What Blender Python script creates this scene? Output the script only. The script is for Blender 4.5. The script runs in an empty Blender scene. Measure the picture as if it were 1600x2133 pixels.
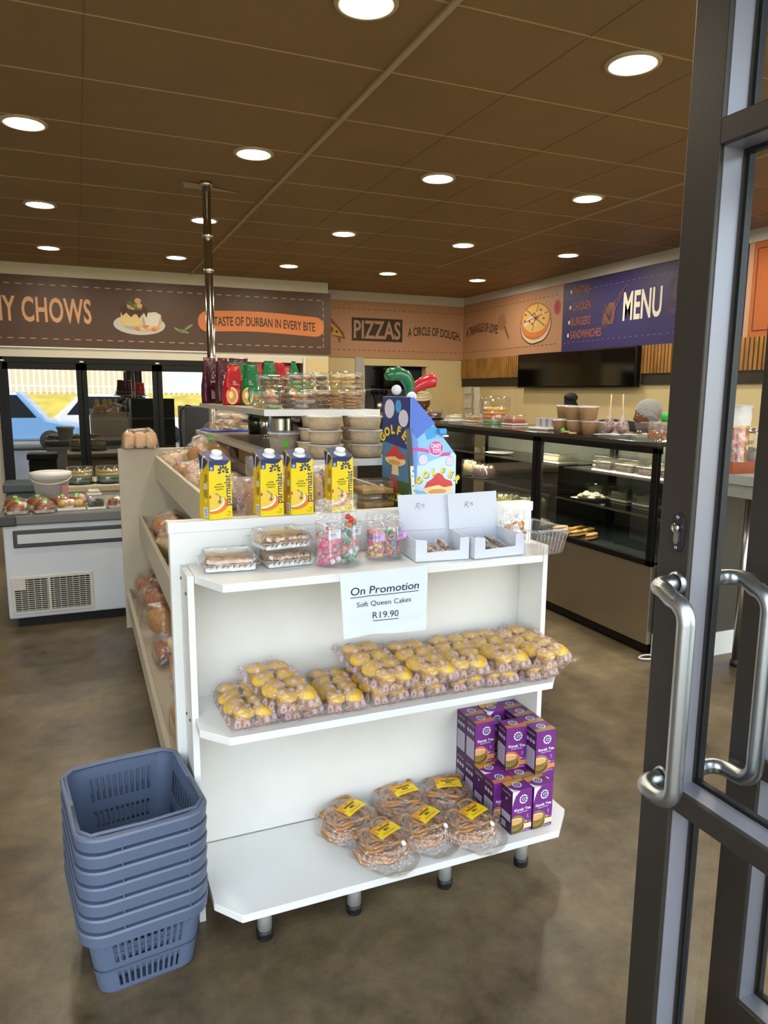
import bpy, bmesh, math, random
from math import pi, sin, cos, radians as RAD
from mathutils import Vector, Matrix, noise

SC = bpy.context.scene
COL = SC.collection

# ---------------------------------------------------------------- camera
cam_data = bpy.data.cameras.new('camera')
cam = bpy.data.objects.new('camera', cam_data)
COL.objects.link(cam)
cam.matrix_world = Matrix(((0.9226873, 0.055812, -0.381488, 0), (-0.3854786, 0.1524698, -0.9100325, 0), (0.0073747, 0.986731, 0.1621963, 1.5), (0, 0, 0, 1)))
CAM_F = 1511.0
cam_data.sensor_fit = 'VERTICAL'
cam_data.sensor_height = 24.0
cam_data.lens = CAM_F / 2133.0 * 24.0
cam_data.clip_start = 0.02
SC.camera = cam

# ---------------------------------------------------------------- world, sun, exposure
SC.view_settings.view_transform = 'Standard'
SC.view_settings.look = 'None'
SC.view_settings.gamma = 1.0
SC.view_settings.use_curve_mapping = False
SC.view_settings.exposure = 0.0
SKY_STRENGTH = 5.0
SUN_STRENGTH = 16.0
LAMP_STRENGTH = 165.0
CASE_LAMP = 170.0
w = bpy.data.worlds.new('sky'); SC.world = w; w.use_nodes = True
_bg = w.node_tree.nodes['Background']
_bg.inputs[0].default_value = (0.80, 0.90, 1.0, 1)
_bg.inputs[1].default_value = SKY_STRENGTH
sun_d = bpy.data.lights.new('sun', 'SUN'); sun = bpy.data.objects.new('sun', sun_d); COL.objects.link(sun)
sun_d.energy = SUN_STRENGTH; sun_d.angle = RAD(0.6); sun_d.color = (1.0, 0.95, 0.86)
sun.rotation_euler = (RAD(-38), RAD(-14), 0)      # high, from behind the shop
try:
    SC.cycles.max_bounces = 9; SC.cycles.transparent_max_bounces = 28
    SC.cycles.transmission_bounces = 6; SC.cycles.glossy_bounces = 4; SC.cycles.diffuse_bounces = 4
    SC.cycles.sample_clamp_indirect = 6.0
    SC.cycles.caustics_reflective = False; SC.cycles.caustics_refractive = False
except Exception:
    pass

# ---------------------------------------------------------------- materials
MATS = {}
def srgb(h):
    if isinstance(h, str):
        h = h.lstrip('#'); c = [int(h[i:i+2], 16)/255 for i in (0, 2, 4)]
    else: c = [v/255 for v in h]
    return tuple((v/12.92 if v <= 0.04045 else ((v+0.055)/1.055)**2.4) for v in c) + (1,)
def newmat(name):
    m = bpy.data.materials.new(name); m.use_nodes = True; MATS[name] = m
    return m, m.node_tree, m.node_tree.nodes['Principled BSDF']
def ramp(nt, fac, stops):
    r = nt.nodes.new('ShaderNodeValToRGB')
    els = r.color_ramp.elements
    while len(els) < len(stops): els.new(0.5)
    for e, (p, c) in zip(els, stops): e.position = p; e.color = c
    nt.links.new(fac, r.inputs[0]); return r.outputs[0]
def coords(nt, scale=(1, 1, 1), kind='Object'):
    t = nt.nodes.new('ShaderNodeTexCoord'); mp = nt.nodes.new('ShaderNodeMapping')
    mp.inputs['Scale'].default_value = scale
    nt.links.new(t.outputs[kind], mp.inputs[0]); return mp.outputs[0]
def ntex(nt, vec, scale, detail=3, rough=0.5):
    n = nt.nodes.new('ShaderNodeTexNoise'); n.inputs['Scale'].default_value = scale
    n.inputs['Detail'].default_value = detail; n.inputs['Roughness'].default_value = rough
    nt.links.new(vec, n.inputs['Vector']); return n.outputs[0]
def bump(nt, b, h, strength, dist=0.01):
    n = nt.nodes.new('ShaderNodeBump'); n.inputs['Strength'].default_value = strength
    n.inputs['Distance'].default_value = dist
    nt.links.new(h, n.inputs['Height']); nt.links.new(n.outputs[0], b.inputs['Normal'])
def flat(name, col, rough=0.5, metal=0.0, spec=0.5, var=0.0, vscale=12, bmp=0.0, bscale=60, emit=None, estr=0, coat=0.0):
    """plain surface, with optional mottling and fine bump"""
    if name in MATS: return MATS[name]
    m, nt, b = newmat(name); c = srgb(col)
    b.inputs['Base Color'].default_value = c; b.inputs['Roughness'].default_value = rough
    b.inputs['Metallic'].default_value = metal; b.inputs['Specular IOR Level'].default_value = spec
    b.inputs['Coat Weight'].default_value = coat
    if var or bmp: v = coords(nt)
    if var:
        lo = tuple(x*(1-var) for x in c[:3])+(1,); hi = tuple(min(1, x*(1+var)) for x in c[:3])+(1,)
        nt.links.new(ramp(nt, ntex(nt, v, vscale, 4), [(0.3, lo), (0.7, hi)]), b.inputs['Base Color'])
    if bmp: bump(nt, b, ntex(nt, v, bscale, 3), bmp)
    if emit: b.inputs['Emission Color'].default_value = srgb(emit); b.inputs['Emission Strength'].default_value = estr
    return m
def spotted(name, base, spot, scale=90, thr=0.55, rough=0.7, bmp=0.4):
    if name in MATS: return MATS[name]
    m, nt, b = newmat(name); v = coords(nt)
    h = ntex(nt, v, scale, 4, 0.6)
    nt.links.new(ramp(nt, h, [(thr-0.12, srgb(base)), (thr+0.06, srgb(spot))]), b.inputs['Base Color'])
    b.inputs['Roughness'].default_value = rough
    bump(nt, b, h, bmp, 0.004); return m
def film(name, tint=(1, 1, 1), gloss=0.16, rough=0.12, crinkle=0.8, scale=38, body=0.05, printed=None):
    """thin clear plastic: mostly see-through, glossy crinkles, optional printed ovals"""
    if name in MATS: return MATS[name]
    m, nt, b = newmat(name); nt.nodes.remove(b)
    out = nt.nodes['Material Output']
    tr = nt.nodes.new('ShaderNodeBsdfTransparent'); tr.inputs[0].default_value = tuple(tint)+(1,)
    gl = nt.nodes.new('ShaderNodeBsdfGlossy'); gl.inputs['Roughness'].default_value = rough
    gl.inputs[0].default_value = (0.95, 0.95, 0.95, 1)
    df = nt.nodes.new('ShaderNodeBsdfDiffuse'); df.inputs[0].default_value = (0.85, 0.85, 0.86, 1)
    v = coords(nt)
    if crinkle:
        bp = nt.nodes.new('ShaderNodeBump'); bp.inputs['Strength'].default_value = crinkle; bp.inputs['Distance'].default_value = 0.02
        nt.links.new(ntex(nt, v, scale, 3, 0.6), bp.inputs['Height'])
        nt.links.new(bp.outputs[0], gl.inputs['Normal']); nt.links.new(bp.outputs[0], df.inputs['Normal'])
    lw = nt.nodes.new('ShaderNodeLayerWeight'); lw.inputs[0].default_value = 0.35
    ma = nt.nodes.new('ShaderNodeMath'); ma.operation = 'MULTIPLY_ADD'; ma.inputs[1].default_value = gloss*1.6; ma.inputs[2].default_value = gloss*0.6
    nt.links.new(lw.outputs['Facing'], ma.inputs[0])
    m1 = nt.nodes.new('ShaderNodeMixShader'); nt.links.new(ma.outputs[0], m1.inputs[0])
    nt.links.new(tr.outputs[0], m1.inputs[1]); nt.links.new(gl.outputs[0], m1.inputs[2])
    m2 = nt.nodes.new('ShaderNodeMixShader'); m2.inputs[0].default_value = body
    nt.links.new(m1.outputs[0], m2.inputs[1]); nt.links.new(df.outputs[0], m2.inputs[2])
    last = m2
    if printed:
        c1, c2 = printed
        v2 = coords(nt, (34, 27, 24))
        vo = nt.nodes.new('ShaderNodeTexVoronoi'); vo.inputs['Randomness'].default_value = 0.55; nt.links.new(v2, vo.inputs['Vector'])
        vo.inputs['Scale'].default_value = 1.0
        rc = nt.nodes.new('ShaderNodeValToRGB'); rc.color_ramp.interpolation = 'CONSTANT'
        e = rc.color_ramp.elements; e.new(0.5); e.new(0.5); e.new(0.5)
        for el, (p, c) in zip(e, [(0, srgb(c1)), (0.13, srgb(c2)), (0.27, srgb(c1)), (0.33, srgb(c2))]): el.position = p; el.color = c
        ra = nt.nodes.new('ShaderNodeValToRGB'); ra.color_ramp.interpolation = 'CONSTANT'
        a = ra.color_ramp.elements; a[0].position = 0; a[0].color = (0.50,)*3+(1,); a[1].position = 0.36; a[1].color = (0,)*3+(1,)
        nt.links.new(vo.outputs['Distance'], rc.inputs[0]); nt.links.new(vo.outputs['Distance'], ra.inputs[0])
        dp = nt.nodes.new('ShaderNodeBsdfDiffuse'); nt.links.new(rc.outputs[0], dp.inputs[0])
        m3 = nt.nodes.new('ShaderNodeMixShader'); nt.links.new(ra.outputs[0], m3.inputs[0])
        nt.links.new(m2.outputs[0], m3.inputs[1]); nt.links.new(dp.outputs[0], m3.inputs[2]); last = m3
    nt.links.new(last.outputs[0], out.inputs[0]); return m
def pane_glass(name, tint, refl=0.10, rough=0.0, ior=1.45):
    """window pane: tinted see-through plus mirror reflection growing with angle"""
    if name in MATS: return MATS[name]
    m, nt, b = newmat(name); nt.nodes.remove(b); out = nt.nodes['Material Output']
    tr = nt.nodes.new('ShaderNodeBsdfTransparent'); tr.inputs[0].default_value = tuple(tint)+(1,)
    gl = nt.nodes.new('ShaderNodeBsdfGlossy'); gl.inputs['Roughness'].default_value = rough
    fr = nt.nodes.new('ShaderNodeFresnel'); fr.inputs[0].default_value = ior
    ma = nt.nodes.new('ShaderNodeMath'); ma.operation = 'ADD'; ma.use_clamp = True; ma.inputs[1].default_value = refl
    nt.links.new(fr.outputs[0], ma.inputs[0])
    mx = nt.nodes.new('ShaderNodeMixShader'); nt.links.new(ma.outputs[0], mx.inputs[0])
    nt.links.new(tr.outputs[0], mx.inputs[1]); nt.links.new(gl.outputs[0], mx.inputs[2])
    nt.links.new(mx.outputs[0], out.inputs[0]); return m
def emitter(name, col, s):
    if name in MATS: return MATS[name]
    m, nt, b = newmat(name)
    b.inputs['Base Color'].default_value = srgb(col); b.inputs['Emission Color'].default_value = srgb(col)
    b.inputs['Emission Strength'].default_value = s; return m

# ---------------------------------------------------------------- mesh builder
class MB:
    """collects shapes (several materials allowed) and links them as ONE mesh object"""
    def __init__(s): s.v = []; s.f = []; s.m = []; s.sm = []; s.mats = []; s.M = Matrix.Identity(4); s.st = []
    def push(s, M): s.st.append(s.M); s.M = s.M @ M; return s
    def pop(s): s.M = s.st.pop(); return s
    def mi(s, m):
        if m not in s.mats: s.mats.append(m)
        return s.mats.index(m)
    def add(s, vs, fs, m, smooth=False):
        o = len(s.v); k = s.mi(m)
        s.v += [s.M @ Vector(v) for v in vs]
        for f in fs: s.f.append([o+i for i in f]); s.m.append(k); s.sm.append(smooth)
        return s
    def box(s, x0, y0, z0, x1, y1, z1, m):
        vs = [(x0,y0,z0),(x1,y0,z0),(x1,y1,z0),(x0,y1,z0),(x0,y0,z1),(x1,y0,z1),(x1,y1,z1),(x0,y1,z1)]
        return s.add(vs, [(0,3,2,1),(4,5,6,7),(0,1,5,4),(1,2,6,5),(2,3,7,6),(3,0,4,7)], m)
    def rbox(s, x0, y0, z0, x1, y1, z1, r, m):
        bm = bmesh.new(); bmesh.ops.create_cube(bm, size=1)
        for v in bm.verts: v.co = Vector(((x0+x1)/2+v.co.x*(x1-x0), (y0+y1)/2+v.co.y*(y1-y0), (z0+z1)/2+v.co.z*(z1-z0)))
        bmesh.ops.bevel(bm, geom=bm.edges[:], offset=r, segments=3, profile=0.5, affect='EDGES')
        bm.verts.index_update(); vs = [v.co.copy() for v in bm.verts]; fs = [[v.index for v in f.verts] for f in bm.faces]; bm.free()
        return s.add(vs, fs, m, True)
    def quad(s, a, b, c, d, m): return s.add([a, b, c, d], [(0,1,2,3)], m)
    def prism(s, pts, z0, z1, m, smooth=False):
        n = len(pts); vs = [(x,y,z0) for x,y in pts]+[(x,y,z1) for x,y in pts]
        fs = [tuple(range(n-1,-1,-1)), tuple(range(n,2*n))]+[(i,(i+1)%n,n+(i+1)%n,n+i) for i in range(n)]
        return s.add(vs, fs, m, smooth)
    def disc(s, r, m, n=24, rx=None, z=0, c=(0, 0)):
        ry = r if rx is None else rx
        return s.add([(c[0]+r*cos(2*pi*i/n), c[1]+ry*sin(2*pi*i/n), z) for i in range(n)], [tuple(range(n))], m)
    def lathe(s, prof, m, n=24, smooth=True, cap=True, sx=1, sy=1, wob=None):
        vs = []; fs = []; k = len(prof)
        for i in range(n):
            a = 2*pi*i/n
            for j, (r, z) in enumerate(prof):
                q = r*(wob(a, j) if wob else 1); vs.append((q*cos(a)*sx, q*sin(a)*sy, z))
        for i in range(n):
            for j in range(k-1):
                a, b = i*k+j, ((i+1)%n)*k+j; fs.append((a, b, b+1, a+1))
        if cap:
            if prof[0][0] > 1e-6: fs.append(tuple(i*k for i in range(n-1,-1,-1)))
            if prof[-1][0] > 1e-6: fs.append(tuple(i*k+k-1 for i in range(n)))
        return s.add(vs, fs, m, smooth)
    def sphere(s, r, m, c=(0,0,0), n=14, sc=(1,1,1), lump=0.0, seed=0, e=1.0, cut=None):
        vs = []; fs = []; k = max(5, n//2)
        for j in range(k+1):
            t = pi*j/k
            for i in range(n):
                a = 2*pi*i/n; d = Vector((sin(t)*cos(a), sin(t)*sin(a), cos(t)))
                q = r*(1+lump*noise.noise(d*1.7+Vector((seed*3.1, seed, 0)))) if lump else r
                if e != 1.0: d = Vector([math.copysign(abs(t_)**e, t_) for t_ in d])
                vs.append((c[0]+d.x*q*sc[0], c[1]+d.y*q*sc[1], c[2]+d.z*q*sc[2]))
        for j in range(k):
            for i in range(n):
                a, b = j*n+i, j*n+(i+1)%n
                fs.append((a, a+n, b+n, b) if 0 < j < k-1 else ((a, a+n, b+n) if j == 0 else (a, a+n, b)))
        if cut is not None:
            cn = Vector(cut[:3]); fs = [f for f in fs if max(cn.dot(Vector(vs[i])) for i in f) > cut[3]]
        return s.add(vs, fs, m, True)
    def tube(s, pts, r, m, n=10, closed=False, cap=True, flat_=1.0):
        P = [Vector(p) for p in pts]; N = len(P); vs = []; fs = []
        rr = r if isinstance(r, (list, tuple)) else [r]*N
        up = None
        for i in range(N):
            a = P[i-1] if (i or closed) else P[i]; b = P[(i+1)%N] if (i < N-1 or closed) else P[i]
            t = (b-a).normalized()
            if up is None: up = t.orthogonal().normalized()
            up = (up - t*up.dot(t)); up = up.normalized() if up.length > 1e-6 else t.orthogonal().normalized()
            w_ = t.cross(up)
            for k in range(n):
                q = 2*pi*k/n; vs.append(P[i]+up*cos(q)*rr[i]+w_*sin(q)*rr[i]*flat_)
        for i in range(N if closed else N-1):
            for k in range(n):
                a, b = i*n+k, i*n+(k+1)%n; c, d = ((i+1)%N)*n+(k+1)%n, ((i+1)%N)*n+k
                fs.append((a, b, c, d))
        if cap and not closed: fs += [tuple(range(n-1,-1,-1)), tuple((N-1)*n+k for k in range(n))]
        return s.add(vs, fs, m, True)
    def text(s, t, x, y, h, m, align='c', sx=1.0, bold=0.0, z=0.0, warp=None, maxw=None, spacing=1.0):
        vs, fs = text_mesh(t, bold, spacing)
        x0, x1 = min(v[0] for v in vs), max(v[0] for v in vs)
        k = h/0.70; wid = (x1-x0)*k*sx
        if maxw: sx *= maxw/wid; wid = maxw
        off = x - {'c': wid/2, 'l': 0, 'r': wid}[align]
        out = []
        for vx, vy in vs:
            px, py = off+(vx-x0)*k*sx, y+vy*k
            if warp: px, py = warp(px, py)
            out.append((px, py, z))
        return s.add(out, fs, m)
    def build(s, name, parent=None, bevel=0, loc=None, rot=None, subsurf=0, seg=2):
        me = bpy.data.meshes.new(name)
        org = Vector(loc) if loc is not None else Vector((0,0,0))
        me.from_pydata([tuple(v) for v in s.v], [], s.f)
        for m in s.mats: me.materials.append(m)
        me.polygons.foreach_set('material_index', s.m); me.polygons.foreach_set('use_smooth', s.sm)
        me.update()
        o = bpy.data.objects.new(name, me); COL.objects.link(o)
        if loc is not None: o.location = loc
        if rot is not None: o.rotation_euler = (0, 0, rot) if isinstance(rot, (int, float)) else rot
        if parent is not None: o.parent = parent
        if bevel:
            b = o.modifiers.new('bevel', 'BEVEL'); b.width = bevel; b.segments = seg; b.limit_method = 'ANGLE'; b.angle_limit = RAD(40)
        if subsurf:
            q = o.modifiers.new('sub', 'SUBSURF'); q.levels = subsurf; q.render_levels = subsurf
        return o
_TXT = {}
def text_mesh(t, bold, spacing=1.0):
    key = (t, bold, spacing)
    if key in _TXT: return _TXT[key]
    c = bpy.data.curves.new('lettering', 'FONT'); c.body = t; c.offset = bold; c.resolution_u = 3; c.fill_mode = 'FRONT'; c.space_character = spacing
    o = bpy.data.objects.new('lettering', c); COL.objects.link(o)
    dg = bpy.context.evaluated_depsgraph_get(); me = o.evaluated_get(dg).to_mesh()
    vs = [(v.co.x, v.co.y) for v in me.vertices]; fs = [tuple(p.vertices) for p in me.polygons]
    o.evaluated_get(dg).to_mesh_clear(); bpy.data.objects.remove(o); bpy.data.curves.remove(c)
    _TXT[key] = (vs, fs); return vs, fs
def frame(o, xd, yd):
    """matrix whose x/y axes are xd/yd and origin o (for artwork on a face)"""
    x = Vector(xd).normalized(); y = Vector(yd).normalized(); z = x.cross(y)
    return Matrix(((x.x,y.x,z.x,o[0]),(x.y,y.y,z.y,o[1]),(x.z,y.z,z.z,o[2]),(0,0,0,1)))
T = Matrix.Translation
def RZ(a): return Matrix.Rotation(a, 4, 'Z')
def RX(a): return Matrix.Rotation(a, 4, 'X')
def RY(a): return Matrix.Rotation(a, 4, 'Y')
def tag(o, label, cat, group=None, kind=None):
    o['label'] = label; o['category'] = cat
    if group: o['group'] = group
    if kind: o['kind'] = kind
    return o
def thing(name, label, cat, loc=(0,0,0), rot=0, group=None):
    o = bpy.data.objects.new(name, None); COL.objects.link(o); o.empty_display_size = 0.05
    o.location = loc; o.rotation_euler = (0,0,rot) if isinstance(rot, (int, float)) else rot
    return tag(o, label, cat, group)
def struct(o): o['kind'] = 'structure'; return o
def kids(o): return list(o.children)
def dup(root, loc, rot=None, label=None, group=None, scale=None):
    """a copy of a thing with copies of its parts and sub-parts"""
    r = root.copy(); COL.objects.link(r); r.location = loc
    if rot is not None: r.rotation_euler = (0,0,rot) if isinstance(rot, (int, float)) else rot
    if scale is not None: r.scale = scale if isinstance(scale, (tuple, list)) else (scale,)*3
    if label: r['label'] = label
    if group: r['group'] = group
    for ch in kids(root):
        c = ch.copy(); COL.objects.link(c); c.parent = r
        for g in kids(ch):
            d = g.copy(); COL.objects.link(d); d.parent = c
    return r
def pillow(mb, w, d, h, m, nx=16, ny=20, seed=0, crimp=0.012, rough=0.10, pinch=0.75, zbase=0.0):
    """a filled bag lying flat: closed cushion with flat crimped ends along y"""
    vs = []; fs = []
    def pt(i, j, top):
        u = i/nx*2-1; v = j/ny*2-1
        e = (1-abs(u)**5.0)**0.5*(1-abs(v)**7.0)**0.5 if abs(u) < 1 and abs(v) < 1 else 0
        nn = noise.noise(Vector((u*2.3+seed, v*2.9-seed, 7*top+seed)))
        z = (h*e*(1+rough*nn*2.2) if top else 0.004*e)
        x = u*w/2*(1-0.06*abs(v)**6+0.03*nn); y = v*d/2*(1+0.02*nn)
        if not top: z = 0.0
        if top and e == 0: z = crimp*(0.3+0.7*abs(nn)) if abs(v) >= 1 else 0.0
        return (x, y, zbase+z)
    for top in (1, 0):
        o = len(vs)
        for j in range(ny+1):
            for i in range(nx+1): vs.append(pt(i, j, top))
        for j in range(ny):
            for i in range(nx):
                a = o+j*(nx+1)+i; q = (a, a+1, a+nx+2, a+nx+1)
                fs.append(q if top else q[::-1])
    return mb.add(vs, fs, m, True)
def fin(mb, w, y, m, L=0.03, seed=0, z=0.012, sgn=1, n=16):
    """crumpled flat seal at the end of a bag"""
    vs = []
    for k in range(3):
        for i in range(n+1):
            u = i/n*2-1; nn = noise.noise(Vector((u*4+seed, k*1.7, seed)))
            vs.append((u*w/2*(1+0.05*k)+0.004*nn, y+sgn*L*k/2*(1+0.35*nn), max(0.001, z*(0.5+0.4*k)+0.022*nn*(k/2))))
    return mb.add(vs, [(k*(n+1)+i, k*(n+1)+i+1, (k+1)*(n+1)+i+1, (k+1)*(n+1)+i) for k in range(2) for i in range(n)], m, True)
random.seed(11)

# ---------------------------------------------------------------- materials of the room
def mk_floor():
    m, nt, b = newmat('polished_concrete'); v = coords(nt)
    n1 = ntex(nt, v, 1.3, 8, 0.66); n2 = ntex(nt, v, 9.0, 8, 0.72)
    mx = nt.nodes.new('ShaderNodeMath'); mx.operation = 'MULTIPLY_ADD'; mx.inputs[1].default_value = 0.45
    nt.links.new(n2, mx.inputs[0]); nt.links.new(n1, mx.inputs[2])
    nt.links.new(ramp(nt, mx.outputs[0], [(0.50, srgb('#2c241a')), (0.66, srgb('#584b38')), (0.80, srgb('#706148')), (0.98, srgb('#8c7f68'))]), b.inputs['Base Color'])
    nt.links.new(ramp(nt, n1, [(0.3, (0.26,)*3+(1,)), (0.7, (0.42,)*3+(1,))]), b.inputs['Roughness'])
    b.inputs['Specular IOR Level'].default_value = 0.45
    bump(nt, b, n2, 0.06, 0.01)
    return m
M_FLOOR = mk_floor()
M_CEIL = flat('brown_ceiling_paint', '#8d7148', 0.55, var=0.05, vscale=3)
M_CTRIM = flat('ceiling_strip', '#b5a488', 0.5)
M_SEAM = flat('ceiling_seam', '#7c623c', 0.7)
M_SEAM_HL = flat('ceiling_seam_highlight', '#b0956b', 0.6)  # paler line along each seam, its highlight put into the colour
M_CREAM = flat('cream_wall', '#d9c593', 0.6, var=0.03, vscale=3)
M_WHITEWALL = flat('white_wall', '#d8d0c0', 0.6, var=0.03, vscale=3)
M_CORNICE = flat('cornice', '#cfc8c4', 0.6)
M_BLACK = flat('black_frame', '#090807', 0.4, spec=0.25)
M_DARK = flat('dark_band', '#2c261a', 0.6)
M_STEEL = flat('stainless', '#b9b6b0', 0.28, metal=1.0)
M_CHROME = flat('chrome', '#cfcdc8', 0.12, metal=1.0)
M_WHITE = flat('white_laminate', '#e6e7e4', 0.42, var=0.025, vscale=5)
M_WHITE2 = flat('white_plastic', '#e6e6e2', 0.4)

mb = MB(); mb.box(-3.5, -2.2, -0.05, 5.5, 9.9, 0, M_FLOOR); struct(mb.build('floor'))
# ceiling of large lay-in tiles; seams run along x every 0.6 m, across every 1.2 m, two long strips along y
mb = MB(); mb.box(-3.5, 0.0, 2.86, 5.5, 9.9, 2.96, M_CEIL)
Y0 = 2.515
ys = [Y0 + 0.6*k for k in range(-4, 12)]
for y in ys:
    mb.box(-3.5, y-0.004, 2.857, 5.27, y+0.004, 2.86, M_SEAM_HL); mb.box(-3.5, y+0.004, 2.8585, 5.27, y+0.010, 2.86, M_SEAM)
for k, y in enumerate(ys[:-1]):
    x = 1.30 - 1.2*4 + (0.0 if k % 2 else 0.0)
    while x < 5.2:
        mb.box(x-0.003, y, 2.8585, x+0.003, y+0.6, 2.86, M_SEAM); x += 0.6 if x > 1.2 else 1.2
mb.add([(0.716, 5.152, 2.856), (0.744, 5.313, 2.856), (1.139, 5.305, 2.856), (0.835, 5.184, 2.856)], [(0,1,2,3)], flat('tile_gap', '#b7a98f', 0.6))
struct(mb.build('ceiling'))
mb = MB(); mb.box(1.292, 0.0, 2.848, 1.316, 9.04, 2.862, M_CTRIM); o = struct(mb.build('trim_1'))
mb = MB(); mb.box(3.69, 0.0, 2.85, 3.708, 7.4, 2.862, M_CTRIM); struct(mb.build('trim_2'))
# walls
mb = MB(); mb.box(5.28, 0.0, 0, 5.40, 9.9, 2.86, M_CREAM); struct(mb.build('wall_right'))
mb = MB(); mb.box(-3.5, 0.0, 0, -3.4, 9.9, 2.86, M_WHITEWALL); struct(mb.build('wall_left'))
mb = MB()   # recessed back wall with the kitchen hatch cut out
for (x0, x1, z0, z1) in ((2.95, 3.725, 0, 2.86), (4.67, 5.3, 0, 2.86), (3.725, 4.67, 1.885, 2.86), (3.725, 4.67, 0, 0.9)):
    mb.box(x0, 9.617, z0, x1, 9.75, z1, M_CREAM)
mb.box(3.58, 9.59, 0, 3.70, 9.617, 1.98, flat('grey_door_frame', '#b4b0ac', 0.5))
mb.box(3.70, 9.597, 1.875, 4.70, 9.617, 1.97, M_CREAM)
struct(mb.build('wall_back'))
mb = MB()   # bulkhead over the fridges and the wall beside them
mb.box(-3.5, 9.04, 1.93, 3.0, 9.75, 2.86, M_WHITEWALL)
mb.box(2.66, 9.04, 0, 3.0, 9.75, 1.93, M_CREAM)
mb.box(-3.5, 9.04, 0, -0.79, 9.75, 1.93, M_WHITEWALL); mb.box(-3.5, 9.752, 0, 3.0, 9.80, 2.86, M_WHITEWALL)
struct(mb.build('wall_bulkhead'))
mb = MB(); mb.box(2.66, 9.02, 0, 2.69, 9.04, 1.93, M_WHITE2); mb.box(-0.8, 8.98, 1.86, 2.64, 9.04, 1.935, M_WHITEWALL); struct(mb.build('trim_3'))
mb = MB(); mb.box(5.262, 0.0, 2.755, 5.28, 9.617, 2.86, M_CORNICE); struct(mb.build('trim_4'))
mb = MB(); mb.box(3.0, 9.6, 2.735, 5.262, 9.617, 2.86, M_CORNICE); struct(mb.build('trim_5'))
# kitchen seen through the hatch
M_KIT = flat('kitchen_wall', '#8f9094', 0.5); M_KDARK = flat('kitchen_dark', '#1b1a1a', 0.4)
mb = MB(); mb.box(3.0, 11.2, 0, 5.6, 11.3, 2.6, M_KIT); mb.box(3.0, 9.75, 0, 3.05, 11.2, 2.6, M_KIT); mb.box(5.55, 9.75, 0, 5.6, 11.2, 2.6, M_KIT); mb.box(3.0, 9.75, 2.6, 5.6, 11.3, 2.65, M_KIT); mb.box(3.0, 9.75, -0.05, 5.6, 11.3, 0, M_KIT)
struct(mb.build('wall_kitchen'))
# shop front above and beside the entrance (behind the viewer)
M_ALU = flat('dark_bronze_aluminium', '#37322c', 0.42, metal=0.3, bmp=0.03, bscale=300)
mb = MB(); mb.box(-3.5, -0.02, 2.55, 5.5, 0.10, 2.96, M_ALU); struct(mb.build('wall_front'))

# ---------------------------------------------------------------- downlights
M_LRING = flat('lamp_ring', '#b9ab94', 0.45)
M_LDIFF = emitter('lamp_diffuser', '#fff4dd', LAMP_STRENGTH)
def make_downlight(lab):
    t = thing('downlight', lab, 'ceiling light', (0, 0, 2.86), 0, 'round downlights in the brown ceiling')
    r = MB(); r.lathe([(0.088, -0.002), (0.092, -0.010), (0.112, -0.010), (0.116, -0.004), (0.116, 0.0)], M_LRING, 32, cap=False); r.build('ring', t)
    d = MB(); d.disc(0.089, M_LDIFF, 32, z=-0.006); d.f[-1].reverse(); d.build('diffuser', t)
    return t
LX = [-0.175, 1.02, 2.21, 3.385, 4.565]; LY = [2.63, 4.42, 6.22, 8.01]
LIGHTS = [(1, 0, 'round white downlight cut by the top edge, nearest the entrance'), (2, 0, 'round white downlight close beside the door stile, second nearest'),
 (0, 1, 'round downlight at the left end of the second row'), (1, 1, 'round downlight in front of the steel pole, second row'), (2, 1, 'round downlight right of the ceiling strip, second row'), (3, 1, 'round downlight at the right of the second row beside the thin strip'),
 (0, 2, 'round downlight at the left end of the third row'), (1, 2, 'round downlight behind the steel pole'), (2, 2, 'round downlight above the pizza lettering, third row'), (3, 2, 'round downlight above the pizza picture, third row'), (4, 2, 'round downlight beside the blue menu board'),
 (0, 3, 'round downlight at the left of the back row, above the brown sign'), (1, 3, 'round downlight left of the pole in the back row'), (2, 3, 'round downlight right of the pole in the back row above the orange banner'), (3, 3, 'small round downlight near the end of the strip in the back row'), (4, 3, 'small round downlight at the right end of the back row')]
dl = make_downlight(LIGHTS[0][2]); dl.location = (LX[1], LY[0], 2.86)
for i, j, lab in LIGHTS[1:]: dup(dl, (LX[i], LY[j], 2.86), 0, lab)
# rows nearer the entrance and left of the frame light the shop too
for i, j in ((0, 0), (3, 0), (4, 0), (4, 1)): dup(dl, (LX[i], LY[j], 2.86), 0, 'round white downlight in the ceiling beyond the edge of the view')

# ---------------------------------------------------------------- steel pole
t = thing('steel_pole', 'slim polished steel pole running up to the brown ceiling', 'pole', (0.862, 5.13, 0))
m = MB(); m.lathe([(0.028, 0.0), (0.028, 2.86)], M_CHROME, 20); m.build('shaft', t)
m = MB(); m.push(T((0, 0, 2.83))).lathe([(0.03, 0), (0.042, 0.008), (0.042, 0.03)], M_CHROME, 20).pop(); m.build('collar', t)
for z in (2.52, 2.30):
    m = MB(); m.push(T((0, 0, z))).lathe([(0.03, -0.01), (0.033, -0.006), (0.033, 0.006), (0.03, 0.01)], M_STEEL, 20).pop(); m.build('clamp', t)

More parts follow.
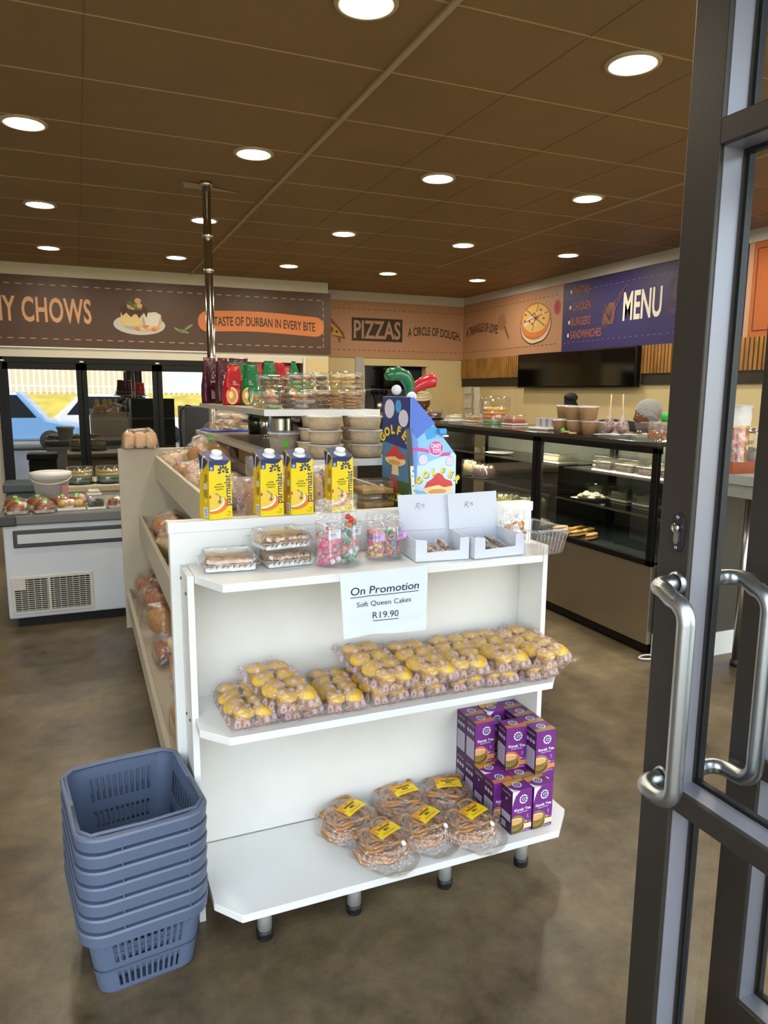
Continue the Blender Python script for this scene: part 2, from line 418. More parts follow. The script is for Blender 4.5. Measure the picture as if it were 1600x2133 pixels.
# ---------------------------------------------------------------- sign boards
M_BROWN = flat('sign_brown', '#4c3120', 0.5); M_STITCH = flat('stitch_cream', '#b99b7c', 0.6); M_SAL = flat('letter_salmon', '#d7a078', 0.6)
M_ORANGE = flat('banner_orange', '#d07a45', 0.6); M_INK = flat('ink_dark', '#33261c', 0.6); M_PEACH = flat('sign_peach', '#b98a68', 0.5)
M_BLUE = flat('sign_blue', '#332c66', 0.5); M_ORSIGN = flat('sign_orange', '#b8632c', 0.5); M_PLATE = flat('art_plate', '#c2bfb9', 0.6)
M_CRM = flat('art_cream', '#d9c084', 0.6); M_SAUCE = flat('art_sauce', '#4a2414', 0.6); M_GRN = flat('art_green', '#64803c', 0.6); M_RED = flat('art_red', '#a83428', 0.6)
M_YEL = flat('art_yellow', '#d2a93c', 0.6); M_LTXT = flat('letter_white', '#efe6d4', 0.6); M_ROSE = flat('letter_rose', '#a8644c', 0.6)
def stitches(m, x0, y0, x1, y1, mt, step=0.10, L=0.055, th=0.010, z=0.002, sides='tb'):
    x = x0
    while x < x1-L:
        for y in ([y1] if 't' in sides else [])+([y0] if 'b' in sides else []): m.add([(x, y-th/2, z), (x+L, y-th/2, z), (x+L, y+th/2, z), (x, y+th/2, z)], [(0,1,2,3)], mt)
        x += step
    for s_, xx in (('l', x0), ('r', x1)):
        if s_ in sides:
            y = y0
            while y < y1-L: m.add([(xx-th/2, y, z), (xx+th/2, y, z), (xx+th/2, y+L, z), (xx-th/2, y+L, z)], [(0,1,2,3)], mt); y += step
def ell(m, x, y, rx, ry, mt, z, rot=0, n=24):
    m.add([(x+rx*cos(a)*cos(rot)-ry*sin(a)*sin(rot), y+rx*cos(a)*sin(rot)+ry*sin(a)*cos(rot), z) for a in [2*pi*i/n for i in range(n)]], [tuple(range(n))], mt)
def pol(m, pts, mt, z): m.add([(x, y, z) for x, y in pts], [tuple(range(len(pts)))], mt)
def rrect(x0, y0, x1, y1, r, n=6):
    out = []
    for cx, cy, a0 in ((x1-r, y0+r, -pi/2), (x1-r, y1-r, 0), (x0+r, y1-r, pi/2), (x0+r, y0+r, pi)):
        out += [(cx+r*cos(a0+pi/2*i/n), cy+r*sin(a0+pi/2*i/n)) for i in range(n+1)]
    return out
def line(m, pts, wd, mt, z):
    for (a, b) in zip(pts[:-1], pts[1:]):
        d = Vector((b[0]-a[0], b[1]-a[1])); 
        if d.length < 1e-6: continue
        p = Vector((-d.y, d.x)).normalized()*wd/2
        pol(m, [(a[0]-p.x, a[1]-p.y), (b[0]-p.x, b[1]-p.y), (b[0]+p.x, b[1]+p.y), (a[0]+p.x, a[1]+p.y)], mt, z)
def part_print(a, name, t):
    M = a.M; a.build(name, t); b = MB(); b.M = M.copy(); b.st = [Matrix.Identity(4)]; return b
# brown curry board: origin at its lower right corner x=3.025
t = thing('sign_board', 'long brown sign board with stitched edge, curry dish picture and orange banner', 'sign', (3.025, 9.035, 1.972))
m = MB(); m.box(-6.5, -0.02, 0, 0, 0.0, 0.757, M_BROWN); m.build('board', t)
a = MB(); a.push(frame((0, -0.0205, 0), (1, 0, 0), (0, 0, 1)))
stitches(a, -6.4, 0.09, -0.10, 0.665, M_STITCH, 0.113, 0.06, 0.009, sides='tb'); stitches(a, -6.4, 0.09, -0.10, 0.665, M_STITCH, 0.075, 0.045, 0.009, sides='r')
a = part_print(a, 'stitching', t)
a.text('BUNNY CHOWS', -2.826, 0.275, 0.255, M_SAL, 'r', 0.505, 0.022, 0.002, spacing=1.05)
a = part_print(a, 'lettering', t)
a.push(T((-0.115, 0, 0)))
ell(a, -2.20, 0.28, 0.285, 0.115, M_PLATE, 0.002); ell(a, -2.20, 0.29, 0.20, 0.075, flat('art_plate_in', '#aaa7a2', 0.6), 0.003)
pol(a, rrect(-2.40, 0.26, -2.17, 0.42, 0.02), M_CRM, 0.004); pol(a, [(-2.13, 0.28), (-2.0, 0.27), (-1.96, 0.40), (-2.02, 0.43), (-2.16, 0.41)], flat('art_bread', '#d8d2c2', 0.6), 0.004); pol(a, [(-2.0, 0.27), (-1.95, 0.31), (-1.96, 0.40)], M_SAL, 0.005)
ell(a, -2.25, 0.45, 0.15, 0.055, M_SAUCE, 0.005); pol(a, [(-2.41, 0.44), (-2.10, 0.44), (-2.12, 0.36), (-2.15, 0.42), (-2.2, 0.35), (-2.24, 0.41), (-2.29, 0.36), (-2.34, 0.41), (-2.38, 0.37)], M_SAUCE, 0.0055)
for k in range(9): ell(a, -2.30+0.02*(k % 4)*1.8, 0.47+0.022*(k//4), 0.03, 0.026, [M_GRN, M_SAL, flat('art_olive', '#556028', 0.6)][k % 3], 0.006+0.0002*k)
ell(a, -2.21, 0.545, 0.035, 0.03, M_SAL, 0.0075)
for k in range(8): ell(a, -2.22+0.03*k, 0.235+0.02*(k % 2), 0.035, 0.022, [M_ORANGE, M_SAL, M_CRM][k % 3], 0.006+0.0002*k)
a.pop()
for (x, y, r_) in ((-1.88, 0.235, -0.5), (-1.82, 0.225, -0.35), (-1.765, 0.275, 0.6)): ell(a, x, y, 0.06, 0.013, flat('art_chilli', '#7b8f64', 0.6), 0.004, r_)
a = part_print(a, 'dish_picture', t)
def bw(px, py): return (px, py + 0.018*sin((px+1.5)*3.2))
pts = rrect(-1.655, 0.235, -0.09, 0.475, 0.115, 8)
dense = []
for p, q in zip(pts, pts[1:]+pts[:1]):
    for k in range(6): dense.append((p[0]+(q[0]-p[0])*k/6, p[1]+(q[1]-p[1])*k/6))
pol(a, [bw(*p) for p in dense], M_ORANGE, 0.003)
a.text('A TASTE OF DURBAN IN EVERY BITE', -0.88, 0.30, 0.105, M_INK, 'c', 0.5, 0.014, 0.005, warp=bw, maxw=1.34)
a.build('banner', t)
# pizza board on the recessed wall
t = thing('sign_board', 'peach sign board with PIZZAS lettering on the recessed back wall', 'sign', (5.262, 9.61, 1.98))
m = MB(); m.box(-2.26, -0.015, 0, 0, 0.0, 0.756, M_PEACH); m.build('board', t)
a = MB(); a.push(frame((0, -0.0155, 0), (1, 0, 0), (0, 0, 1)))
stitches(a, -2.25, 0.10, 0.0, 0.65, M_INK, 0.075, 0.042, 0.006)
pol(a, [(-1.74, 0.24), (-1.72, 0.53), (-0.99, 0.52), (-1.0, 0.235)], M_INK, 0.002)
pol(a, [(-1.74, 0.225), (-1.74, 0.535), (-0.98, 0.535), (-0.98, 0.225)], M_INK, 0.0018)
a.text('PIZZAS', -1.36, 0.265, 0.235, M_PEACH, 'c', 0.6, 0.02, 0.004, maxw=0.70)
def pw(px, py): return (px, py + 0.03*sin((px+0.9)*5.0)-0.0*px)
a.text('A CIRCLE OF DOUGH,', -0.475, 0.305, 0.115, M_INK, 'c', 0.6, 0.016, 0.003, warp=pw, maxw=0.84)
a = part_print(a, 'lettering', t)
pol(a, [(-2.26, 0.54), (-2.17, 0.60), (-2.02, 0.50), (-1.86, 0.33), (-1.83, 0.24), (-1.95, 0.26), (-2.10, 0.31), (-2.26, 0.34)], flat('art_crust', '#8a5228', 0.6), 0.002)
pol(a, [(-2.26, 0.52), (-2.12, 0.51), (-1.95, 0.38), (-1.87, 0.27), (-2.00, 0.29), (-2.26, 0.36)], M_YEL, 0.003)
for x, y in ((-2.19, 0.46), (-2.05, 0.36), (-2.24, 0.40)): ell(a, x, y, 0.048, 0.045, M_RED, 0.004)
for x, y in ((-2.10, 0.44), (-1.96, 0.335), (-2.15, 0.355)): ell(a, x, y, 0.02, 0.016, M_INK, 0.0045)
for x in (-2.08, -1.92): ell(a, x, 0.235, 0.018, 0.05, flat('art_crust', '#8a5228', 0.6), 0.003)
a.build('pizza_slice_picture', t)
# right wall boards: faces look to -x ; u runs along -y
def right_board(name, lab, y_far, y_near, mt):
    t = thing(name, lab, 'sign', (5.275, y_far, 1.985))
    L = y_far - y_near
    m = MB(); m.box(-0.02, -L, 0, 0.0, 0.0, 0.765, mt); m.build('board', t)
    a = MB(); a.push(frame((-0.0205, 0, 0), (0, -1, 0), (0, 0, 1)))
    return t, a, L
t, a, L = right_board('sign_board', 'peach sign board with round pizza picture on the right wall', 9.59, 7.215, M_PEACH)
stitches(a, 0.02, 0.10, L-0.02, 0.66, M_INK, 0.085, 0.045, 0.006)
def pw2(px, py): return (px, py + 0.035*sin((px-0.2)*5.0))
a.text('A TRIANGLE OF LOVE!', 0.53, 0.33, 0.115, M_INK, 'c', 0.6, 0.016, 0.003, warp=pw2, maxw=0.86)
a = part_print(a, 'lettering', t)
M_LN = flat('art_line', '#7a5a3c', 0.6)
for r_ in (0.10, 0.075, 0.05): line(a, [(1.06+r_*cos(q)*0.9, 0.45+r_*sin(q)) for q in [2*pi*k/24 for k in range(25)]], 0.006, M_LN, 0.003)
for r_ in range(6): line(a, [(1.06, 0.45), (1.06+0.09*cos(r_*pi/3), 0.45+0.1*sin(r_*pi/3))], 0.005, M_LN, 0.003)
ell(a, 1.18, 0.31, 0.115, 0.02, M_LN, 0.003, -0.95)
def blob(cx, cy, rx, ry, seed, n=40, amp=0.06): return [(cx+rx*cos(2*pi*k/n)*(1+amp*noise.noise(Vector((cos(2*pi*k/n)*2, sin(2*pi*k/n)*2, seed)))), cy+ry*sin(2*pi*k/n)*(1+amp*noise.noise(Vector((cos(2*pi*k/n)*2, sin(2*pi*k/n)*2, seed+9))))) for k in range(n)]
a.push(T((1.83, 0, 0)) @ Matrix.Scale(1.15, 4, (1, 0, 0)) @ T((-1.86, 0, 0)))
pol(a, blob(1.86, 0.345, 0.29, 0.225, 1), M_INK, 0.002); pol(a, blob(1.86, 0.35, 0.28, 0.215, 1), flat('art_plate2', '#d5c3ab', 0.6), 0.0025)
pol(a, blob(1.86, 0.40, 0.275, 0.225, 2), flat('art_crust2', '#b8743a', 0.6), 0.003); pol(a, blob(1.86, 0.36, 0.24, 0.15, 2), M_ORANGE, 0.0035)
pol(a, blob(1.86, 0.43, 0.245, 0.165, 3, amp=0.12), flat('art_cheese', '#d8ad62', 0.6), 0.004)
pol(a, [(1.62, 0.40), (1.80, 0.48), (1.84, 0.42), (1.66, 0.34)], flat('art_plate2', '#d5c3ab', 0.6), 0.0045)
for k in range(6): line(a, [(1.86, 0.44), (1.86+0.24*cos(k*pi/3+0.3), 0.44+0.165*sin(k*pi/3+0.3))], 0.012, M_LN, 0.005)
for k in range(14): ell(a, 1.86+0.2*cos(k*2.4)*((k % 5)+1)/5, 0.44+0.13*sin(k*2.4)*((k % 5)+1)/5, 0.018, 0.014, [M_RED, M_LN, M_CRM][k % 3], 0.006)
a.pop()
ell(a, 2.27, 0.52, 0.062, 0.085, flat('art_pinkred', '#b5404c', 0.6), 0.003); ell(a, 2.27, 0.52, 0.035, 0.05, flat('art_pinkred2', '#a4323e', 0.6), 0.004)
a.build('pizza_picture', t)
t, a, L = right_board('menu_board', 'deep blue MENU sign board listing pastas, chicken, burgers', 7.205, 4.68, M_BLUE)
stitches(a, 0.03, 0.10, L-0.03, 0.66, flat('stitch_grey', '#7b76a0', 0.6), 0.085, 0.04, 0.006)
for k, w_ in enumerate(('PASTAS', 'CHICKEN', 'BURGERS', 'SANDWHICHES')):
    y = (0.620, 0.448, 0.283, 0.140)[k]; u = (0.18, 0.175, 0.165, 0.155)[k]
    a.add([(u-0.055, y+0.02, 0.003), (u-0.025, y+0.02, 0.003), (u-0.025, y+0.06, 0.003), (u-0.055, y+0.06, 0.003)], [(0,1,2,3)], M_LTXT)
    a.text(w_, u, y, 0.088, M_ROSE, 'l', 0.5, 0.014, 0.003, maxw=(0.285, 0.325, 0.34, 0.54)[k])
a = part_print(a, 'menu_list', t)
a.text('MENU', 1.295, 0.275, 0.275, M_LTXT, 'c', 0.55, 0.022, 0.003, maxw=0.545)
a = part_print(a, 'lettering', t)
M_LB = flat('art_line_rose', '#80584f', 0.6)
for k in range(16):
    q = [(0.80+0.10*cos(s*0.7+k*0.37)*(1-0.2*(k % 3)), 0.36+0.11*sin(s*0.9+k*0.61)) for s in range(9)]
    line(a, q, 0.006, M_LB, 0.003+0.0001*k)
for k in range(5): line(a, [(0.74+0.02*k, 0.34), (0.71+0.018*k, 0.22+0.01*(k % 2))], 0.005, M_LB, 0.003)
line(a, [(0.88, 0.36), (0.96, 0.50), (1.03, 0.60), (1.08, 0.63)], 0.012, M_LB, 0.004); line(a, [(0.86, 0.44), (0.95, 0.54), (1.03, 0.60)], 0.008, M_LB, 0.004)
for r_ in (0.10, 0.08, 0.06):
    for cy in (0.36, 0.53): line(a, [(1.75+r_*cos(q)*1.1, cy+r_*sin(q)*0.8) for q in [2*pi*k/20 for k in range(21)]], 0.006, M_LB, 0.003)
a.build('food_drawings', t)
# orange board, on the return wall seen through the door glass
t, a, L = right_board('sign_board', 'orange sign board seen through the door glass', 4.67, 0.4, M_ORSIGN)
a.add([(0, 0, 0.002), (0.05, 0, 0.002), (0.05, 0.765, 0.002), (0, 0.765, 0.002)], [(0,1,2,3)], flat('sign_edge', '#c79a78', 0.6))
line(a, [(0.09, 0.05), (L, 0.05)], 0.006, M_INK, 0.003); line(a, [(0.09, 0.05), (0.09, 0.71)], 0.006, M_INK, 0.003); line(a, [(0.09, 0.71), (L, 0.71)], 0.006, M_INK, 0.003); 
a.text('TASTY', 0.21, 0.27, 0.24, M_LTXT, 'l', 0.7, 0.02, 0.003)
a.build('lettering', t)

# ---------------------------------------------------------------- slat panels and television on the right wall
def mk_wood():
    m, nt, b = newmat('oak_slat'); v = coords(nt, (30, 3, 1.5)); n = ntex(nt, v, 3, 4)
    nt.links.new(ramp(nt, n, [(0.3, srgb('#8a5f2c')), (0.7, srgb('#b98744'))]), b.inputs['Base Color']); b.inputs['Roughness'].default_value = 0.5; return m
M_OAK = mk_wood()
def slats(lab, y1, y0):
    t = thing('slat_panel', lab, 'wall panel', (5.275, y1, 1.60)); L = y1-y0
    m = MB(); m.box(-0.012, -L, 0.11, 0, 0, 0.385, flat('slat_back', '#3f2c16', 0.7))
    n = int(L/0.046)
    for k in range(n): m.box(-0.034, -k*0.046-0.030, 0.11, -0.012, -k*0.046, 0.385, M_OAK)
    m.build('slats', t)
    m = MB(); m.box(-0.02, -L, 0.0, 0, 0, 0.108, M_DARK); m.build('lower_band', t)
slats('oak slat wall panel with dark lower band, left of the television', 9.6, 8.03)
slats('oak slat wall panel with dark lower band, right of the television', 5.86, 2.0)
t = thing('television', 'large black wall-mounted television switched off above the counter', 'television', (5.27, 8.0, 1.575))
m = MB(); m.rbox(-0.09, -2.14, 0, -0.03, 0, 0.41, 0.006, M_BLACK); m.build('casing', t)
m = MB(); m.box(-0.0925, -2.12, 0.018, -0.0895, -0.02, 0.395, flat('tv_screen', '#050505', 0.08)); m.build('screen', t)
m = MB(); m.box(-0.03, -1.5, 0.1, 0.005, -0.6, 0.3, M_BLACK); m.build('bracket', t)

# ---------------------------------------------------------------- outside, behind the viewer (shows as reflections in the fridge doors)
mb = MB(); mb.box(-30, -60, -0.40, 40, -2.2, -0.30, flat('asphalt', '#6d6b68', 0.9, var=0.1)); struct(mb.build('ground_outside'))
mb = MB(); n = 24
for i in range(n):
    for j in range(6):
        x0, x1 = -30+70*i/n, -30+70*(i+1)/n
        ya, yb_ = -11.2-j*0.66, -11.2-(j+1)*0.66
        za, zb = -0.3+1.64*j/6, -0.3+1.64*(j+1)/6
        mb.quad((x0, ya, za), (x1, ya, za), (x1, yb_, zb), (x0, yb_, zb), flat('dry_grass', '#b3a24a', 0.95, var=0.25, vscale=2))
mb.quad((-30, -15.16, 1.34), (40, -15.16, 1.34), (40, -60, 1.34), (-30, -60, 1.34), MATS['dry_grass'])
tag(mb.build('grass_bank'), 'dry yellow grass bank across the street, mirrored in the fridge doors', 'grass', kind='stuff')
t = thing('palisade_fence', 'white steel palisade fence on the grass bank, mirrored in the fridge doors', 'fence', (0, -15.3, 1.345))
m = MB(); M_FW = flat('fence_white', '#e8e8e4', 0.5)
for k in range(90): m.box(-8+0.22*k, -0.02, 0, -8+0.22*k+0.07, 0.02, 1.3, M_FW)
m.build('pales', t)
for z in (0.3, 1.0): m = MB(); m.box(-8, -0.06, z, 12, -0.02, z+0.06, M_FW); m.build('rail', t)
def car(lab, loc, rot, body, L=4.2, W=1.7, Hh=1.5):
    t = thing('car', lab, 'car', loc, rot); hb = flat(body, body, 0.25, coat=0.6)
    m = MB(); pr = [(-L/2, 0.3), (L/2, 0.3), (L/2, 0.75), (L/2-0.9, 0.95), (L/2-1.6, Hh), (-L/2+0.9, Hh), (-L/2+0.15, 0.98), (-L/2, 0.9)]
    m.push(Matrix(((1,0,0,0),(0,0,-1,W/2),(0,1,0,0),(0,0,0,1)))).prism(pr, 0, W, hb).pop(); m.build('body', t, bevel=0.08)
    m = MB(); gm = flat('car_window', '#20262c', 0.1)
    for y in (-W/2-0.012, W/2+0.012): m.add([(-L/2+0.45, y, 1.0), (L/2-1.15, y, 1.0), (L/2-1.65, y, Hh-0.1), (-L/2+0.95, y, Hh-0.1)], [(0,1,2,3)], gm)
    m.build('windows', t)
    for x in (-L/2+0.75, L/2-0.8):
        for y in (-W/2+0.08, W/2-0.08):
            m = MB(); m.push(T((x, y, 0.31)) @ RX(pi/2)).lathe([(0.0, -0.1), (0.2, -0.1), (0.31, -0.08), (0.31, 0.08), (0.2, 0.1), (0.0, 0.1)], flat('tyre', '#151515', 0.8), 20).pop(); m.build('wheel', t)
car('pale blue car parked outside, mirrored in the left fridge door', (-2.15, -7.0, -0.30), 0.05, '#6f9acb', 4.4, 1.75, 1.75)
car('white car parked outside, mirrored in the left fridge door', (1.5, -9.6, -0.30), 0.0, '#e8e8e6', 4.6, 1.8, 1.7)
t = thing('building', 'low cream building with a red roof across the street, mirrored in the fridge doors', 'building', (-4, -32, 1.35))
m = MB(); m.box(-8, -3, 0, 9, 3, 3.2, flat('far_wall', '#c9c1a8', 0.8)); m.build('wall', t)
m = MB(); m.add([(-8.4, -3.4, 3.2), (9.4, -3.4, 3.2), (9.4, 3.4, 3.2), (-8.4, 3.4, 3.2), (-6, 0, 5), (7, 0, 5)], [(0,1,5,4), (1,2,5), (2,3,4,5), (3,0,4)], flat('far_roof', '#8c5a3e', 0.8)); m.build('roof', t)

# ---------------------------------------------------------------- glass door fridges under the brown sign
M_FRG = pane_glass('fridge_glass', (0.55, 0.58, 0.52), 0.26)
M_FIN = flat('fridge_inside', '#4a4c44', 0.6); M_FBOX = flat('fridge_box', '#2b2b29', 0.4)
t = thing('display_fridge', 'black framed glass door fridge row under the brown sign, mirroring the street', 'fridge', (0, 9.0, 0.12))
XL, XR, ZT = -0.78, 2.52, 1.735
m = MB(); m.box(XL, 0.05, 0, XL+0.05, 0.72, ZT, M_FIN); m.box(XR-0.05, 0.05, 0, XR, 0.72, ZT, M_FIN); m.box(XL, 0.68, 0, XR, 0.72, ZT, M_FIN); m.box(XL, 0.05, ZT-0.04, XR, 0.72, ZT, M_FIN); m.box(XL, 0.05, 0, XR, 0.72, 0.05, M_FIN)
m.box(XL, -0.01, -0.12, XR, 0.7, 0.0, M_FBOX); m.build('cabinet', t)
m = MB(); m.box(XL, -0.02, ZT-0.055, XR, 0.05, ZT, M_BLACK); m.box(XL, -0.02, 0, XL+0.05, 0.05, ZT, M_BLACK); m.box(XR-0.05, -0.02, 0, XR, 0.05, ZT, M_BLACK); m.box(XL, -0.02, 0, XR, 0.05, 0.05, M_BLACK); m.build('frame', t)
for z in (0.35, 0.72, 1.05, 1.36):
    m = MB(); m.box(XL+0.05, 0.08, z, XR-0.05, 0.6, z+0.015, flat('fridge_shelf', '#7f837c', 0.4)); m.build('shelf', t)
DX = [-0.735, 0.06, 0.875, 1.66, 2.475]
for k in range(4):
    x0, x1 = DX[k]+0.006, DX[k+1]-0.006
    m = MB()
    for q in ((x0, 0.05, x0+0.05, ZT-0.06), (x1-0.05, 0.05, x1, ZT-0.06), (x0, 0.05, x1, 0.12), (x0, ZT-0.13, x1, ZT-0.06)): m.box(q[0], -0.045, q[1], q[2], -0.02, q[3], M_BLACK)
    d = m.build('door', t)
    m = MB(); m.quad((x0+0.05, -0.03, 0.12), (x1-0.05, -0.03, 0.12), (x1-0.05, -0.03, ZT-0.13), (x0+0.05, -0.03, ZT-0.13), M_FRG); m.build('pane', d)
    m = MB(); m.box(x1-0.045, -0.07, 0.75, x1-0.02, -0.045, 1.15, M_BLACK); m.build('handle', d)
    m = MB(); m.box(x0-0.02, -0.048, ZT-0.045, x0+0.02, -0.02, ZT-0.03, M_WHITE2); m.build('hinge_cap', d)
t = thing('tube_light', 'slim white tube light along the soffit above the fridges', 'light', (0.2, 8.99, 1.955))
m = MB(); m.box(-1.2, -0.03, 0, 1.3, 0.03, 0.015, M_WHITE2); m.build('batten', t)
m = MB(); m.push(T((0, 0, -0.012)) @ RY(pi/2)).lathe([(0.011, -1.15), (0.011, 1.25)], flat('tube_glass', '#f2efe2', 0.3), 10).pop(); m.build('tube', t)

# ---------------------------------------------------------------- chest freezer and what stands behind it
M_FZW = flat('freezer_white', '#cfd4da', 0.35); M_GREY = flat('freezer_rim', '#6f6f6d', 0.45); M_DGREY = flat('freezer_corner', '#3c3f40', 0.5)
t = thing('chest_freezer', 'white chest freezer with grey rim and vent grille, left of the shelving', 'freezer', (-0.475, 5.0, 0))
m = MB(); m.box(0, 0, 0.06, 1.29, 0.72, 0.668, M_FZW); m.build('body', t, bevel=0.012)
m = MB(); m.box(0.05, 0.03, 0.0, 1.25, 0.7, 0.06, flat('freezer_under_shade', '#0c0c0c', 0.8)); m.build('plinth', t)  # black block stands in for the shadow beneath the body
m = MB(); m.box(-0.02, -0.02, 0.664, 1.30, 0.75, 0.732, M_GREY); m.build('rim', t, bevel=0.012)
m = MB(); m.box(-0.026, -0.026, 0.660, 0.085, 0.05, 0.728, M_DGREY); m.build('rim_corner', t, bevel=0.012)
m = MB(); m.box(0.03, 0.012, 0.732, 1.27, 0.70, 0.736, flat('freezer_lid', '#9c9c94', 0.25)); m.build('lid', t)
m = MB(); m.box(0.055, -0.012, 0.52, 1.27, 0.002, 0.632, M_DGREY); b_ = m.build('bumper', t, bevel=0.008)
m = MB(); m.box(0.08, -0.016, 0.548, 1.25, -0.010, 0.606, flat('bumper_strip', '#c9cbcd', 0.3)); m.build('bumper_strip', b_)
m = MB(); gx0, gx1, gz0, gz1 = 0.022, 0.505, 0.085, 0.335
m.box(gx0, -0.008, gz0, gx1, 0.002, gz1, flat('grille_frame', '#cfcabf', 0.5)); g_ = m.build('vent_grille', t, bevel=0.006)
m = MB(); m.box(gx0+0.02, -0.0095, gz0+0.025, gx1-0.02, -0.0075, gz1-0.02, flat('grille_dark', '#0d0d0c', 0.8))
for k in range(15): z = gz0+0.03+k*0.0133; m.box(gx0+0.02, -0.013, z, gx1-0.02, -0.0095, z+0.0042, MATS['grille_frame'])
for k in range(12): x = gx0+0.02+k*0.0378; m.box(x-0.0012, -0.0135, gz0+0.02, x+0.0012, -0.0095, gz1-0.02, MATS['grille_frame'])
m.box(gx0+0.215, -0.014, gz0+0.02, gx0+0.228, -0.009, gz1-0.02, MATS['grille_frame']); m.build('slats', g_)
m = MB(); m.box(gx0+0.02, -0.016, gz1-0.085, gx0+0.085, -0.012, gz1-0.02, MATS['grille_frame']); m.build('switch_plate', g_)
t = thing('counter_freezer', 'low cream freezer behind the chest freezer with cakes on it', 'freezer', (-0.16, 6.85, 0))
m = MB(); m.box(0, 0, 0.02, 1.9, 0.7, 0.62, M_WHITEWALL); m.build('body', t, bevel=0.01)
m = MB(); m.box(-0.01, -0.02, 0.62, 1.91, 0.71, 0.675, flat('counter_edge', '#cdbfa4', 0.5)); m.build('rim', t, bevel=0.008)
t = thing('storage_bin', 'blue-grey plastic bin behind the white bucket', 'bin', (-0.50, 7.3, 0))
m = MB(); M_BIN = flat('bin_grey', '#4b565c', 0.5); m.box(-0.13, -0.17, 0, 0.2, 0.17, 0.60, M_BIN); m.build('body', t, bevel=0.02)
m = MB(); m.box(-0.15, -0.19, 0.60, 0.22, 0.19, 0.68, M_BIN); m.build('lid', t, bevel=0.015)
t = thing('bucket', 'white plastic bucket with a pink label on the chest freezer', 'bucket', (-0.20, 5.50, 0.737))
m = MB(); m.lathe([(0.0, 0.0), (0.095, 0.0), (0.118, 0.165), (0.126, 0.165), (0.130, 0.20), (0.125, 0.20)], M_WHITE2, 32); m.build('body', t)
m = MB(); m.lathe([(0.127, 0.178), (0.134, 0.182), (0.134, 0.205), (0.10, 0.212), (0.0, 0.213)], M_WHITE2, 32); m.build('lid', t)
m = MB(); m.tube([(0.133*cos(a), 0.133*sin(a), 0.18-0.045*sin((a-pi)*1.0)) for a in [pi+pi*k/16 for k in range(17)]], 0.003, M_WHITE2, 6); m.build('handle', t)
m = MB(); ang = [-0.95+0.11*k for k in range(6)]
for a, b in zip(ang[:-1], ang[1:]): m.quad((0.105*cos(a), 0.105*sin(a), 0.03), (0.105*cos(b), 0.105*sin(b), 0.03), (0.118*cos(b), 0.118*sin(b), 0.12), (0.118*cos(a), 0.118*sin(a), 0.12), flat('label_pink', '#c98a97', 0.6))
m.build('label', t)

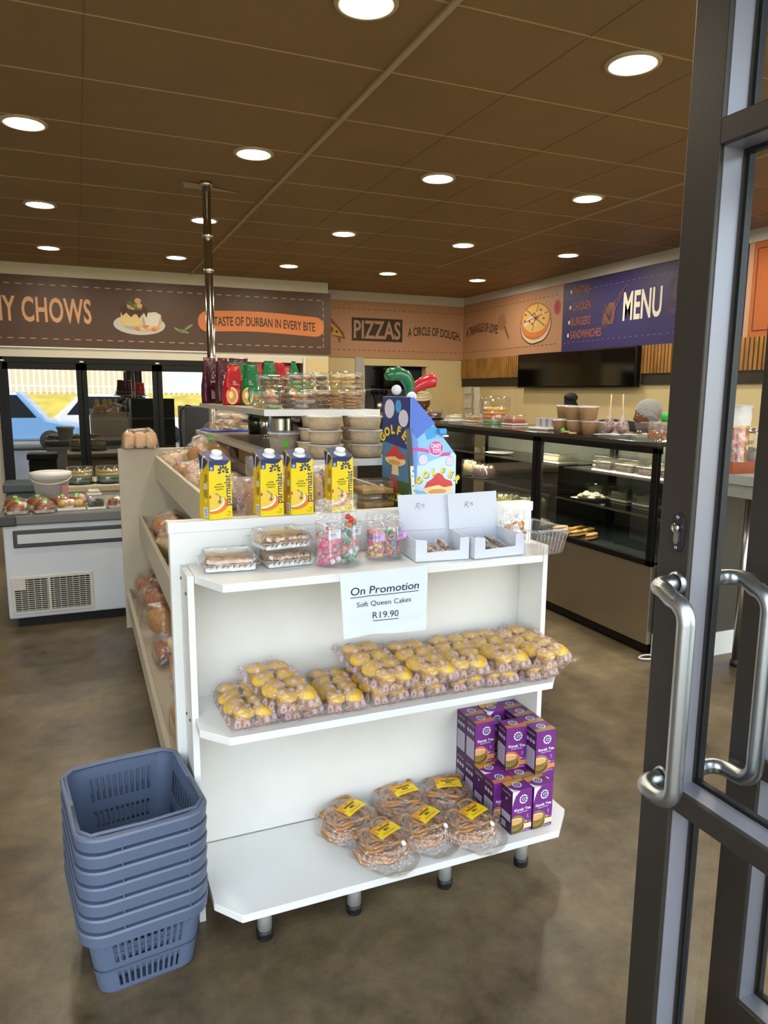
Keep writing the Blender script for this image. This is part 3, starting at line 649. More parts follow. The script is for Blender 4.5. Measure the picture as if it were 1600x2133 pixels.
# ---------------------------------------------------------------- entrance doors (aluminium, glazed, opened inwards)
M_ALU_SKY = flat('aluminium_skylit', '#8c8d97', 0.38, metal=0.3)  # same profile, paler and bluer: daylight from the sky put into the colour
M_GASK = flat('gasket', '#0a0c10', 0.5); M_SATIN = flat('satin_steel', '#b4b8ba', 0.33, metal=1.0, bmp=0.02, bscale=200)
M_DGL = pane_glass('door_glass', (0.97, 0.985, 0.98), 0.0, 0.0, 1.18)
def door(nm, X, YF, WD, handle):
    """leaf lies in the plane x = X..X+0.045, free edge at y = YF, hinge edge at YF-WD"""
    t = bpy.data.objects.new(nm, None); COL.objects.link(t); struct(t); t.location = (X, YF, 0)
    t['label'] = 'dark bronze aluminium glazed door leaf standing open'
    D = 0.05; S = 0.074
    m = MB(); m.box(0, -S, 0.02, D, 0, 2.5, M_ALU); m.build('lock_stile', t, bevel=0.002)
    m = MB(); m.box(0, -WD, 0.02, D, -WD+S, 2.5, M_ALU); m.build('hinge_stile', t, bevel=0.002)
    for (z0, z1) in ((0.02, 0.20), (0.722, 0.764), (1.907, 1.949), (2.42, 2.5)):
        m = MB(); m.box(0, -WD+S, z0, D, -S, z1, M_ALU); m.build('rail', t, bevel=0.002)
    for (z0, z1) in ((0.20, 0.722), (0.764, 1.907), (1.949, 2.42)):
        # inner face of the profile towards the pane, beads and gasket
        m = MB()
        for (ya, yb_) in ((-S-0.001, -S), (-WD+S, -WD+S+0.001)):
            m.box(0.010, ya-0.0005, z0, 0.058, yb_+0.0005, z1, M_ALU_SKY)
        m.box(0.010, -WD+S, z0-0.0005, 0.052, -S, z0+0.001, M_ALU_SKY); m.box(0.010, -WD+S, z1-0.001, 0.052, -S, z1+0.0005, M_ALU_SKY)
        m.build('glazing_bead', t)
        m = MB()
        for y in (-S-0.010, -WD+S): m.box(0.058, y, z0, 0.072, y+0.010, z1, M_GASK)
        m.box(0.054, -WD+S, z0, 0.066, -S, z0+0.008, M_GASK); m.box(0.054, -WD+S, z1-0.008, 0.066, -S, z1, M_GASK); m.build('gasket', t)
        m = MB(); m.quad((0.062, -WD+S, z0), (0.062, -S, z0), (0.062, -S, z1), (0.062, -WD+S, z1), M_DGL); m.build('pane', t)
    m = MB(); m.box(0.052, -S-0.004, 0.02, 0.075, -0.004, 2.5, M_ALU); m.build('outer_bead', t)
    if handle:
        for sgn, x0 in ((-1, 0.0), (1, D+0.024)):
            yy = -0.056; zt, zb = 1.160, 0.776; R_ = 0.0155
            # cranked pull: out from the leaf, along towards the viewer, then down
            pts = []
            def arc(p, d0, d1, r, n=6):
                p, d0, d1 = Vector(p), Vector(d0), Vector(d1)
                for k in range(n+1):
                    a = pi/2*k/n; pts.append(p + d0*r*(sin(a)-1) + d1*r*(1-cos(a)))
            ox = x0 + sgn*0.062
            zt2, zb2 = zt-0.012, zb+0.0
            pts.append(Vector((x0, yy, zt)))
            arc((ox, yy, zt), (sgn, 0, 0), (0, -1, 0), 0.03)
            arc((ox+sgn*0.0, yy-0.085, zt2), (0, -1, 0), (0, 0, -1), 0.035)
            arc((ox, yy-0.085, zb2), (0, 0, -1), (0, 1, 0), 0.035)
            arc((ox, yy, zb), (0, 1, 0), (-sgn, 0, 0), 0.03)
            pts.append(Vector((x0, yy, zb)))
            m = MB(); m.tube(pts, R_, M_SATIN, 16); h = m.build('pull_handle', t)
            for z in (zt, zb):
                m = MB(); m.push(T((x0, yy, z)) @ RY(sgn*pi/2)).lathe([(0.0, 0.0), (0.021, 0.0), (0.021, 0.008), (0.017, 0.01)], M_SATIN, 20, cap=False).pop(); m.build('rose', h)
        m = MB(); pts = [(0.015*cos(a), 0.022+0.015*sin(a)) for a in [pi*k/8 for k in range(9)]]+[(0.015*cos(a), -0.022+0.015*sin(a)) for a in [pi+pi*k/8 for k in range(9)]]
        m.push(frame((0, -0.046, 1.252), (0, -1, 0), (0, 0, 1))).prism(pts, -0.0005, 0.003, flat('lock_plate', '#44434a', 0.35, metal=0.8))
        lp = m.build('lock_plate', t, bevel=0.0008)
        m = MB(); m.push(frame((-0.003, -0.046, 1.252), (0, -1, 0), (0, 0, 1)))
        m.push(T((0, 0.009, 0))).lathe([(0.0085, 0), (0.0085, 0.006), (0.007, 0.0075), (0, 0.0075)], M_CHROME, 20); m.box(-0.0006, -0.005, 0.0072, 0.0006, 0.005, 0.0079, M_GASK); m.pop()
        m.prism([(-0.0055, 0.004), (-0.0055, -0.016), (-0.003, -0.021), (0.003, -0.021), (0.0055, -0.016), (0.0055, 0.004)], 0, 0.002, M_STEEL)
        m.build('cylinder', lp)
        for dz in (-0.028, 0.028):
            m = MB(); m.push(frame((-0.003, -0.046, 1.252+dz), (0, -1, 0), (0, 0, 1))).lathe([(0.0035, 0), (0.0035, 0.001), (0.001, 0.0014), (0, 0.0008)], M_STEEL, 12).pop(); m.build('screw', lp)
    return t
door('door_1', 1.0, 1.04, 0.90, True)
door('door_2', 1.25, 1.055, 0.90, False)
mb = MB(); mb.box(1.0, 0.10, 0, 1.33, 0.16, 2.6, M_ALU); struct(mb.build('column_front', bevel=0.002))

# ---------------------------------------------------------------- gondola shelving
M_LAM = M_WHITE; M_BEIGE = flat('beige_laminate', '#c3b9a4', 0.45, var=0.02); M_EDGE = flat('edge_band', '#e9e9e6', 0.4); M_FOOT = flat('black_foot', '#101012', 0.5)
t = thing('gondola', 'white laminate shelving island with stepped trays and centre tiers', 'shelving', (0, 0, 0))
m = MB(); m.box(0.215, 2.06, 0.0, 1.41, 2.10, 1.137, M_LAM); m.build('end_panel', t, bevel=0.002)
m = MB(); m.box(0.212, 2.056, 1.108, 1.413, 2.104, 1.139, M_EDGE); m.build('end_cap', t, bevel=0.002)
m = MB(); m.box(0.212, 4.75, 0.0, 1.41, 4.79, 1.146, M_BEIGE); m.build('end_panel', t, bevel=0.002)
m = MB(); m.box(0.80, 2.10, 0.05, 0.83, 4.75, 1.12, M_BEIGE); m.build('spine', t)
def tray(x_in, x_out, z_in, z_out, lip, side):
    """sloping tray between the end panels with an upright front lip"""
    m = MB()
    m.add([(x_in, 2.10, z_in), (x_out, 2.10, z_out), (x_out, 4.75, z_out), (x_in, 4.75, z_in), (x_in, 2.10, z_in-0.018), (x_out, 2.10, z_out-0.018), (x_out, 4.75, z_out-0.018), (x_in, 4.75, z_in-0.018)],
          [(0,1,2,3) if side > 0 else (3,2,1,0), (4,7,6,5), (0,4,5,1), (3,2,6,7)], M_BEIGE)
    b = m.build('tray', t)
    w_ = 0.02*side
    for (y0, y1) in ((2.101, 3.38), (3.384, 4.749)):
        m = MB(); m.box(min(x_out, x_out+w_), y0, z_out-0.03, max(x_out, x_out+w_), y1, z_out+lip, M_BEIGE); m.build('front_lip', b, bevel=0.002)
tray(0.80, 0.448, 1.06, 0.985, 0.115, -1)
tray(0.80, 0.335, 0.70, 0.610, 0.115, -1)
tray(0.80, 0.240, 0.28, 0.185, 0.075, -1)
tray(0.83, 1.18, 1.06, 0.985, 0.115, 1)
tray(0.83, 1.29, 0.70, 0.610, 0.115, 1)
tray(0.83, 1.385, 0.28, 0.185, 0.075, 1)
for (x0, x1, y0, y1, z, nm) in ((0.655, 1.13, 2.75, 4.36, 1.433, 'top_shelf'), (0.690, 1.105, 2.5, 4.78, 1.258, 'tier_shelf')):
    m = MB(); m.box(x0, y0, z-0.024, x1, y1, z, flat('tier_grey', '#a39c8e', 0.4)); s_ = m.build(nm, t, bevel=0.0015)
    m = MB(); m.box(x0-0.001, y0-0.003, z-0.0245, x1+0.001, y0, z+0.0005, M_EDGE); m.build('front_edge', s_)
for y in (2.92, 3.77, 4.62):
    m = MB(); m.push(T((0.9, y, 1.258))).lathe([(0.022, 0), (0.022, 0.151)], M_CHROME, 20).pop(); m.push(T((0.9, y, 1.262))).lathe([(0.03, -0.004), (0.03, 0.002), (0.022, 0.006)], M_CHROME, 20).pop(); m.build('post', t)
    m = MB(); m.box(0.875, y-0.02, 1.06, 0.925, y+0.02, 1.236, flat('bracket_dark', '#4a4030', 0.5)); m.build('bracket', t)
for x in (0.82, 1.38):
    pass
# end bay with three shelves, facing the entrance
t = thing('end_shelf_unit', 'white end shelf unit with three clipped-corner shelves on steel legs', 'shelf', (0, 0, 0))
m = MB(); m.box(0.240, 1.913, 0.0, 0.258, 2.0595, 1.018, M_LAM); m.build('side_panel', t, bevel=0.001)
m = MB(); m.box(1.362, 1.913, 0.16, 1.380, 2.0595, 1.018, M_LAM); m.build('side_panel', t, bevel=0.001)
m = MB(); m.box(0.259, 2.050, 0.155, 1.361, 2.0595, 1.0, flat('back_board', '#dcdbd5', 0.45, var=0.02)); m.build('back_board', t)
def shelf(pts, z, th=0.022):
    m = MB(); m.prism(pts, z-th, z, M_LAM); return m.build('shelf', t, bevel=0.0015)
shelf([(0.259, 2.049), (0.259, 1.911), (0.312, 1.790), (1.272, 1.790), (1.361, 1.905), (1.361, 2.049)], 1.02)
shelf([(0.248, 1.912), (0.248, 1.838), (0.315, 1.762), (1.310, 1.762), (1.374, 1.838), (1.374, 1.912), (1.3615, 1.912), (1.3615, 2.049), (0.2585, 2.049), (0.2585, 1.912)], 0.62)
shelf([(0.262, 2.049), (0.262, 1.778), (0.322, 1.702), (1.315, 1.702), (1.405, 1.795), (1.405, 1.905), (1.361, 1.912), (1.361, 2.049)], 0.152)
M_LEG = flat('leg_steel', '#c4c4c0', 0.35, metal=0.45)
for x in (0.400, 0.665, 0.962, 1.238):
    m = MB(); m.push(T((x, 1.79, 0))).lathe([(0.020, 0.026), (0.020, 0.130)], M_LEG, 20).pop(); l_ = m.build('leg', t)
    m = MB(); m.push(T((x, 1.79, 0))).lathe([(0.0, 0.0), (0.021, 0.0), (0.023, 0.004), (0.020, 0.009), (0.0235, 0.014), (0.0235, 0.026), (0.0195, 0.028)], M_FOOT, 20, cap=False).pop(); m.build('foot', l_)
for (x, y, z) in ((0.2395, 2.035, 0.985), (0.2395, 1.94, 0.965), (0.2395, 1.95, 0.60), (0.2395, 2.02, 0.59)):
    m = MB(); m.push(T((x, y, z)) @ RY(-pi/2)).lathe([(0.005, 0), (0.004, 0.002), (0, 0.0025)], flat('screw_dark', '#3c3a38', 0.5), 10).pop(); m.build('screw', t)
# promotion notice hanging from the top shelf edge
t = thing('paper_notice', 'white paper On Promotion price notice taped below the top shelf', 'notice', (0.752, 1.7875, 1.017))
m = MB(); nx, ny = 20, 24; vs = []; fs = []
for j in range(ny+1):
    for i in range(nx+1):
        u, v = i/nx, j/ny
        x = -0.131+0.262*u+0.005*v*(1-u)*2-0.004*u*v; z = 0.004-0.182*v+0.006*sin(u*5)*v*0.6
        y = -0.003-0.010*abs(noise.noise(Vector((u*3, v*3, 4))))*v-0.006*v*sin(u*6+1)**2
        vs.append((x, y, z))
for j in range(ny):
    for i in range(nx):
        a = j*(nx+1)+i; fs.append((a, a+nx+1, a+nx+2, a+1))
m.add(vs, fs, flat('paper_white', '#dfe6f2', 0.7, bmp=0.15, bscale=25), True); m.build('sheet', t)
def pz(px, py):
    u, v = (px+0.131)/0.262, -py/0.182
    return -0.003-0.010*abs(noise.noise(Vector((u*3, v*3, 4))))*v-0.006*v*sin(u*6+1)**2
a = MB(); MI = flat('print_ink', '#23272f', 0.7)
def line_text(s, x, y, h, w_, bold=0.0, ital=0.0, ul=False):
    q = MB(); q.text(s, x, y, h, MI, 'c', 0.8, bold, 0.0, maxw=w_, warp=(lambda px, py: (px+ital*(py-y), py)))
    o = [(v.x, pz(v.x, v.y)-0.0012, v.y) for v in q.v]; a.add(o, q.f, MI)
    if ul:
        for k in range(12):
            x0, x1 = x-w_/2+w_*k/12, x-w_/2+w_*(k+1)/12; yy = y-0.0065
            a.add([(x0, pz(x0, yy)-0.0012, yy-0.001), (x1, pz(x1, yy)-0.0012, yy-0.001), (x1, pz(x1, yy)-0.0012, yy+0.001), (x0, pz(x0, yy)-0.0012, yy+0.001)], [(0,1,2,3)], MI)
line_text('On Promotion', 0.0, -0.058, 0.021, 0.205, 0.008, 0.12, True)
line_text('Soft Queen Cakes', -0.002, -0.093, 0.014, 0.163)
line_text('R19.90', 0.002, -0.130, 0.0185, 0.076, 0.0, 0.0, True)
a.build('print', t)
# ---------------------------------------------------------------- stack of shopping baskets
M_BSK = flat('basket_blue_grey', '#56627a', 0.42, bmp=0.05, bscale=200)
def sect(hx, hy, r, z, n=7):
    return [(x, y, z) for x, y in rrect(-hx, -hy, hx, hy, r, n)]
def basket_body():
    """tapered bowl with rows of slots cut through its walls"""
    m = MB(); N = 4*8
    def ring(hx, hy, r, z): return sect(hx, hy, r, z)
    TH = 0.0025; HX0, HY0, HX1, HY1 = 0.118, 0.158, 0.146, 0.186; H = 0.20
    def half(z): k = z/H; return HX0+(HX1-HX0)*k, HY0+(HY1-HY0)*k
    zs = [0.012, 0.075, 0.085, 0.095, 0.165, 0.20]
    outer = [ring(HX0-0.012, HY0-0.012, 0.03, 0.0), ring(HX0, HY0, 0.035, 0.010)]
    # solid corners and bands; slotted straight walls
    def wall(axis, sgn):
        def P(u, z, off):
            hx, hy = half(z); hx -= off; hy -= off
            return (u*(hx-0.035), sgn*hy, z) if axis == 'y' else (sgn*hx, u*(hy-0.035), z)
        nslot = 11; edges_u = [-1.0]
        for k in range(nslot): c = -0.80+1.6*k/(nslot-1); edges_u += [c-0.048, c+0.048]
        edges_u.append(1.0)
        zz = [0.010, 0.022, 0.068, 0.082, 0.088, 0.098, 0.162, 0.20]; slot_rows = {1, 5}
        us = edges_u; vo = []; vi = []
        for z in zz:
            step = 0.004 if z > 0.085 else 0.0
            for u in us: vo.append(P(u, z, -step*0)); vi.append(P(u, z, TH))
        nu = len(us); fs = []; n0 = len(vo)
        for j in range(len(zz)-1):
            for i in range(nu-1):
                hole = j in slot_rows and i % 2 == 1
                a, b, c, d = j*nu+i, j*nu+i+1, (j+1)*nu+i+1, (j+1)*nu+i
                if not hole: fs += [(a, b, c, d), (n0+d, n0+c, n0+b, n0+a)]
                else: fs += [(a, n0+a, n0+d, d), (b, c, n0+c, n0+b), (a, b, n0+b, n0+a), (d, n0+d, n0+c, c)]
        if (axis == 'y') == (sgn > 0): fs = [f[::-1] for f in fs]
        m.add(vo+vi, fs, M_BSK)
    for ax in ('x', 'y'):
        for s_ in (-1, 1): wall(ax, s_)
    for sx in (-1, 1):
        for sy in (-1, 1):
            for off in (0, TH):
                vs = []; zz = [0.010, 0.068, 0.088, 0.20]; K = 6
                for z in zz:
                    hx, hy = half(z); hx -= off; hy -= off
                    for k in range(K+1):
                        a = pi/2*k/K; vs.append((sx*(hx-0.035*(hx+0)/hx+ (0.035)*cos(a)), sy*(hy-0.035+0.035*sin(a)), z))
                fs = [(j*(K+1)+k, j*(K+1)+k+1, (j+1)*(K+1)+k+1, (j+1)*(K+1)+k) for j in range(len(zz)-1) for k in range(K)]
                m.add(vs, fs, M_BSK, True)
    m.add(sect(HX0, HY0, 0.035, 0.010), [tuple(range(len(sect(HX0, HY0, 0.035, 0.010))))], M_BSK)
    m.add(sect(HX0-0.003, HY0-0.003, 0.035, 0.013), [tuple(range(len(sect(HX0, HY0, 0.035, 0.013))))], M_BSK)
    lo = sect(HX0-0.006, HY0-0.006, 0.035, 0.0); hi = sect(HX0, HY0, 0.035, 0.010); n = len(lo)
    m.add(lo+hi, [(i, (i+1) % n, n+(i+1) % n, n+i) for i in range(n)], M_BSK)
    hx, hy = half(0.078); k1 = sect(hx+0.0015, hy+0.0015, 0.036, 0.074); k2 = sect(hx+0.004, hy+0.004, 0.037, 0.082); n = len(k1)
    m.add(k1+k2, [(i, (i+1) % n, n+(i+1) % n, n+i) for i in range(n)], M_BSK)
    return m
def basket_rim():
    m = MB(); z0, z1 = 0.1695, 0.203
    a = sect(0.159, 0.199, 0.066, z0); b = sect(0.162, 0.202, 0.068, z1-0.005); c = sect(0.159, 0.199, 0.065, z1); d = sect(0.144, 0.184, 0.054, z1); e = sect(0.143, 0.183, 0.052, z1-0.012)
    n = len(a)
    i2 = sect(0.156, 0.196, 0.063, z0); i3 = sect(0.156, 0.196, 0.063, z1-0.006); i4 = sect(0.1455, 0.1855, 0.041, z1-0.008)
    for p, q in ((i4, i3), (i3, i2), (i2, a), (a, b), (b, c), (c, d), (d, e)): m.add(p+q, [(i, (i+1) % n, n+(i+1) % n, n+i) for i in range(n)], M_BSK, True)
    return m
def make_basket(lab):
    t = thing('shopping_basket', lab, 'basket', (0, 0, 0), 0, 'nested shopping baskets beside the end shelf')
    basket_body().build('body', t); basket_rim().build('rim', t)
    m = MB()
    for x in (-0.06, 0.10): m.box(x-0.0015, -0.2005, 0.1605, x+0.0015, -0.182, 0.171, M_BSK)
    m.build('rim_rib', t)
    return t
def add_handles(t):
    for s_ in (-1, 1):
        m = MB(); pts = [(s_*0.1495*1.0, -0.02, 0.190)]
        pts = [(s_*0.148, -0.012, 0.200), (s_*0.148, -0.14, 0.2045), (s_*0.125, -0.172, 0.2045), (0, -0.178, 0.2045)] if s_ < 0 else [(s_*0.148, 0.012, 0.200), (s_*0.148, 0.14, 0.2045), (s_*0.125, 0.172, 0.2045), (0, 0.178, 0.2045), (-0.125, 0.172, 0.2045), (-0.148, 0.14, 0.2045), (-0.148, 0.012, 0.2)]
        if s_ < 0: pts += [(0.125, -0.172, 0.2045), (0.148, -0.14, 0.2045), (0.148, -0.012, 0.2)]
        m.tube(pts, 0.0045, M_BSK, 8); m.build('handle', t)
b0 = make_basket('lowest blue-grey shopping basket standing on the floor')
BX, BY, BR = 0.070, 1.905, RAD(7)
b0.location = (BX, BY, 0.0); b0.rotation_euler = (0, 0, BR)
ORD = ['second', 'third', 'fourth', 'fifth', 'sixth']
for k in range(1, 7):
    lab = 'topmost blue-grey shopping basket with its folded handle showing' if k == 6 else '%s blue-grey shopping basket counted up from the floor' % ORD[k-1]
    b = dup(b0, (BX+0.0008*k, BY, 0.042*k), BR, lab)
    if k == 6: add_handles(b)

# ---------------------------------------------------------------- custard cartons on the end panel cap
M_CY = flat('carton_yellow', '#f2d614', 0.4); M_CYD = flat('carton_side', '#d9b512', 0.4); M_NAVY = flat('carton_navy', '#1b2c63', 0.4); M_NAVY2 = flat('carton_blue', '#2b4fa0', 0.4)
M_CAP = flat('cap_white', '#eef0f0', 0.35); M_CUST = flat('print_custard', '#f0cc4a', 0.5); M_PO = flat('print_orange', '#e8812a', 0.5); M_PBR = flat('print_brown', '#8a5a34', 0.5); M_INKB = flat('print_black', '#1d1d24', 0.6)
def make_carton(lab):
    t = thing('custard_carton', lab, 'carton', (0,0,0), 0, 'vanilla custard cartons on the shelving end panel')
    w_, d, hf, hb = 0.072, 0.064, 0.168, 0.192
    b = MB()
    vs = [(0,0,0),(w_,0,0),(w_,d,0),(0,d,0),(0.002,0,hf),(w_-0.002,0,hf),(w_-0.004,d*0.9,hb),(0.004,d*0.9,hb)]
    b.add(vs, [(0,3,2,1),(0,1,5,4)], M_CY); b.add(vs, [(1,2,6,5),(2,3,7,6),(3,0,4,7)], M_CYD); b.add(vs, [(4,5,6,7)], M_NAVY)
    b.build('body', t, bevel=0.0012)
    a = MB(); a.push(frame((0, -0.0004, 0), (1, 0, 0), (0, 0, 1)))
    pol(a, [(0.002, hf), (0.002, 0.140), (0.017, 0.139), (0.018, 0.156), (0.040, 0.153), (0.056, 0.155), (w_-0.0025, hf)], M_NAVY, 0.0)
    pol(a, [(0.004, 0.141), (0.016, 0.1405), (0.016, 0.153), (0.004, 0.153)], M_NAVY2, 0.0002)
    for k in range(3): pol(a, [(0.006, 0.148-0.003*k), (0.013, 0.148-0.003*k), (0.013, 0.1495-0.003*k), (0.006, 0.1495-0.003*k)], M_CAP, 0.0004)
    for k in range(7):
        q = RAD(195-35*k); L = 0.0125
        ell(a, 0.046+L*cos(q)*1.0, 0.1365+L*sin(q), 0.0056, 0.0030, M_NAVY, 0.0003, q)
    ell(a, 0.046, 0.1365, 0.0034, 0.0036, M_NAVY, 0.0004)
    for k, w2 in enumerate(('vanilla', 'flavoured', 'custard')): a.text(w2, 0.032, 0.0985-0.0072*k, 0.0048, M_INKB, 'c', 0.9, 0.012, 0.0003, maxw=(0.019, 0.029, 0.023)[k])
    a.push(Matrix.Translation((0.0672, 0.037, 0.0)) @ RZ(pi/2)); a.text('parmalat', 0, 0, 0.0195, M_NAVY, 'l', 0.8, 0.010, 0.0004, maxw=0.089); a.pop()
    def ring(cx, cy, rx, ry, y0=0.0, cut=0.001): return [(max(cut, min(cx+rx*cos(q), 0.071)), cy+ry*sin(q)) for q in [2*pi*i/28 for i in range(28)]]
    pol(a, ring(0.016, 0.043, 0.043, 0.027), M_PO, 0.0002); pol(a, ring(0.007, 0.050, 0.041, 0.026), M_CAP, 0.0003); pol(a, ring(0.004, 0.054, 0.040, 0.0255), M_CUST, 0.0004)
    for k in range(9): ell(a, 0.022+0.013*sin(k*0.35), 0.074-0.0030*k, 0.0026, 0.0017, [M_NAVY2, M_PBR, flat('print_lilac', '#8a9cc8', 0.5)][k % 3], 0.0005+0.00003*k, 0.5)
    ell(a, 0.0035, 0.066, 0.003, 0.005, flat('print_red', '#c9442c', 0.5), 0.0006); ell(a, 0.033, 0.049, 0.005, 0.0032, M_PBR, 0.0009, 0.6)
    a.text('1 kg', 0.0655, 0.017, 0.0042, M_INKB, 'r', 0.9, 0.01, 0.0003)
    for k in range(2): a.text('dairy custard' if k else 'ultra pasteurised', 0.0665, 0.0105-0.0035*k, 0.0022, M_INKB, 'r', 0.8, 0, 0.0003)
    a.push(Matrix.Translation((0.0055, 0.004, 0)) @ RZ(pi/2)); a.text('store in a cool dry place', 0, 0, 0.0016, M_INKB, 'l', 0.7, 0, 0.0003, maxw=0.030); a.pop(); a.pop()
    # side print
    a.push(frame((-0.0004, d, 0), (0, -1, 0), (0, 0, 1)))
    pol(a, [(0.004, hf+0.019), (0.014, hf-0.026), (0.034, hf-0.024), (d-0.001, hf-0.001)], M_NAVY, 0.0)
    line(a, [(0.026, hf-0.035), (0.030, hf-0.002), (0.036, hf+0.011), (0.052, hf+0.010)], 0.0045, M_CAP, 0.0006)
    for k in range(9): line(a, [(0.040, 0.128-0.0032*k), (0.058, 0.128-0.0032*k)] if k < 6 else [(0.034, 0.128-0.0032*k), (0.050, 0.128-0.0032*k)], 0.0013, M_INKB, 0.0003)
    pol(a, [(0.036, 0.088), (0.056, 0.088), (0.056, 0.104), (0.036, 0.104)], M_CAP, 0.0003)
    for k in range(6): line(a, [(0.038, 0.090+0.0025*k), (0.054, 0.090+0.0025*k)], 0.0009, M_INKB, 0.0005)
    for k in range(8): line(a, [(0.032, 0.083-0.0028*k), (0.058-0.001*(k % 3), 0.083-0.0028*k)], 0.0010, M_INKB, 0.0003)
    pol(a, [(0.042, 0.050), (0.050, 0.050), (0.050, 0.056), (0.042, 0.056)], M_CAP, 0.0003)
    pol(a, [(0.030, 0.006), (0.058, 0.006), (0.058, 0.034), (0.030, 0.034)], M_CAP, 0.0003)
    for k in range(9): line(a, [(0.033, 0.0085+0.0026*k), (0.055, 0.0085+0.0026*k)], 0.0014 if k % 3 else 0.0007, M_NAVY, 0.0005)
    a.build('print', t)
    c = MB(); c.push(T((w_*0.5, d*0.34, hf+0.0075)) @ RX(RAD(20)))
    c.lathe([(0.0, 0.0), (0.0195, 0.0), (0.0185, 0.003), (0.0135, 0.006), (0.0135, 0.009)], M_CAP, 28)
    c.lathe([(0.0125, 0.006), (0.0148, 0.008), (0.0148, 0.017), (0.0135, 0.0185), (0.0, 0.0185)], M_CAP, 28); c.build('cap', t)
    return t
CART = [((0.3275, 2.0655), 17, 'custard carton furthest left, turned most to the side'), ((0.476, 2.0665), 7, 'second custard carton from the left, in front of the wrapped rolls'), ((0.566, 2.063), 5, 'third custard carton from the left, beside the second'), ((0.695, 2.068), 4, 'custard carton furthest right, above the pink gumball bag')]
c0 = make_carton('yellow and navy ' + CART[0][2]); c0.location = (CART[0][0][0], CART[0][0][1]-0.006, 1.1395); c0.rotation_euler = (0, 0, RAD(17))
for (p, r, lab) in CART[1:]: dup(c0, (p[0], p[1], 1.1395), RAD(r), 'yellow and navy ' + lab)

# ---------------------------------------------------------------- clamshells with baked slices
M_CLR = film('clear_tub', (0.97, 0.98, 0.98), 0.20, 0.06, 0.25, 14, 0.04); M_CLR2 = film('clear_bag', (0.99, 0.98, 0.97), 0.16, 0.12, 0.9, 34, 0.05)
M_BAKE = spotted('baked_crust', '#c08a4a', '#5e3a1e', 60, 0.55); M_TISSUE = flat('tissue', '#e9e7e6', 0.8, bmp=0.5, bscale=40); M_BAKE2 = flat('baked_pale', '#d8b070', 0.7, var=0.2, vscale=40)
def make_clamshell(lab, w_=0.158, d=0.135):
    t = thing('clamshell_box', lab, 'food box', (0,0,0), 0, 'clear clamshell boxes on the top shelf')
    def shell(z0, z1, g0, g1, ribs):
        m = MB(); a = [(x, y, z0) for x, y in rrect(-w_/2+g0, -d/2+g0, w_/2-g0, d/2-g0, 0.015, 10)]; b = [(x, y, z1) for x, y in rrect(-w_/2+g1, -d/2+g1, w_/2-g1, d/2-g1, 0.018, 10)]
        n = len(a); m.add(a+b, [(i, (i+1) % n, n+(i+1) % n, n+i) for i in range(n)]+[tuple(range(n))], M_CLR, True); return m
    m = shell(0.0, 0.026, 0.010, 0.002, 0); m.build('base', t)
    m = shell(0.058, 0.028, 0.016, 0.002, 0)
    m.add([(x, y, 0.0585) for x, y in rrect(-0.04, -0.04, 0.04, 0.04, 0.01)], [tuple(range(28))], M_CLR)
    for k in range(5): m.tube([(-w_/2+0.004, -0.045+0.022*k, 0.028), (-w_/2+0.016, -0.045+0.022*k, 0.057)], 0.002, M_CLR, 6); m.tube([(w_/2-0.004, -0.045+0.022*k, 0.028), (w_/2-0.016, -0.045+0.022*k, 0.057)], 0.002, M_CLR, 6)
    m.build('lid', t)
    m = MB(); m.tube([(x, y, 0.027) for x, y in rrect(-w_/2-0.003, -d/2-0.003, w_/2+0.003, d/2+0.003, 0.018, 6)], 0.0022, M_CLR, 6, closed=True); m.build('hinge_rim', t)
    m = MB()
    for k in range(9):
        x = -0.060+0.015*k; m.add([(x-0.0075, -d/2+0.012, 0.006), (x+0.006, -d/2+0.012, 0.004+0.008*(k % 2)), (x+0.006, -d/2+0.006, 0.020+0.004*(k % 3)), (x-0.006, -d/2+0.006, 0.018)], [(0,1,2,3)], M_TISSUE, True)
    m.box(-w_/2+0.014, -d/2+0.013, 0.002, w_/2-0.014, d/2-0.013, 0.010, M_TISSUE); m.build('paper_liner', t)
    for k in range(2):
        m = MB(); m.rbox(-0.062, -0.050+0.05*k, 0.0105, 0.062, -0.003+0.05*k, 0.042, 0.006, M_BAKE if k == 0 else M_BAKE2); m.build('baked_slice', t)
    return t
cs = make_clamshell('clear clamshell box of slices on the top shelf, leftmost'); cs.location = (0.360, 1.968, 1.0205); cs.scale = (1, 1, 0.86); cs.rotation_euler = (0, 0, RAD(-4))
dup(cs, (0.520, 1.968, 1.0205), RAD(5), 'clear clamshell box of slices, lower one of the stacked pair')
dup(cs, (0.508, 1.968, 1.0715), RAD(10), 'clear clamshell box of golden slices, upper one of the stacked pair')

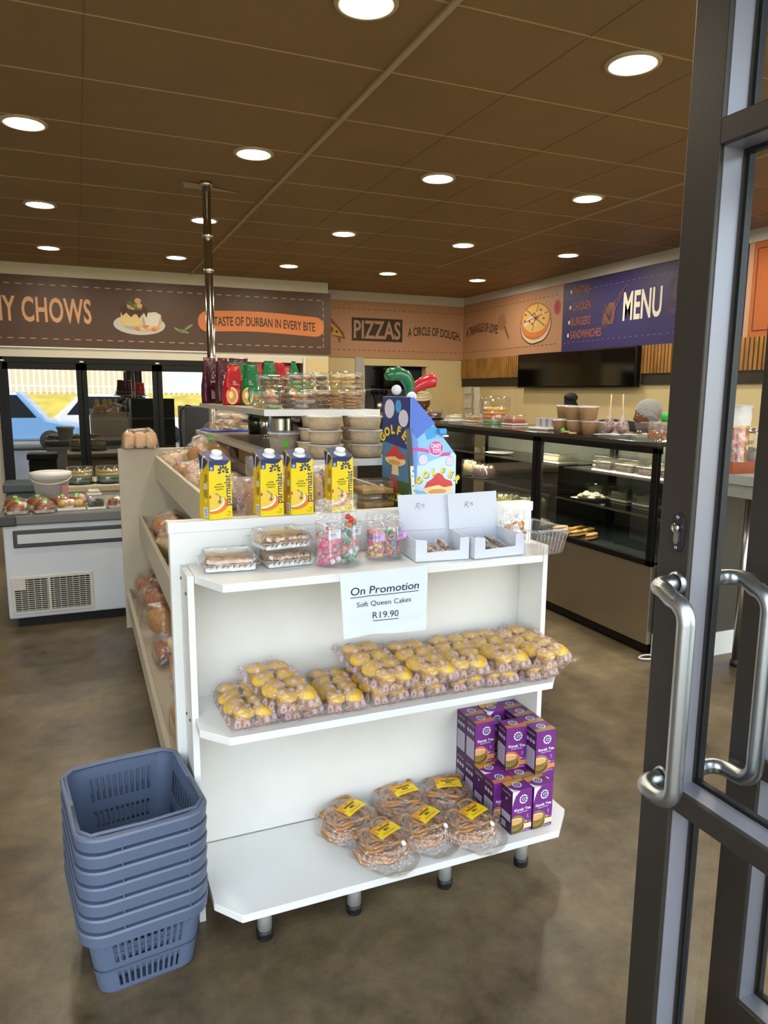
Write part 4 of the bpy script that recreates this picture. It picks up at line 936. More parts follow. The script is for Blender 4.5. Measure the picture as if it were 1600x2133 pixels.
# ---------------------------------------------------------------- candy tubs and bags
CC = {n: flat('candy_'+n, c, 0.3, coat=0.3) for n, c in dict(pink='#e0427e', white='#f0e8e6', red='#c93a32', orange='#e0762c', yellow='#e6b92c', green='#3f9a63', blue='#3d83c4', teal='#3fa0a8', magenta='#c43a70', purple='#6b4a78').items()}
M_TAGP = flat('price_tag_lilac', '#d9a8e0', 0.6); M_TAGW = flat('price_tag_white', '#e4e6ee', 0.6); M_TAGI = flat('tag_ink', '#3d2a4c', 0.6)
M_VINYL = film('clear_vinyl', (0.985, 0.985, 0.99), 0.13, 0.05, 0.15, 8, 0.02)
def tub(lab, loc, r, h):
    t = thing('candy_tub', lab, 'tub', loc, 0)
    m = MB(); m.lathe([(r, 0.001), (r*1.01, h)], M_VINYL, 36, cap=False); m.build('wall', t)
    m = MB(); m.lathe([(0, 0.0015), (r, 0.0015)], M_VINYL, 36, cap=False); m.build('base', t)
    m = MB(); m.tube([(r*1.01*cos(a), r*1.01*sin(a), h) for a in [2*pi*k/36 for k in range(36)]], 0.0012, M_VINYL, 6, closed=True); m.build('rim', t)
def price_tag(parent, o, xd, yd, w_, h, mt):
    m = MB(); m.push(frame(o, xd, yd)); pol(m, [(0, 0), (w_, 0), (w_, h), (0, h)], mt, 0.0); pol(m, [(0, h), (w_, h), (w_, 0), (0, 0)], mt, -0.0003)
    x = w_*0.12
    k = 0
    while x < w_*0.62: line(m, [(x, h*0.3), (x, h*0.68)], 0.0006+0.0007*(k % 3 == 0), M_TAGI, 0.0003); x += 0.0018+0.0006*(k % 2); k += 1
    line(m, [(w_*0.1, h*0.85), (w_*0.85, h*0.85)], 0.0012, M_TAGI, 0.0003); line(m, [(w_*0.1, h*0.15), (w_*0.8, h*0.15)], 0.0009, M_TAGI, 0.0003)
    m.build('price_tag', parent)
def candy_bag(name, lab, loc, rot, w_, h, d, cols, n, seed, rad, tagm, extra=None, group=None, tag_at=0.5, fill=0.55):
    """upright cellophane bag, sweets settled at the bottom, twisted flared top"""
    t = thing(name, lab, 'sweets', loc, rot, group); rnd = random.Random(seed)
    m = MB(); vs = []; fs = []; NX, NZ = 22, 22
    for j in range(NZ+1):
        v = j/NZ; dd = d/2*max(0.10, (1-max(0, v-fill*0.75)**1.2*2.2)) if v < 0.97 else d/2*0.12
        ww = w_/2*(1-0.10*sin(min(1, v*1.2)*pi)*0.3)*(1+0.10*max(0, v-0.8)*5*0.4)
        for i in range(NX):
            a = 2*pi*i/NX; nn = noise.noise(Vector((cos(a)*2+seed, sin(a)*2, v*5)))
            vs.append((ww*cos(a)*(1+0.10*nn*v), dd*sin(a)*(1+0.5*nn*v)+0.014*nn*v, 0.002+h*v+(0.012*nn if v > 0.95 else 0)))
    for j in range(NZ):
        for i in range(NX): fs.append((j*NX+i, j*NX+(i+1) % NX, (j+1)*NX+(i+1) % NX, (j+1)*NX+i))
    fs.append(tuple(range(NX-1, -1, -1)))
    m.add(vs, fs, M_CLR2, True); m.build('bag_film', t)
    prot = {}
    hh = h*fill; k = 0; placed = []
    tries = 0
    while k < n and tries < 4000:
        tries += 1
        x, y = rnd.uniform(-1, 1)*(w_/2-rad*1.3), rnd.uniform(-1, 1)*(d/2-rad*1.2); z = rad+0.002+rnd.random()*hh
        if (x/(w_/2-rad))**2+(y/(d/2-rad*0.6))**2 > 1: continue
        if any((x-a)**2+(y-b)**2+(z-c)**2 < (1.7*rad)**2 for a, b, c in placed): continue
        placed.append((x, y, z)); col = rnd.choices(cols[0], cols[1])[0]
        if col not in prot:
            q = MB(); q.sphere(rad, CC[col], n=10, lump=0.12, seed=k); o = q.build('sweet', t); prot[col] = o
        else: o = prot[col].copy(); COL.objects.link(o); o.parent = t
        o.location = (x, y, z); k += 1
    if extra:
        for (nm, col, cx, cz, sx, sz) in extra:
            q = MB()
            for e in range(7): q.sphere(0.0085, CC[col[e % len(col)]], (cx+rnd.uniform(-1, 1)*sx, rnd.uniform(-0.010, 0.006), cz+rnd.uniform(-1, 1)*sz), n=8, sc=(1.2, 0.6, 0.9), lump=0.3, seed=e)
            q.build(nm, t)
    if tagm: price_tag(t, (-0.018+0.02*tag_at, -d/2*0.92, h*0.42), (0.95, 0, 0.2*(tag_at-0.3)), (0, -0.1, 1), 0.034, 0.026, tagm)
    return t
tub('clear round candy tub with pink gumballs and jelly sweets', (0.660, 1.906, 1.0205), 0.066, 0.118)
tub('clear round candy tub with mixed colour beads of candy', (0.808, 1.930, 1.0205), 0.058, 0.098)
candy_bag('candy_bag', 'cellophane bag of pink and white gumballs at the left of the first tub', (0.628, 1.897, 1.023), RAD(-8), 0.074, 0.180, 0.066, (('pink', 'white', 'magenta'), (7, 2.4, 1)), 62, 3, 0.0083, M_TAGW, (('jelly_sweets', ('red', 'orange', 'green'), -0.006, 0.092, 0.020, 0.014),), 'candy bags in the clear tubs', 0.6, 0.42)
candy_bag('candy_bag', 'cellophane bag of green and orange jelly sweets at the right of the first tub', (0.691, 1.908, 1.023), RAD(24), 0.064, 0.190, 0.060, (('pink', 'white', 'teal', 'green'), (2, 2, 1, 2)), 26, 5, 0.0085, M_TAGW, (('jelly_sweets', ('green', 'green', 'teal'), 0.0, 0.09, 0.02, 0.022), ('jelly_sweets', ('red', 'orange'), 0.004, 0.118, 0.016, 0.014), ('jelly_sweets', ('yellow', 'orange', 'red'), -0.014, 0.035, 0.016, 0.016)), 'candy bags in the clear tubs', 0.3, 0.28)
candy_bag('candy_bag', 'cellophane bag of mixed candy balls with a lilac tag, left in the second tub', (0.779, 1.921, 1.023), RAD(-20), 0.056, 0.128, 0.056, (('orange', 'yellow', 'white', 'pink', 'blue', 'red', 'purple'), (3, 2, 3, 3, 1, 2, 2)), 52, 7, 0.0072, M_TAGP, None, 'candy bags in the clear tubs', 0.5, 0.55)
candy_bag('candy_bag', 'cellophane bag of mixed candy balls at the right in the second tub', (0.832, 1.925, 1.023), RAD(12), 0.058, 0.125, 0.058, (('green', 'teal', 'white', 'pink', 'red', 'orange', 'yellow', 'blue'), (3, 2, 3, 3, 2, 2, 1, 2)), 66, 9, 0.0068, M_TAGP, None, 'candy bags in the clear tubs', 0.9, 0.60)

# ---------------------------------------------------------------- two open cardboard display boxes
M_CARD = flat('white_card', '#d3d7e2', 0.7, bmp=0.06, bscale=60); M_CARDE = flat('card_grey', '#a5a29e', 0.8); M_PEN = flat('pencil', '#6a6a72', 0.8)
def make_display_box(lab):
    t = thing('display_box', lab, 'box', (0,0,0), 0, 'open white card boxes marked R15')
    w_, d, h, th = 0.165, 0.150, 0.064, 0.003
    m = MB(); m.box(0, 0, 0, w_, d, th, M_CARDE)
    m.box(0, 0.0001, 0, th, d-0.0001, h, M_CARD); m.box(w_-th, 0.0001, 0, w_, d-0.0001, h, M_CARD); m.box(th, d-th, 0, w_-th, d-0.0002, h, M_CARD)
    pts = [(0, 0), (w_, 0), (w_, h+0.002), (w_-0.028, h+0.002), (w_-0.029, h*0.46), (0.035, h*0.42), (0.034, h-0.002), (0, h+0.003)]
    m.push(frame((0, 0, 0), (1, 0, 0), (0, 0, 1))).prism(pts, -th, 0.0, M_CARD).pop()
    m.build('tray', t, bevel=0.0008)
    m = MB(); m.push(frame((0.002, d-0.004, h), (1, 0, 0), (0, 0.09, 1))).prism([(-0.004, 0.001), (w_-0.001, 0.001), (w_-0.004, 0.112), (-0.008, 0.110)], -0.003, 0.0, M_CARD).pop(); l_ = m.build('lid', t, bevel=0.0008)
    a = MB(); a.push(frame((0.002, d-0.0045, h), (1, 0, 0), (0, 0.09, 1)))
    for st in ([(0.048, 0.066), (0.053, 0.083)], [(0.051, 0.082), (0.060, 0.084), (0.060, 0.077), (0.052, 0.074)], [(0.054, 0.074), (0.063, 0.064)], [(0.066, 0.073), (0.069, 0.080)], [(0.073, 0.080), (0.072, 0.076), (0.076, 0.076), (0.076, 0.071), (0.071, 0.070)], [(0.073, 0.080), (0.078, 0.081)]):
        line(a, st, 0.0011, M_PEN, 0.0008)
    a.build('handwriting', l_)
    return t
db = make_display_box('white card box marked R15 with its lid up, holding gummy sweets'); db.location = (0.868, 1.834, 1.0205); db.rotation_euler = (0, 0, RAD(-6))
dup(db, (1.045, 1.806, 1.0205), RAD(2), 'white card box marked R15 with its lid up, holding chocolate drops', scale=(1.05, 1, 1))
M_CHOC = flat('choc_dark', '#3a2620', 0.35); M_GUM = [flat('gum_amber', '#b5762a', 0.4), flat('gum_red', '#a6402c', 0.4), flat('gum_brown', '#6b3a24', 0.4), flat('gum_cream', '#cfa878', 0.5)]
def sachet(lab, loc, rot, mats, n, seed, w_=0.05, d=0.085, tagm=None, group='sachets in the card boxes', tilt=0.35):
    t = thing('sweet_sachet', lab, 'sweets', loc, (tilt, 0.1, rot), group); rnd = random.Random(seed)
    m = MB(); pillow(m, w_, d, 0.020, M_CLR2, 10, 14, seed); m.build('bag_film', t)
    for k in range(n):
        q = MB(); q.sphere(0.0085, mats[k % len(mats)], n=8, sc=(1.1, 1.0, 0.7), lump=0.2, seed=k); o = q.build('sweet', t)
        o.location = (rnd.uniform(-1, 1)*(w_/2-0.012), -d/2+0.014+(d-0.028)*k/max(1, n-1), 0.009+0.003*(k % 2))
    if tagm: price_tag(t, (-0.016, d*0.2, 0.017), (1, 0, 0), (0, 1, 0.1), 0.032, 0.024, tagm)
sachet('sachet of brown gummy sweets at the left in the first card box', (0.910, 1.905, 1.030), 1.2, [M_GUM[2], M_GUM[1]], 14, 1)
sachet('sachet of amber gummy sweets in the middle of the first card box', (0.945, 1.915, 1.034), 1.5, [M_GUM[0], M_GUM[1]], 14, 2)
sachet('sachet of red gummy sweets near the front of the first card box', (0.935, 1.875, 1.032), 1.0, [M_GUM[1], M_GUM[3]], 14, 3)
sachet('sachet of pale gummy sweets leaning right in the first card box', (0.985, 1.885, 1.034), 0.1, [M_GUM[3], M_GUM[2]], 14, 4, tilt=0.6)
sachet('long pack of chocolate drops with lilac tag in the second card box', (1.135, 1.885, 1.034), 0.75, [M_CHOC], 22, 6, 0.05, 0.115, M_TAGP)
sachet('pack of chocolate drops at the right in the second card box', (1.165, 1.885, 1.036), 0.65, [M_CHOC], 20, 7, 0.048, 0.105)
sachet('pack of chocolate drops at the front of the second card box', (1.120, 1.855, 1.030), 1.1, [M_CHOC], 18, 8, 0.045, 0.09)
sachet('pack with lilac tag at the back left of the second card box', (1.085, 1.905, 1.034), 1.5, [M_CHOC], 16, 9, 0.05, 0.08, M_TAGP)
# clear plastic tray overhanging the right end of the shelf
t = thing('plastic_tray', 'empty-looking clear plastic tray overhanging the right end of the top shelf', 'tray', (1.287, 1.868, 1.0205), RAD(3))
m = MB(); a = [(x, y, 0.0) for x, y in rrect(-0.055, -0.082, 0.055, 0.082, 0.02, 6)]; b = [(x, y, 0.078) for x, y in rrect(-0.070, -0.097, 0.070, 0.097, 0.022, 6)]; n = len(a)
m.add(a+b, [(i, (i+1) % n, n+(i+1) % n, n+i) for i in range(n)], M_VINYL, True); m.build('wall', t)
m = MB(); m.add(a, [tuple(range(n))], M_VINYL); m.build('base', t)
m = MB(); m.tube(b, 0.0022, M_CLR, 8, closed=True); m.tube([(x*1.04, y*1.03, z-0.004) for x, y, z in b], 0.0014, M_CLR, 6, closed=True); m.build('rim', t)
m = MB()
for k in range(9):
    x = -0.050+0.0125*k; m.tube([(x*0.95, -0.0835, 0.004), (x*1.15, -0.0965, 0.070)], 0.0013, M_CLR, 5); m.tube([(x*0.95, 0.0835, 0.004), (x*1.15, 0.0965, 0.070)], 0.0013, M_CLR, 5)
m.build('ribs', t)
M_CHIP = flat('chip_orange', '#d99a3c', 0.7, var=0.2, vscale=40)
def snack_bag():
    t = thing('snack_bag', 'clear bag of orange chips standing in the plastic tray', 'snack', (1.262, 1.925, 1.022), (RAD(-8), 0, RAD(6))); rnd = random.Random(4)
    m = MB(); vs = []; fs = []; NX, NZ = 18, 14
    for j in range(NZ+1):
        v = j/NZ
        for i in range(NX):
            a = 2*pi*i/NX; nn = noise.noise(Vector((cos(a)*2+9, sin(a)*2, v*6))); vs.append((0.043*cos(a)*(1+0.08*nn), 0.016*sin(a)*(1.05-v)*(1+0.5*nn)+0.006*nn*v, 0.002+0.118*v+(0.01*nn if v > 0.9 else 0)))
    for j in range(NZ):
        for i in range(NX): fs.append((j*NX+i, j*NX+(i+1) % NX, (j+1)*NX+(i+1) % NX, (j+1)*NX+i))
    m.add(vs, fs, M_CLR2, True); m.build('bag_film', t)
    for k in range(34):
        q = MB(); q.disc(0.011, M_CHIP, 9, 0.008); o = q.build('chip', t); o.location = (rnd.uniform(-0.034, 0.034), rnd.uniform(-0.007, 0.007), 0.012+0.066*rnd.random()); o.rotation_euler = (rnd.uniform(0.3, 2.6), rnd.uniform(-1, 1), rnd.random()*6)
    price_tag(t, (-0.008, -0.012, 0.088), (1, 0, 0), (0, -0.1, 1), 0.022, 0.014, M_TAGW)
snack_bag()

# ---------------------------------------------------------------- bags of queen cakes on the middle shelf
M_QC = flat('queen_cake', '#ecbc3e', 0.7, var=0.16, vscale=30, bmp=0.4, bscale=90); M_QCB = flat('queen_cake_base', '#c98f3c', 0.7, var=0.15, vscale=50)
M_QF = film('cake_bag_film', (0.99, 0.98, 0.98), 0.13, 0.16, 0.9, 40, 0.05, printed=('#c98d93', '#e6d3d6'))
def make_cake_bag(lab):
    t = thing('cake_bag', lab, 'cakes', (0,0,0), 0, 'printed clear bags of queen cakes on the middle shelf')
    q = MB(); q.lathe([(0.0, 0.002), (0.022, 0.002), (0.029, 0.026)], M_QCB, 24, wob=lambda a, j: 1+0.04*cos(12*a), cap=False); q.lathe([(0.0295, 0.024), (0.0345, 0.030), (0.031, 0.039), (0.019, 0.045), (0, 0.047)], M_QC, 24, wob=lambda a, j: 1+0.03*sin(3*a+j))
    first = None
    for j in range(4):
        for i in range(2):
            if first is None: first = q.build('queen_cake', t); o = first
            else: o = first.copy(); COL.objects.link(o); o.parent = t
            o.location = (-0.0325+0.065*i+0.002*sin(j*3), -0.093+0.062*j, 0.001); o.rotation_euler = (0.22*sin(j*5+i*2), 0.25*cos(j*3+i*2), j*1.3+i)
    m = MB(); pillow(m, 0.150, 0.280, 0.057, M_QF, 18, 30, 3.0, rough=0.09); fin(m, 0.14, -0.138, M_QF, 0.034, 2, 0.014, -1); fin(m, 0.14, 0.138, M_QF, 0.030, 5, 0.014, 1); m.build('bag_film', t)
    return t
QL = [(0.385, 1.918, 0), (0.520, 1.920, 2), (0.650, 1.915, -3), (0.778, 1.920, 3), (0.905, 1.922, -2), (1.030, 1.920, 4), (1.155, 1.915, -2), (1.288, 1.910, 5)]
QW = ['bottom bag of queen cakes at the left end of the middle shelf', 'bottom bag of queen cakes under the leftmost upper bag', 'third bottom bag of queen cakes from the left end', 'bottom bag of queen cakes under the tall middle pile', 'fifth bottom bag of queen cakes from the left end', 'third bottom bag of queen cakes from the right end', 'second bottom bag of queen cakes from the right end', 'bottom bag of queen cakes at the right end of the middle shelf']
qb = make_cake_bag(QW[0]); qb.location = (QL[0][0], QL[0][1], 0.6205); qb.rotation_euler = (0, 0, RAD(2)); qb.scale = (0.9, 0.87, 1)
for (x, y, r), lab in list(zip(QL, QW))[1:]: dup(qb, (x, y, 0.6205), RAD(r), lab, scale=(0.87, 0.87, 1))
QT = [(0.475, 1.880, 0.675, 12, (0.10, 0.05), 'upper bag of queen cakes lying alone at the left'), (0.775, 1.915, 0.678, 14, (0.16, 0.08), 'upper bag of queen cakes propped highest, left of the middle pile'), (0.915, 1.900, 0.676, 8, (0.08, 0.06), 'second bag of queen cakes in the upper row of the pile'),
      (1.045, 1.905, 0.676, -6, (0.06, -0.03), 'third bag of queen cakes in the upper row of the pile'), (1.175, 1.905, 0.677, 4, (0.08, 0.03), 'fourth bag of queen cakes in the upper row of the pile'), (1.305, 1.890, 0.677, 16, (0.10, -0.04), 'upper bag of queen cakes at the right end jutting past the shelf')]
for (x, y, z, r, (rx, ry), lab) in QT: dup(qb, (x, y, z), (rx, ry, RAD(r)), lab, scale=(0.93, 0.90, 1))

# ---------------------------------------------------------------- bags of curled savoury snacks on the bottom shelf
M_CURL = flat('curl_brown', '#b5804a', 0.6, var=0.28, vscale=22, bmp=0.25, bscale=120); M_LBY = flat('label_yellow', '#f0cd14', 0.5); M_LBO = flat('label_orange', '#dd9420', 0.5); M_LBR = flat('label_brown', '#7c4418', 0.6)
M_SF = film('snack_film', (0.99, 0.975, 0.955), 0.15, 0.11, 1.0, 26, 0.07)
def make_snack_nest(lab, seed=0):
    t = thing('snack_pack', lab, 'snacks', (0,0,0), 0, 'bags of curled barbecue snacks on the bottom shelf'); rnd = random.Random(seed+21)
    for L in range(4):
        m = MB(); pts = []; turns = 3.6; N = 92; ox, oy = 0.010*sin(L*2.3), 0.010*cos(L*1.7)
        for k in range(N):
            s_ = k/N; a = s_*turns*2*pi+L*1.3; r = 0.083-0.053*s_+0.006*sin(a*2.3+L)
            pts.append((ox+r*cos(a), oy+r*sin(a)*0.97, 0.010+0.0125*L+0.006*sin(a*1.7+L*2)+0.003*sin(a*5.1)))
        m.tube(pts, 0.0058, M_CURL, 7); m.build('snack_coil', t)
    for k in range(7):
        m = MB(); a0 = rnd.random()*6.28; cx, cy = rnd.uniform(-0.03, 0.03), rnd.uniform(-0.03, 0.03); pts = []
        for e in range(26): a = a0+e*0.21; r = 0.040+0.018*sin(e*0.45+k); pts.append((cx+r*cos(a), cy+r*sin(a), 0.058+0.0025*k+0.005*sin(e*0.9+k)))
        m.tube(pts, 0.0054, M_CURL, 7); m.build('snack_strand', t)
    m = MB(); vs = []; fs = []; NA, NR = 56, 16
    def zt(r, a, nn): e = max(0.0, 1-(r/0.104)**4.0)**0.5; return 0.003+0.082*e*(1+0.10*nn)
    def edge(a):      # rounded cushion with two longer open ends
        n1 = noise.noise(Vector((cos(a)*1.6+seed, sin(a)*1.6, 3.0)))
        return 0.104+0.040*abs(sin(a+0.35))**5+0.014*n1
    for sgn in (1, 0):
        o = len(vs); vs.append((0, 0, zt(0, 0, 0) if sgn else 0.0008))
        for j in range(1, NR+1):
            for i in range(NA):
                a = 2*pi*i/NA; r = edge(a)*j/NR; nn = noise.noise(Vector((cos(a)*2.4, sin(a)*2.4, j*0.45+seed))); n2 = noise.noise(Vector((cos(a)*6, sin(a)*6, j*0.8+seed)))
                rr = r*(1+0.03*nn); wv = max(0.0, (j/NR-0.80)/0.20)
                fl = wv*(0.012+0.030*abs(n2)+0.012*nn)
                vs.append((rr*cos(a), rr*sin(a), zt(r, a, nn)*(1+0.05*n2)+max(0.0, fl) if sgn else 0.0008+max(0.0, fl)*0.85))
        for i in range(NA):
            q = (o, o+1+i, o+1+(i+1) % NA); fs.append(q if sgn else q[::-1])
        for j in range(NR-1):
            for i in range(NA):
                q = (o+1+j*NA+i, o+1+(j+1)*NA+i, o+1+(j+1)*NA+(i+1) % NA, o+1+j*NA+(i+1) % NA); fs.append(q if sgn else q[::-1])
    m.add(vs, fs, M_SF, True); m.build('bag_film', t)
    # label follows the top of the bag
    m = MB(); W_, H_ = 0.086, 0.058
    def P(u, v, dz): return (u, v-0.012, zt(math.hypot(u, v-0.012), 0, 0)*1.09+0.004+dz)
    def patch(u0, u1, v0, v1, mt, dz, nx=6, ny=4):
        g = [P(u0+(u1-u0)*i/nx, v0+(v1-v0)*j/ny, dz) for j in range(ny+1) for i in range(nx+1)]
        m.add(g, [(j*(nx+1)+i, j*(nx+1)+i+1, (j+1)*(nx+1)+i+1, (j+1)*(nx+1)+i) for j in range(ny) for i in range(nx)], mt, True)
    patch(-W_/2, W_/2, -H_/2, H_/2, M_LBY, 0.0); patch(-W_/2, W_/2, H_*0.22, H_/2, M_LBO, 0.0005); patch(-W_/2, -W_*0.36, -H_*0.1, H_*0.22, M_LBO, 0.0005)
    patch(-0.022, 0.024, 0.008, 0.019, M_LBY, 0.0008)
    for k in range(13): patch(-0.024+0.0038*k, -0.0212+0.0038*k, 0.0035+0.0008*(k % 2), 0.0150-0.001*(k % 3), M_LBR, 0.0011, 1, 2)
    for k in range(3): patch(-0.005+0.0036*k, -0.0022+0.0036*k, 0.0168, 0.0212, M_LBR, 0.0011, 1, 2)
    for k in range(2): patch(-0.028, 0.030-0.006*k, -0.0165-0.0045*k, -0.0155-0.0045*k, M_LBR, 0.0011, 6, 1)
    q = MB(); q.text('BBQ', 0.001, -0.0085, 0.0085, M_INKB, 'c', 0.9, 0.03)
    m.add([P(v.x, v.y, 0.0013) for v in q.v], q.f, M_INKB)
    m.build('label', t)
    return t
SN = [((0.705, 1.955), 33, 'curled snack bag at the back left, its film standing up against the back board'), ((0.905, 1.990), 8, 'curled snack bag in the middle of the back row'), ((1.060, 1.970), -14, 'curled snack bag at the back right beside the tea boxes'),
      ((0.760, 1.808), 24, 'curled snack bag at the front left with a small white price dot'), ((0.905, 1.835), 30, 'curled snack bag at the front middle'), ((1.050, 1.797), 22, 'curled snack bag at the front right before the tea boxes')]
s0 = make_snack_nest(SN[0][2]); s0.location = (SN[0][0][0], SN[0][0][1], 0.1525); s0.rotation_euler = (0, 0, RAD(33)); s0.scale = (0.98, 0.98, 0.86)
for (p, r, lab) in SN[1:]: 
    o = dup(s0, (p[0], p[1], 0.1525), RAD(r), lab, scale=(0.96, 0.96, 0.86))
    if 'front' in lab:
        m = MB(); m.push(T((0.004, -0.085, 0.078)) @ RX(0.7)).disc(0.009, M_TAGW, 8).pop(); m.build('price_dot', o)

# ---------------------------------------------------------------- purple tea boxes
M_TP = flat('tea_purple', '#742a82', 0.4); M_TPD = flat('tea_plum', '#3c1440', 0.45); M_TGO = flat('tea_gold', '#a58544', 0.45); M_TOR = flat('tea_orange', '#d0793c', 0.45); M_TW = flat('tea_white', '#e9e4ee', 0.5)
M_TGR = flat('tea_leaf', '#86b54a', 0.5); M_TEAL = flat('tea_logo', '#4a3c86', 0.5); M_TEA = flat('tea_drink', '#d8a468', 0.5); M_CUPG = flat('tea_cup', '#8a7434', 0.5); M_PALE = flat('tea_pale', '#ecdf9a', 0.5); M_TLT = flat('tea_list', '#a9a3b4', 0.5); M_TPK = flat('tea_peach', '#d58a56', 0.5)
def logo(a, x, y, s, z):
    for k in range(10):
        q = 2*pi*k/10; ell(a, x+s*0.78*cos(q), y+s*0.78*sin(q), s*0.23, s*0.17, M_TW, z, q+pi/2, 10)
    ell(a, x, y, s*0.50, s*0.50, M_TEAL, z+0.0001); ell(a, x, y, s*0.34, s*0.34, M_TW, z+0.0002); ell(a, x, y, s*0.22, s*0.22, M_TEAL, z+0.0003)
    pol(a, [(x+s*0.1, y-s*0.1), (x+s*0.45, y), (x+s*1.0, y+s*0.62), (x+s*0.5, y+s*0.45)], M_TGR, z+0.0004)
def make_tea(lab, flip, accent):
    t = thing('tea_box', lab, 'tea box', (0,0,0), 0, 'purple boxes of instant tea on the bottom shelf')
    W_, D_, H_ = 0.0735, 0.061, 0.143
    b = MB(); b.box(0, 0, 0, W_, D_, H_, M_TP); b.build('carton', t, bevel=0.0008)
    a = MB(); a.push(frame((0, -0.0005, 0), (1, 0, 0), (0, 0, 1)))
    if flip: pol(a, [(0.0005, H_), (0.028, H_-0.0005), (0.012, H_-0.016), (0.004, H_-0.035), (0.0005, H_-0.05)], M_TW, 0.0002)
    logo(a, 0.041, 0.112, 0.0165, 0.0003)
    a.text('Karak Tea', 0.0385, 0.0755, 0.0085, M_TW, 'c', 0.85, 0.03, 0.0004, maxw=0.060); a.text('Instant Premix', 0.038, 0.0685, 0.0038, M_TW, 'c', 0.85, 0.015, 0.0004, maxw=0.040)
    pol(a, [(0.054, 0.058), (0.058, 0.0525), (0.062, 0.058), (0.058, 0.0555)], M_TW, 0.0004)
    for k in range(3): line(a, [(0.054, 0.0505-0.002*k), (0.0625, 0.0505-0.002*k)], 0.0008, M_TLT, 0.0004)
    a.text('10', 0.050, 0.032, 0.0068, M_TW, 'l', 0.85, 0.02, 0.0006); line(a, [(0.060, 0.034), (0.071, 0.034)], 0.0016, M_TLT, 0.0006)
    pol(a, [(0.040, 0.012), (W_-0.0003, 0.012), (W_-0.0003, 0.028), (0.040, 0.028)], {'o': M_TPK, 'y': M_PALE, 'g': M_TPK}[accent], 0.0002)
    def clip(cx, cy, rx, ry): return [(max(0.0003, cx+rx*cos(q)), max(0.0006, cy+ry*sin(q))) for q in [2*pi*i/26 for i in range(26)]]
    pol(a, clip(0.016, 0.026, 0.036, 0.036), {'o': M_TOR, 'y': M_CUPG, 'g': M_TGO}[accent], 0.0001)
    pol(a, clip(0.016, 0.022, 0.030, 0.021), flat('tea_cup_dark', '#5c4a20', 0.5), 0.0003); pol(a, clip(0.014, 0.029, 0.026, 0.019), M_CUPG, 0.0004); pol(a, clip(0.013, 0.042, 0.026, 0.011), M_TW, 0.0005); pol(a, clip(0.013, 0.041, 0.024, 0.0098), M_TEA, 0.0006)
    line(a, [(0.036+0.007*sin(q), 0.034+0.008*cos(q)) for q in [pi*k/8 for k in range(9)]], 0.0032, M_CUPG, 0.0007)
    for k in range(4): line(a, [(0.004+0.008*k, 0.018), (0.008+0.007*k, 0.030)], 0.0018, flat('tea_cup_dark', '#5c4a20', 0.5), 0.0007)
    line(a, [(0.045, 0.006), (0.066, 0.006)], 0.0025, M_TLT, 0.0003); a.pop()
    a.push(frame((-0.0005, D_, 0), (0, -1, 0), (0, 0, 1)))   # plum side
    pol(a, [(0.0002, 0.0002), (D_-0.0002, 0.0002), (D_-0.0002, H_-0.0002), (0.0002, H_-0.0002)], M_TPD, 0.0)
    a.text('Karak Tea', D_/2, 0.125, 0.0065, M_TLT, 'c', 0.8, 0.02, 0.0003, maxw=0.042)
    if flip:
        ell(a, D_/2, 0.108, 0.004, 0.004, M_TLT, 0.0003); pol(a, [(0.006, 0.038), (0.054, 0.038), (0.054, 0.062), (0.006, 0.062)], M_TLT, 0.0003)
        for k in range(4): line(a, [(0.012, 0.09-0.006*k), (0.048, 0.09-0.006*k)], 0.0012, MATS['tea_purple'], 0.0003)
        pol(a, [(0.006, 0.008), (0.030, 0.008), (0.030, 0.030), (0.006, 0.030)], M_TLT, 0.0003)
    else:
        for k in range(3): ell(a, 0.014+0.0165*k, 0.104, 0.0068, 0.0068, M_TLT, 0.0003)
        pol(a, [(0.005, 0.012), (0.056, 0.012), (0.056, 0.078), (0.005, 0.078)], M_TLT, 0.0003)
        for k in range(11): line(a, [(0.009, 0.018+0.0052*k), (0.052-0.004*(k % 3), 0.018+0.0052*k)], 0.0008, M_TPD, 0.0005)
    a.pop()
    a.push(frame((0, 0, H_+0.0004), (1, 0, 0), (0, 1, 0)))
    g = {'o': M_TOR, 'y': flat('tea_mustard', '#c79a34', 0.45), 'g': M_TGO}[accent]
    if flip: pol(a, [(0.0003, D_*0.55), (W_-0.0003, D_*0.80), (W_-0.0003, D_-0.0003), (0.0003, D_-0.0003)], g, 0.0); pol(a, [(0.0003, 0.0003), (0.026, 0.0003), (0.012, 0.008), (0.0003, 0.028)], M_TW, 0.0001)
    else: pol(a, [(0.0003, 0.0003), (W_-0.0003, 0.0003), (W_-0.0003, D_*0.42), (0.0003, D_*0.30)], g, 0.0)
    a.push(T((W_/2, D_*0.52, 0))); logo(a, 0, 0, 0.0165, 0.0003); a.pop(); a.pop()
    a.build('print', t)
    return t
XC = [1.136, 1.2115, 1.287]; YR = [1.988, 1.926, 1.864, 1.802]
TB = [make_tea('purple tea box', False, 'o'), make_tea('purple tea box', True, 'y'), make_tea('purple tea box', False, 'g')]
used = set()
def put(kind, x, y, z, r, lab):
    lab = 'purple tea box ' + lab
    if kind not in used:
        used.add(kind); o = TB[kind]; o.location = (x, y, z); o.rotation_euler = (0, 0, RAD(r)); o['label'] = lab
    else: dup(TB[kind], (x, y, z), RAD(r), lab)
z0, z1 = 0.1525, 0.2965
LOW = {(0,0): 2, (0,1): 0, (0,2): 1, (0,3): 0, (1,0): 2, (1,1): 0, (1,2): 2, (1,3): 2, (2,0): 2, (2,1): 2, (2,2): 2, (2,3): 2}
RN = ['rearmost', 'third from the front', 'second from the front', 'foremost']; CN = ['left', 'middle', 'right']
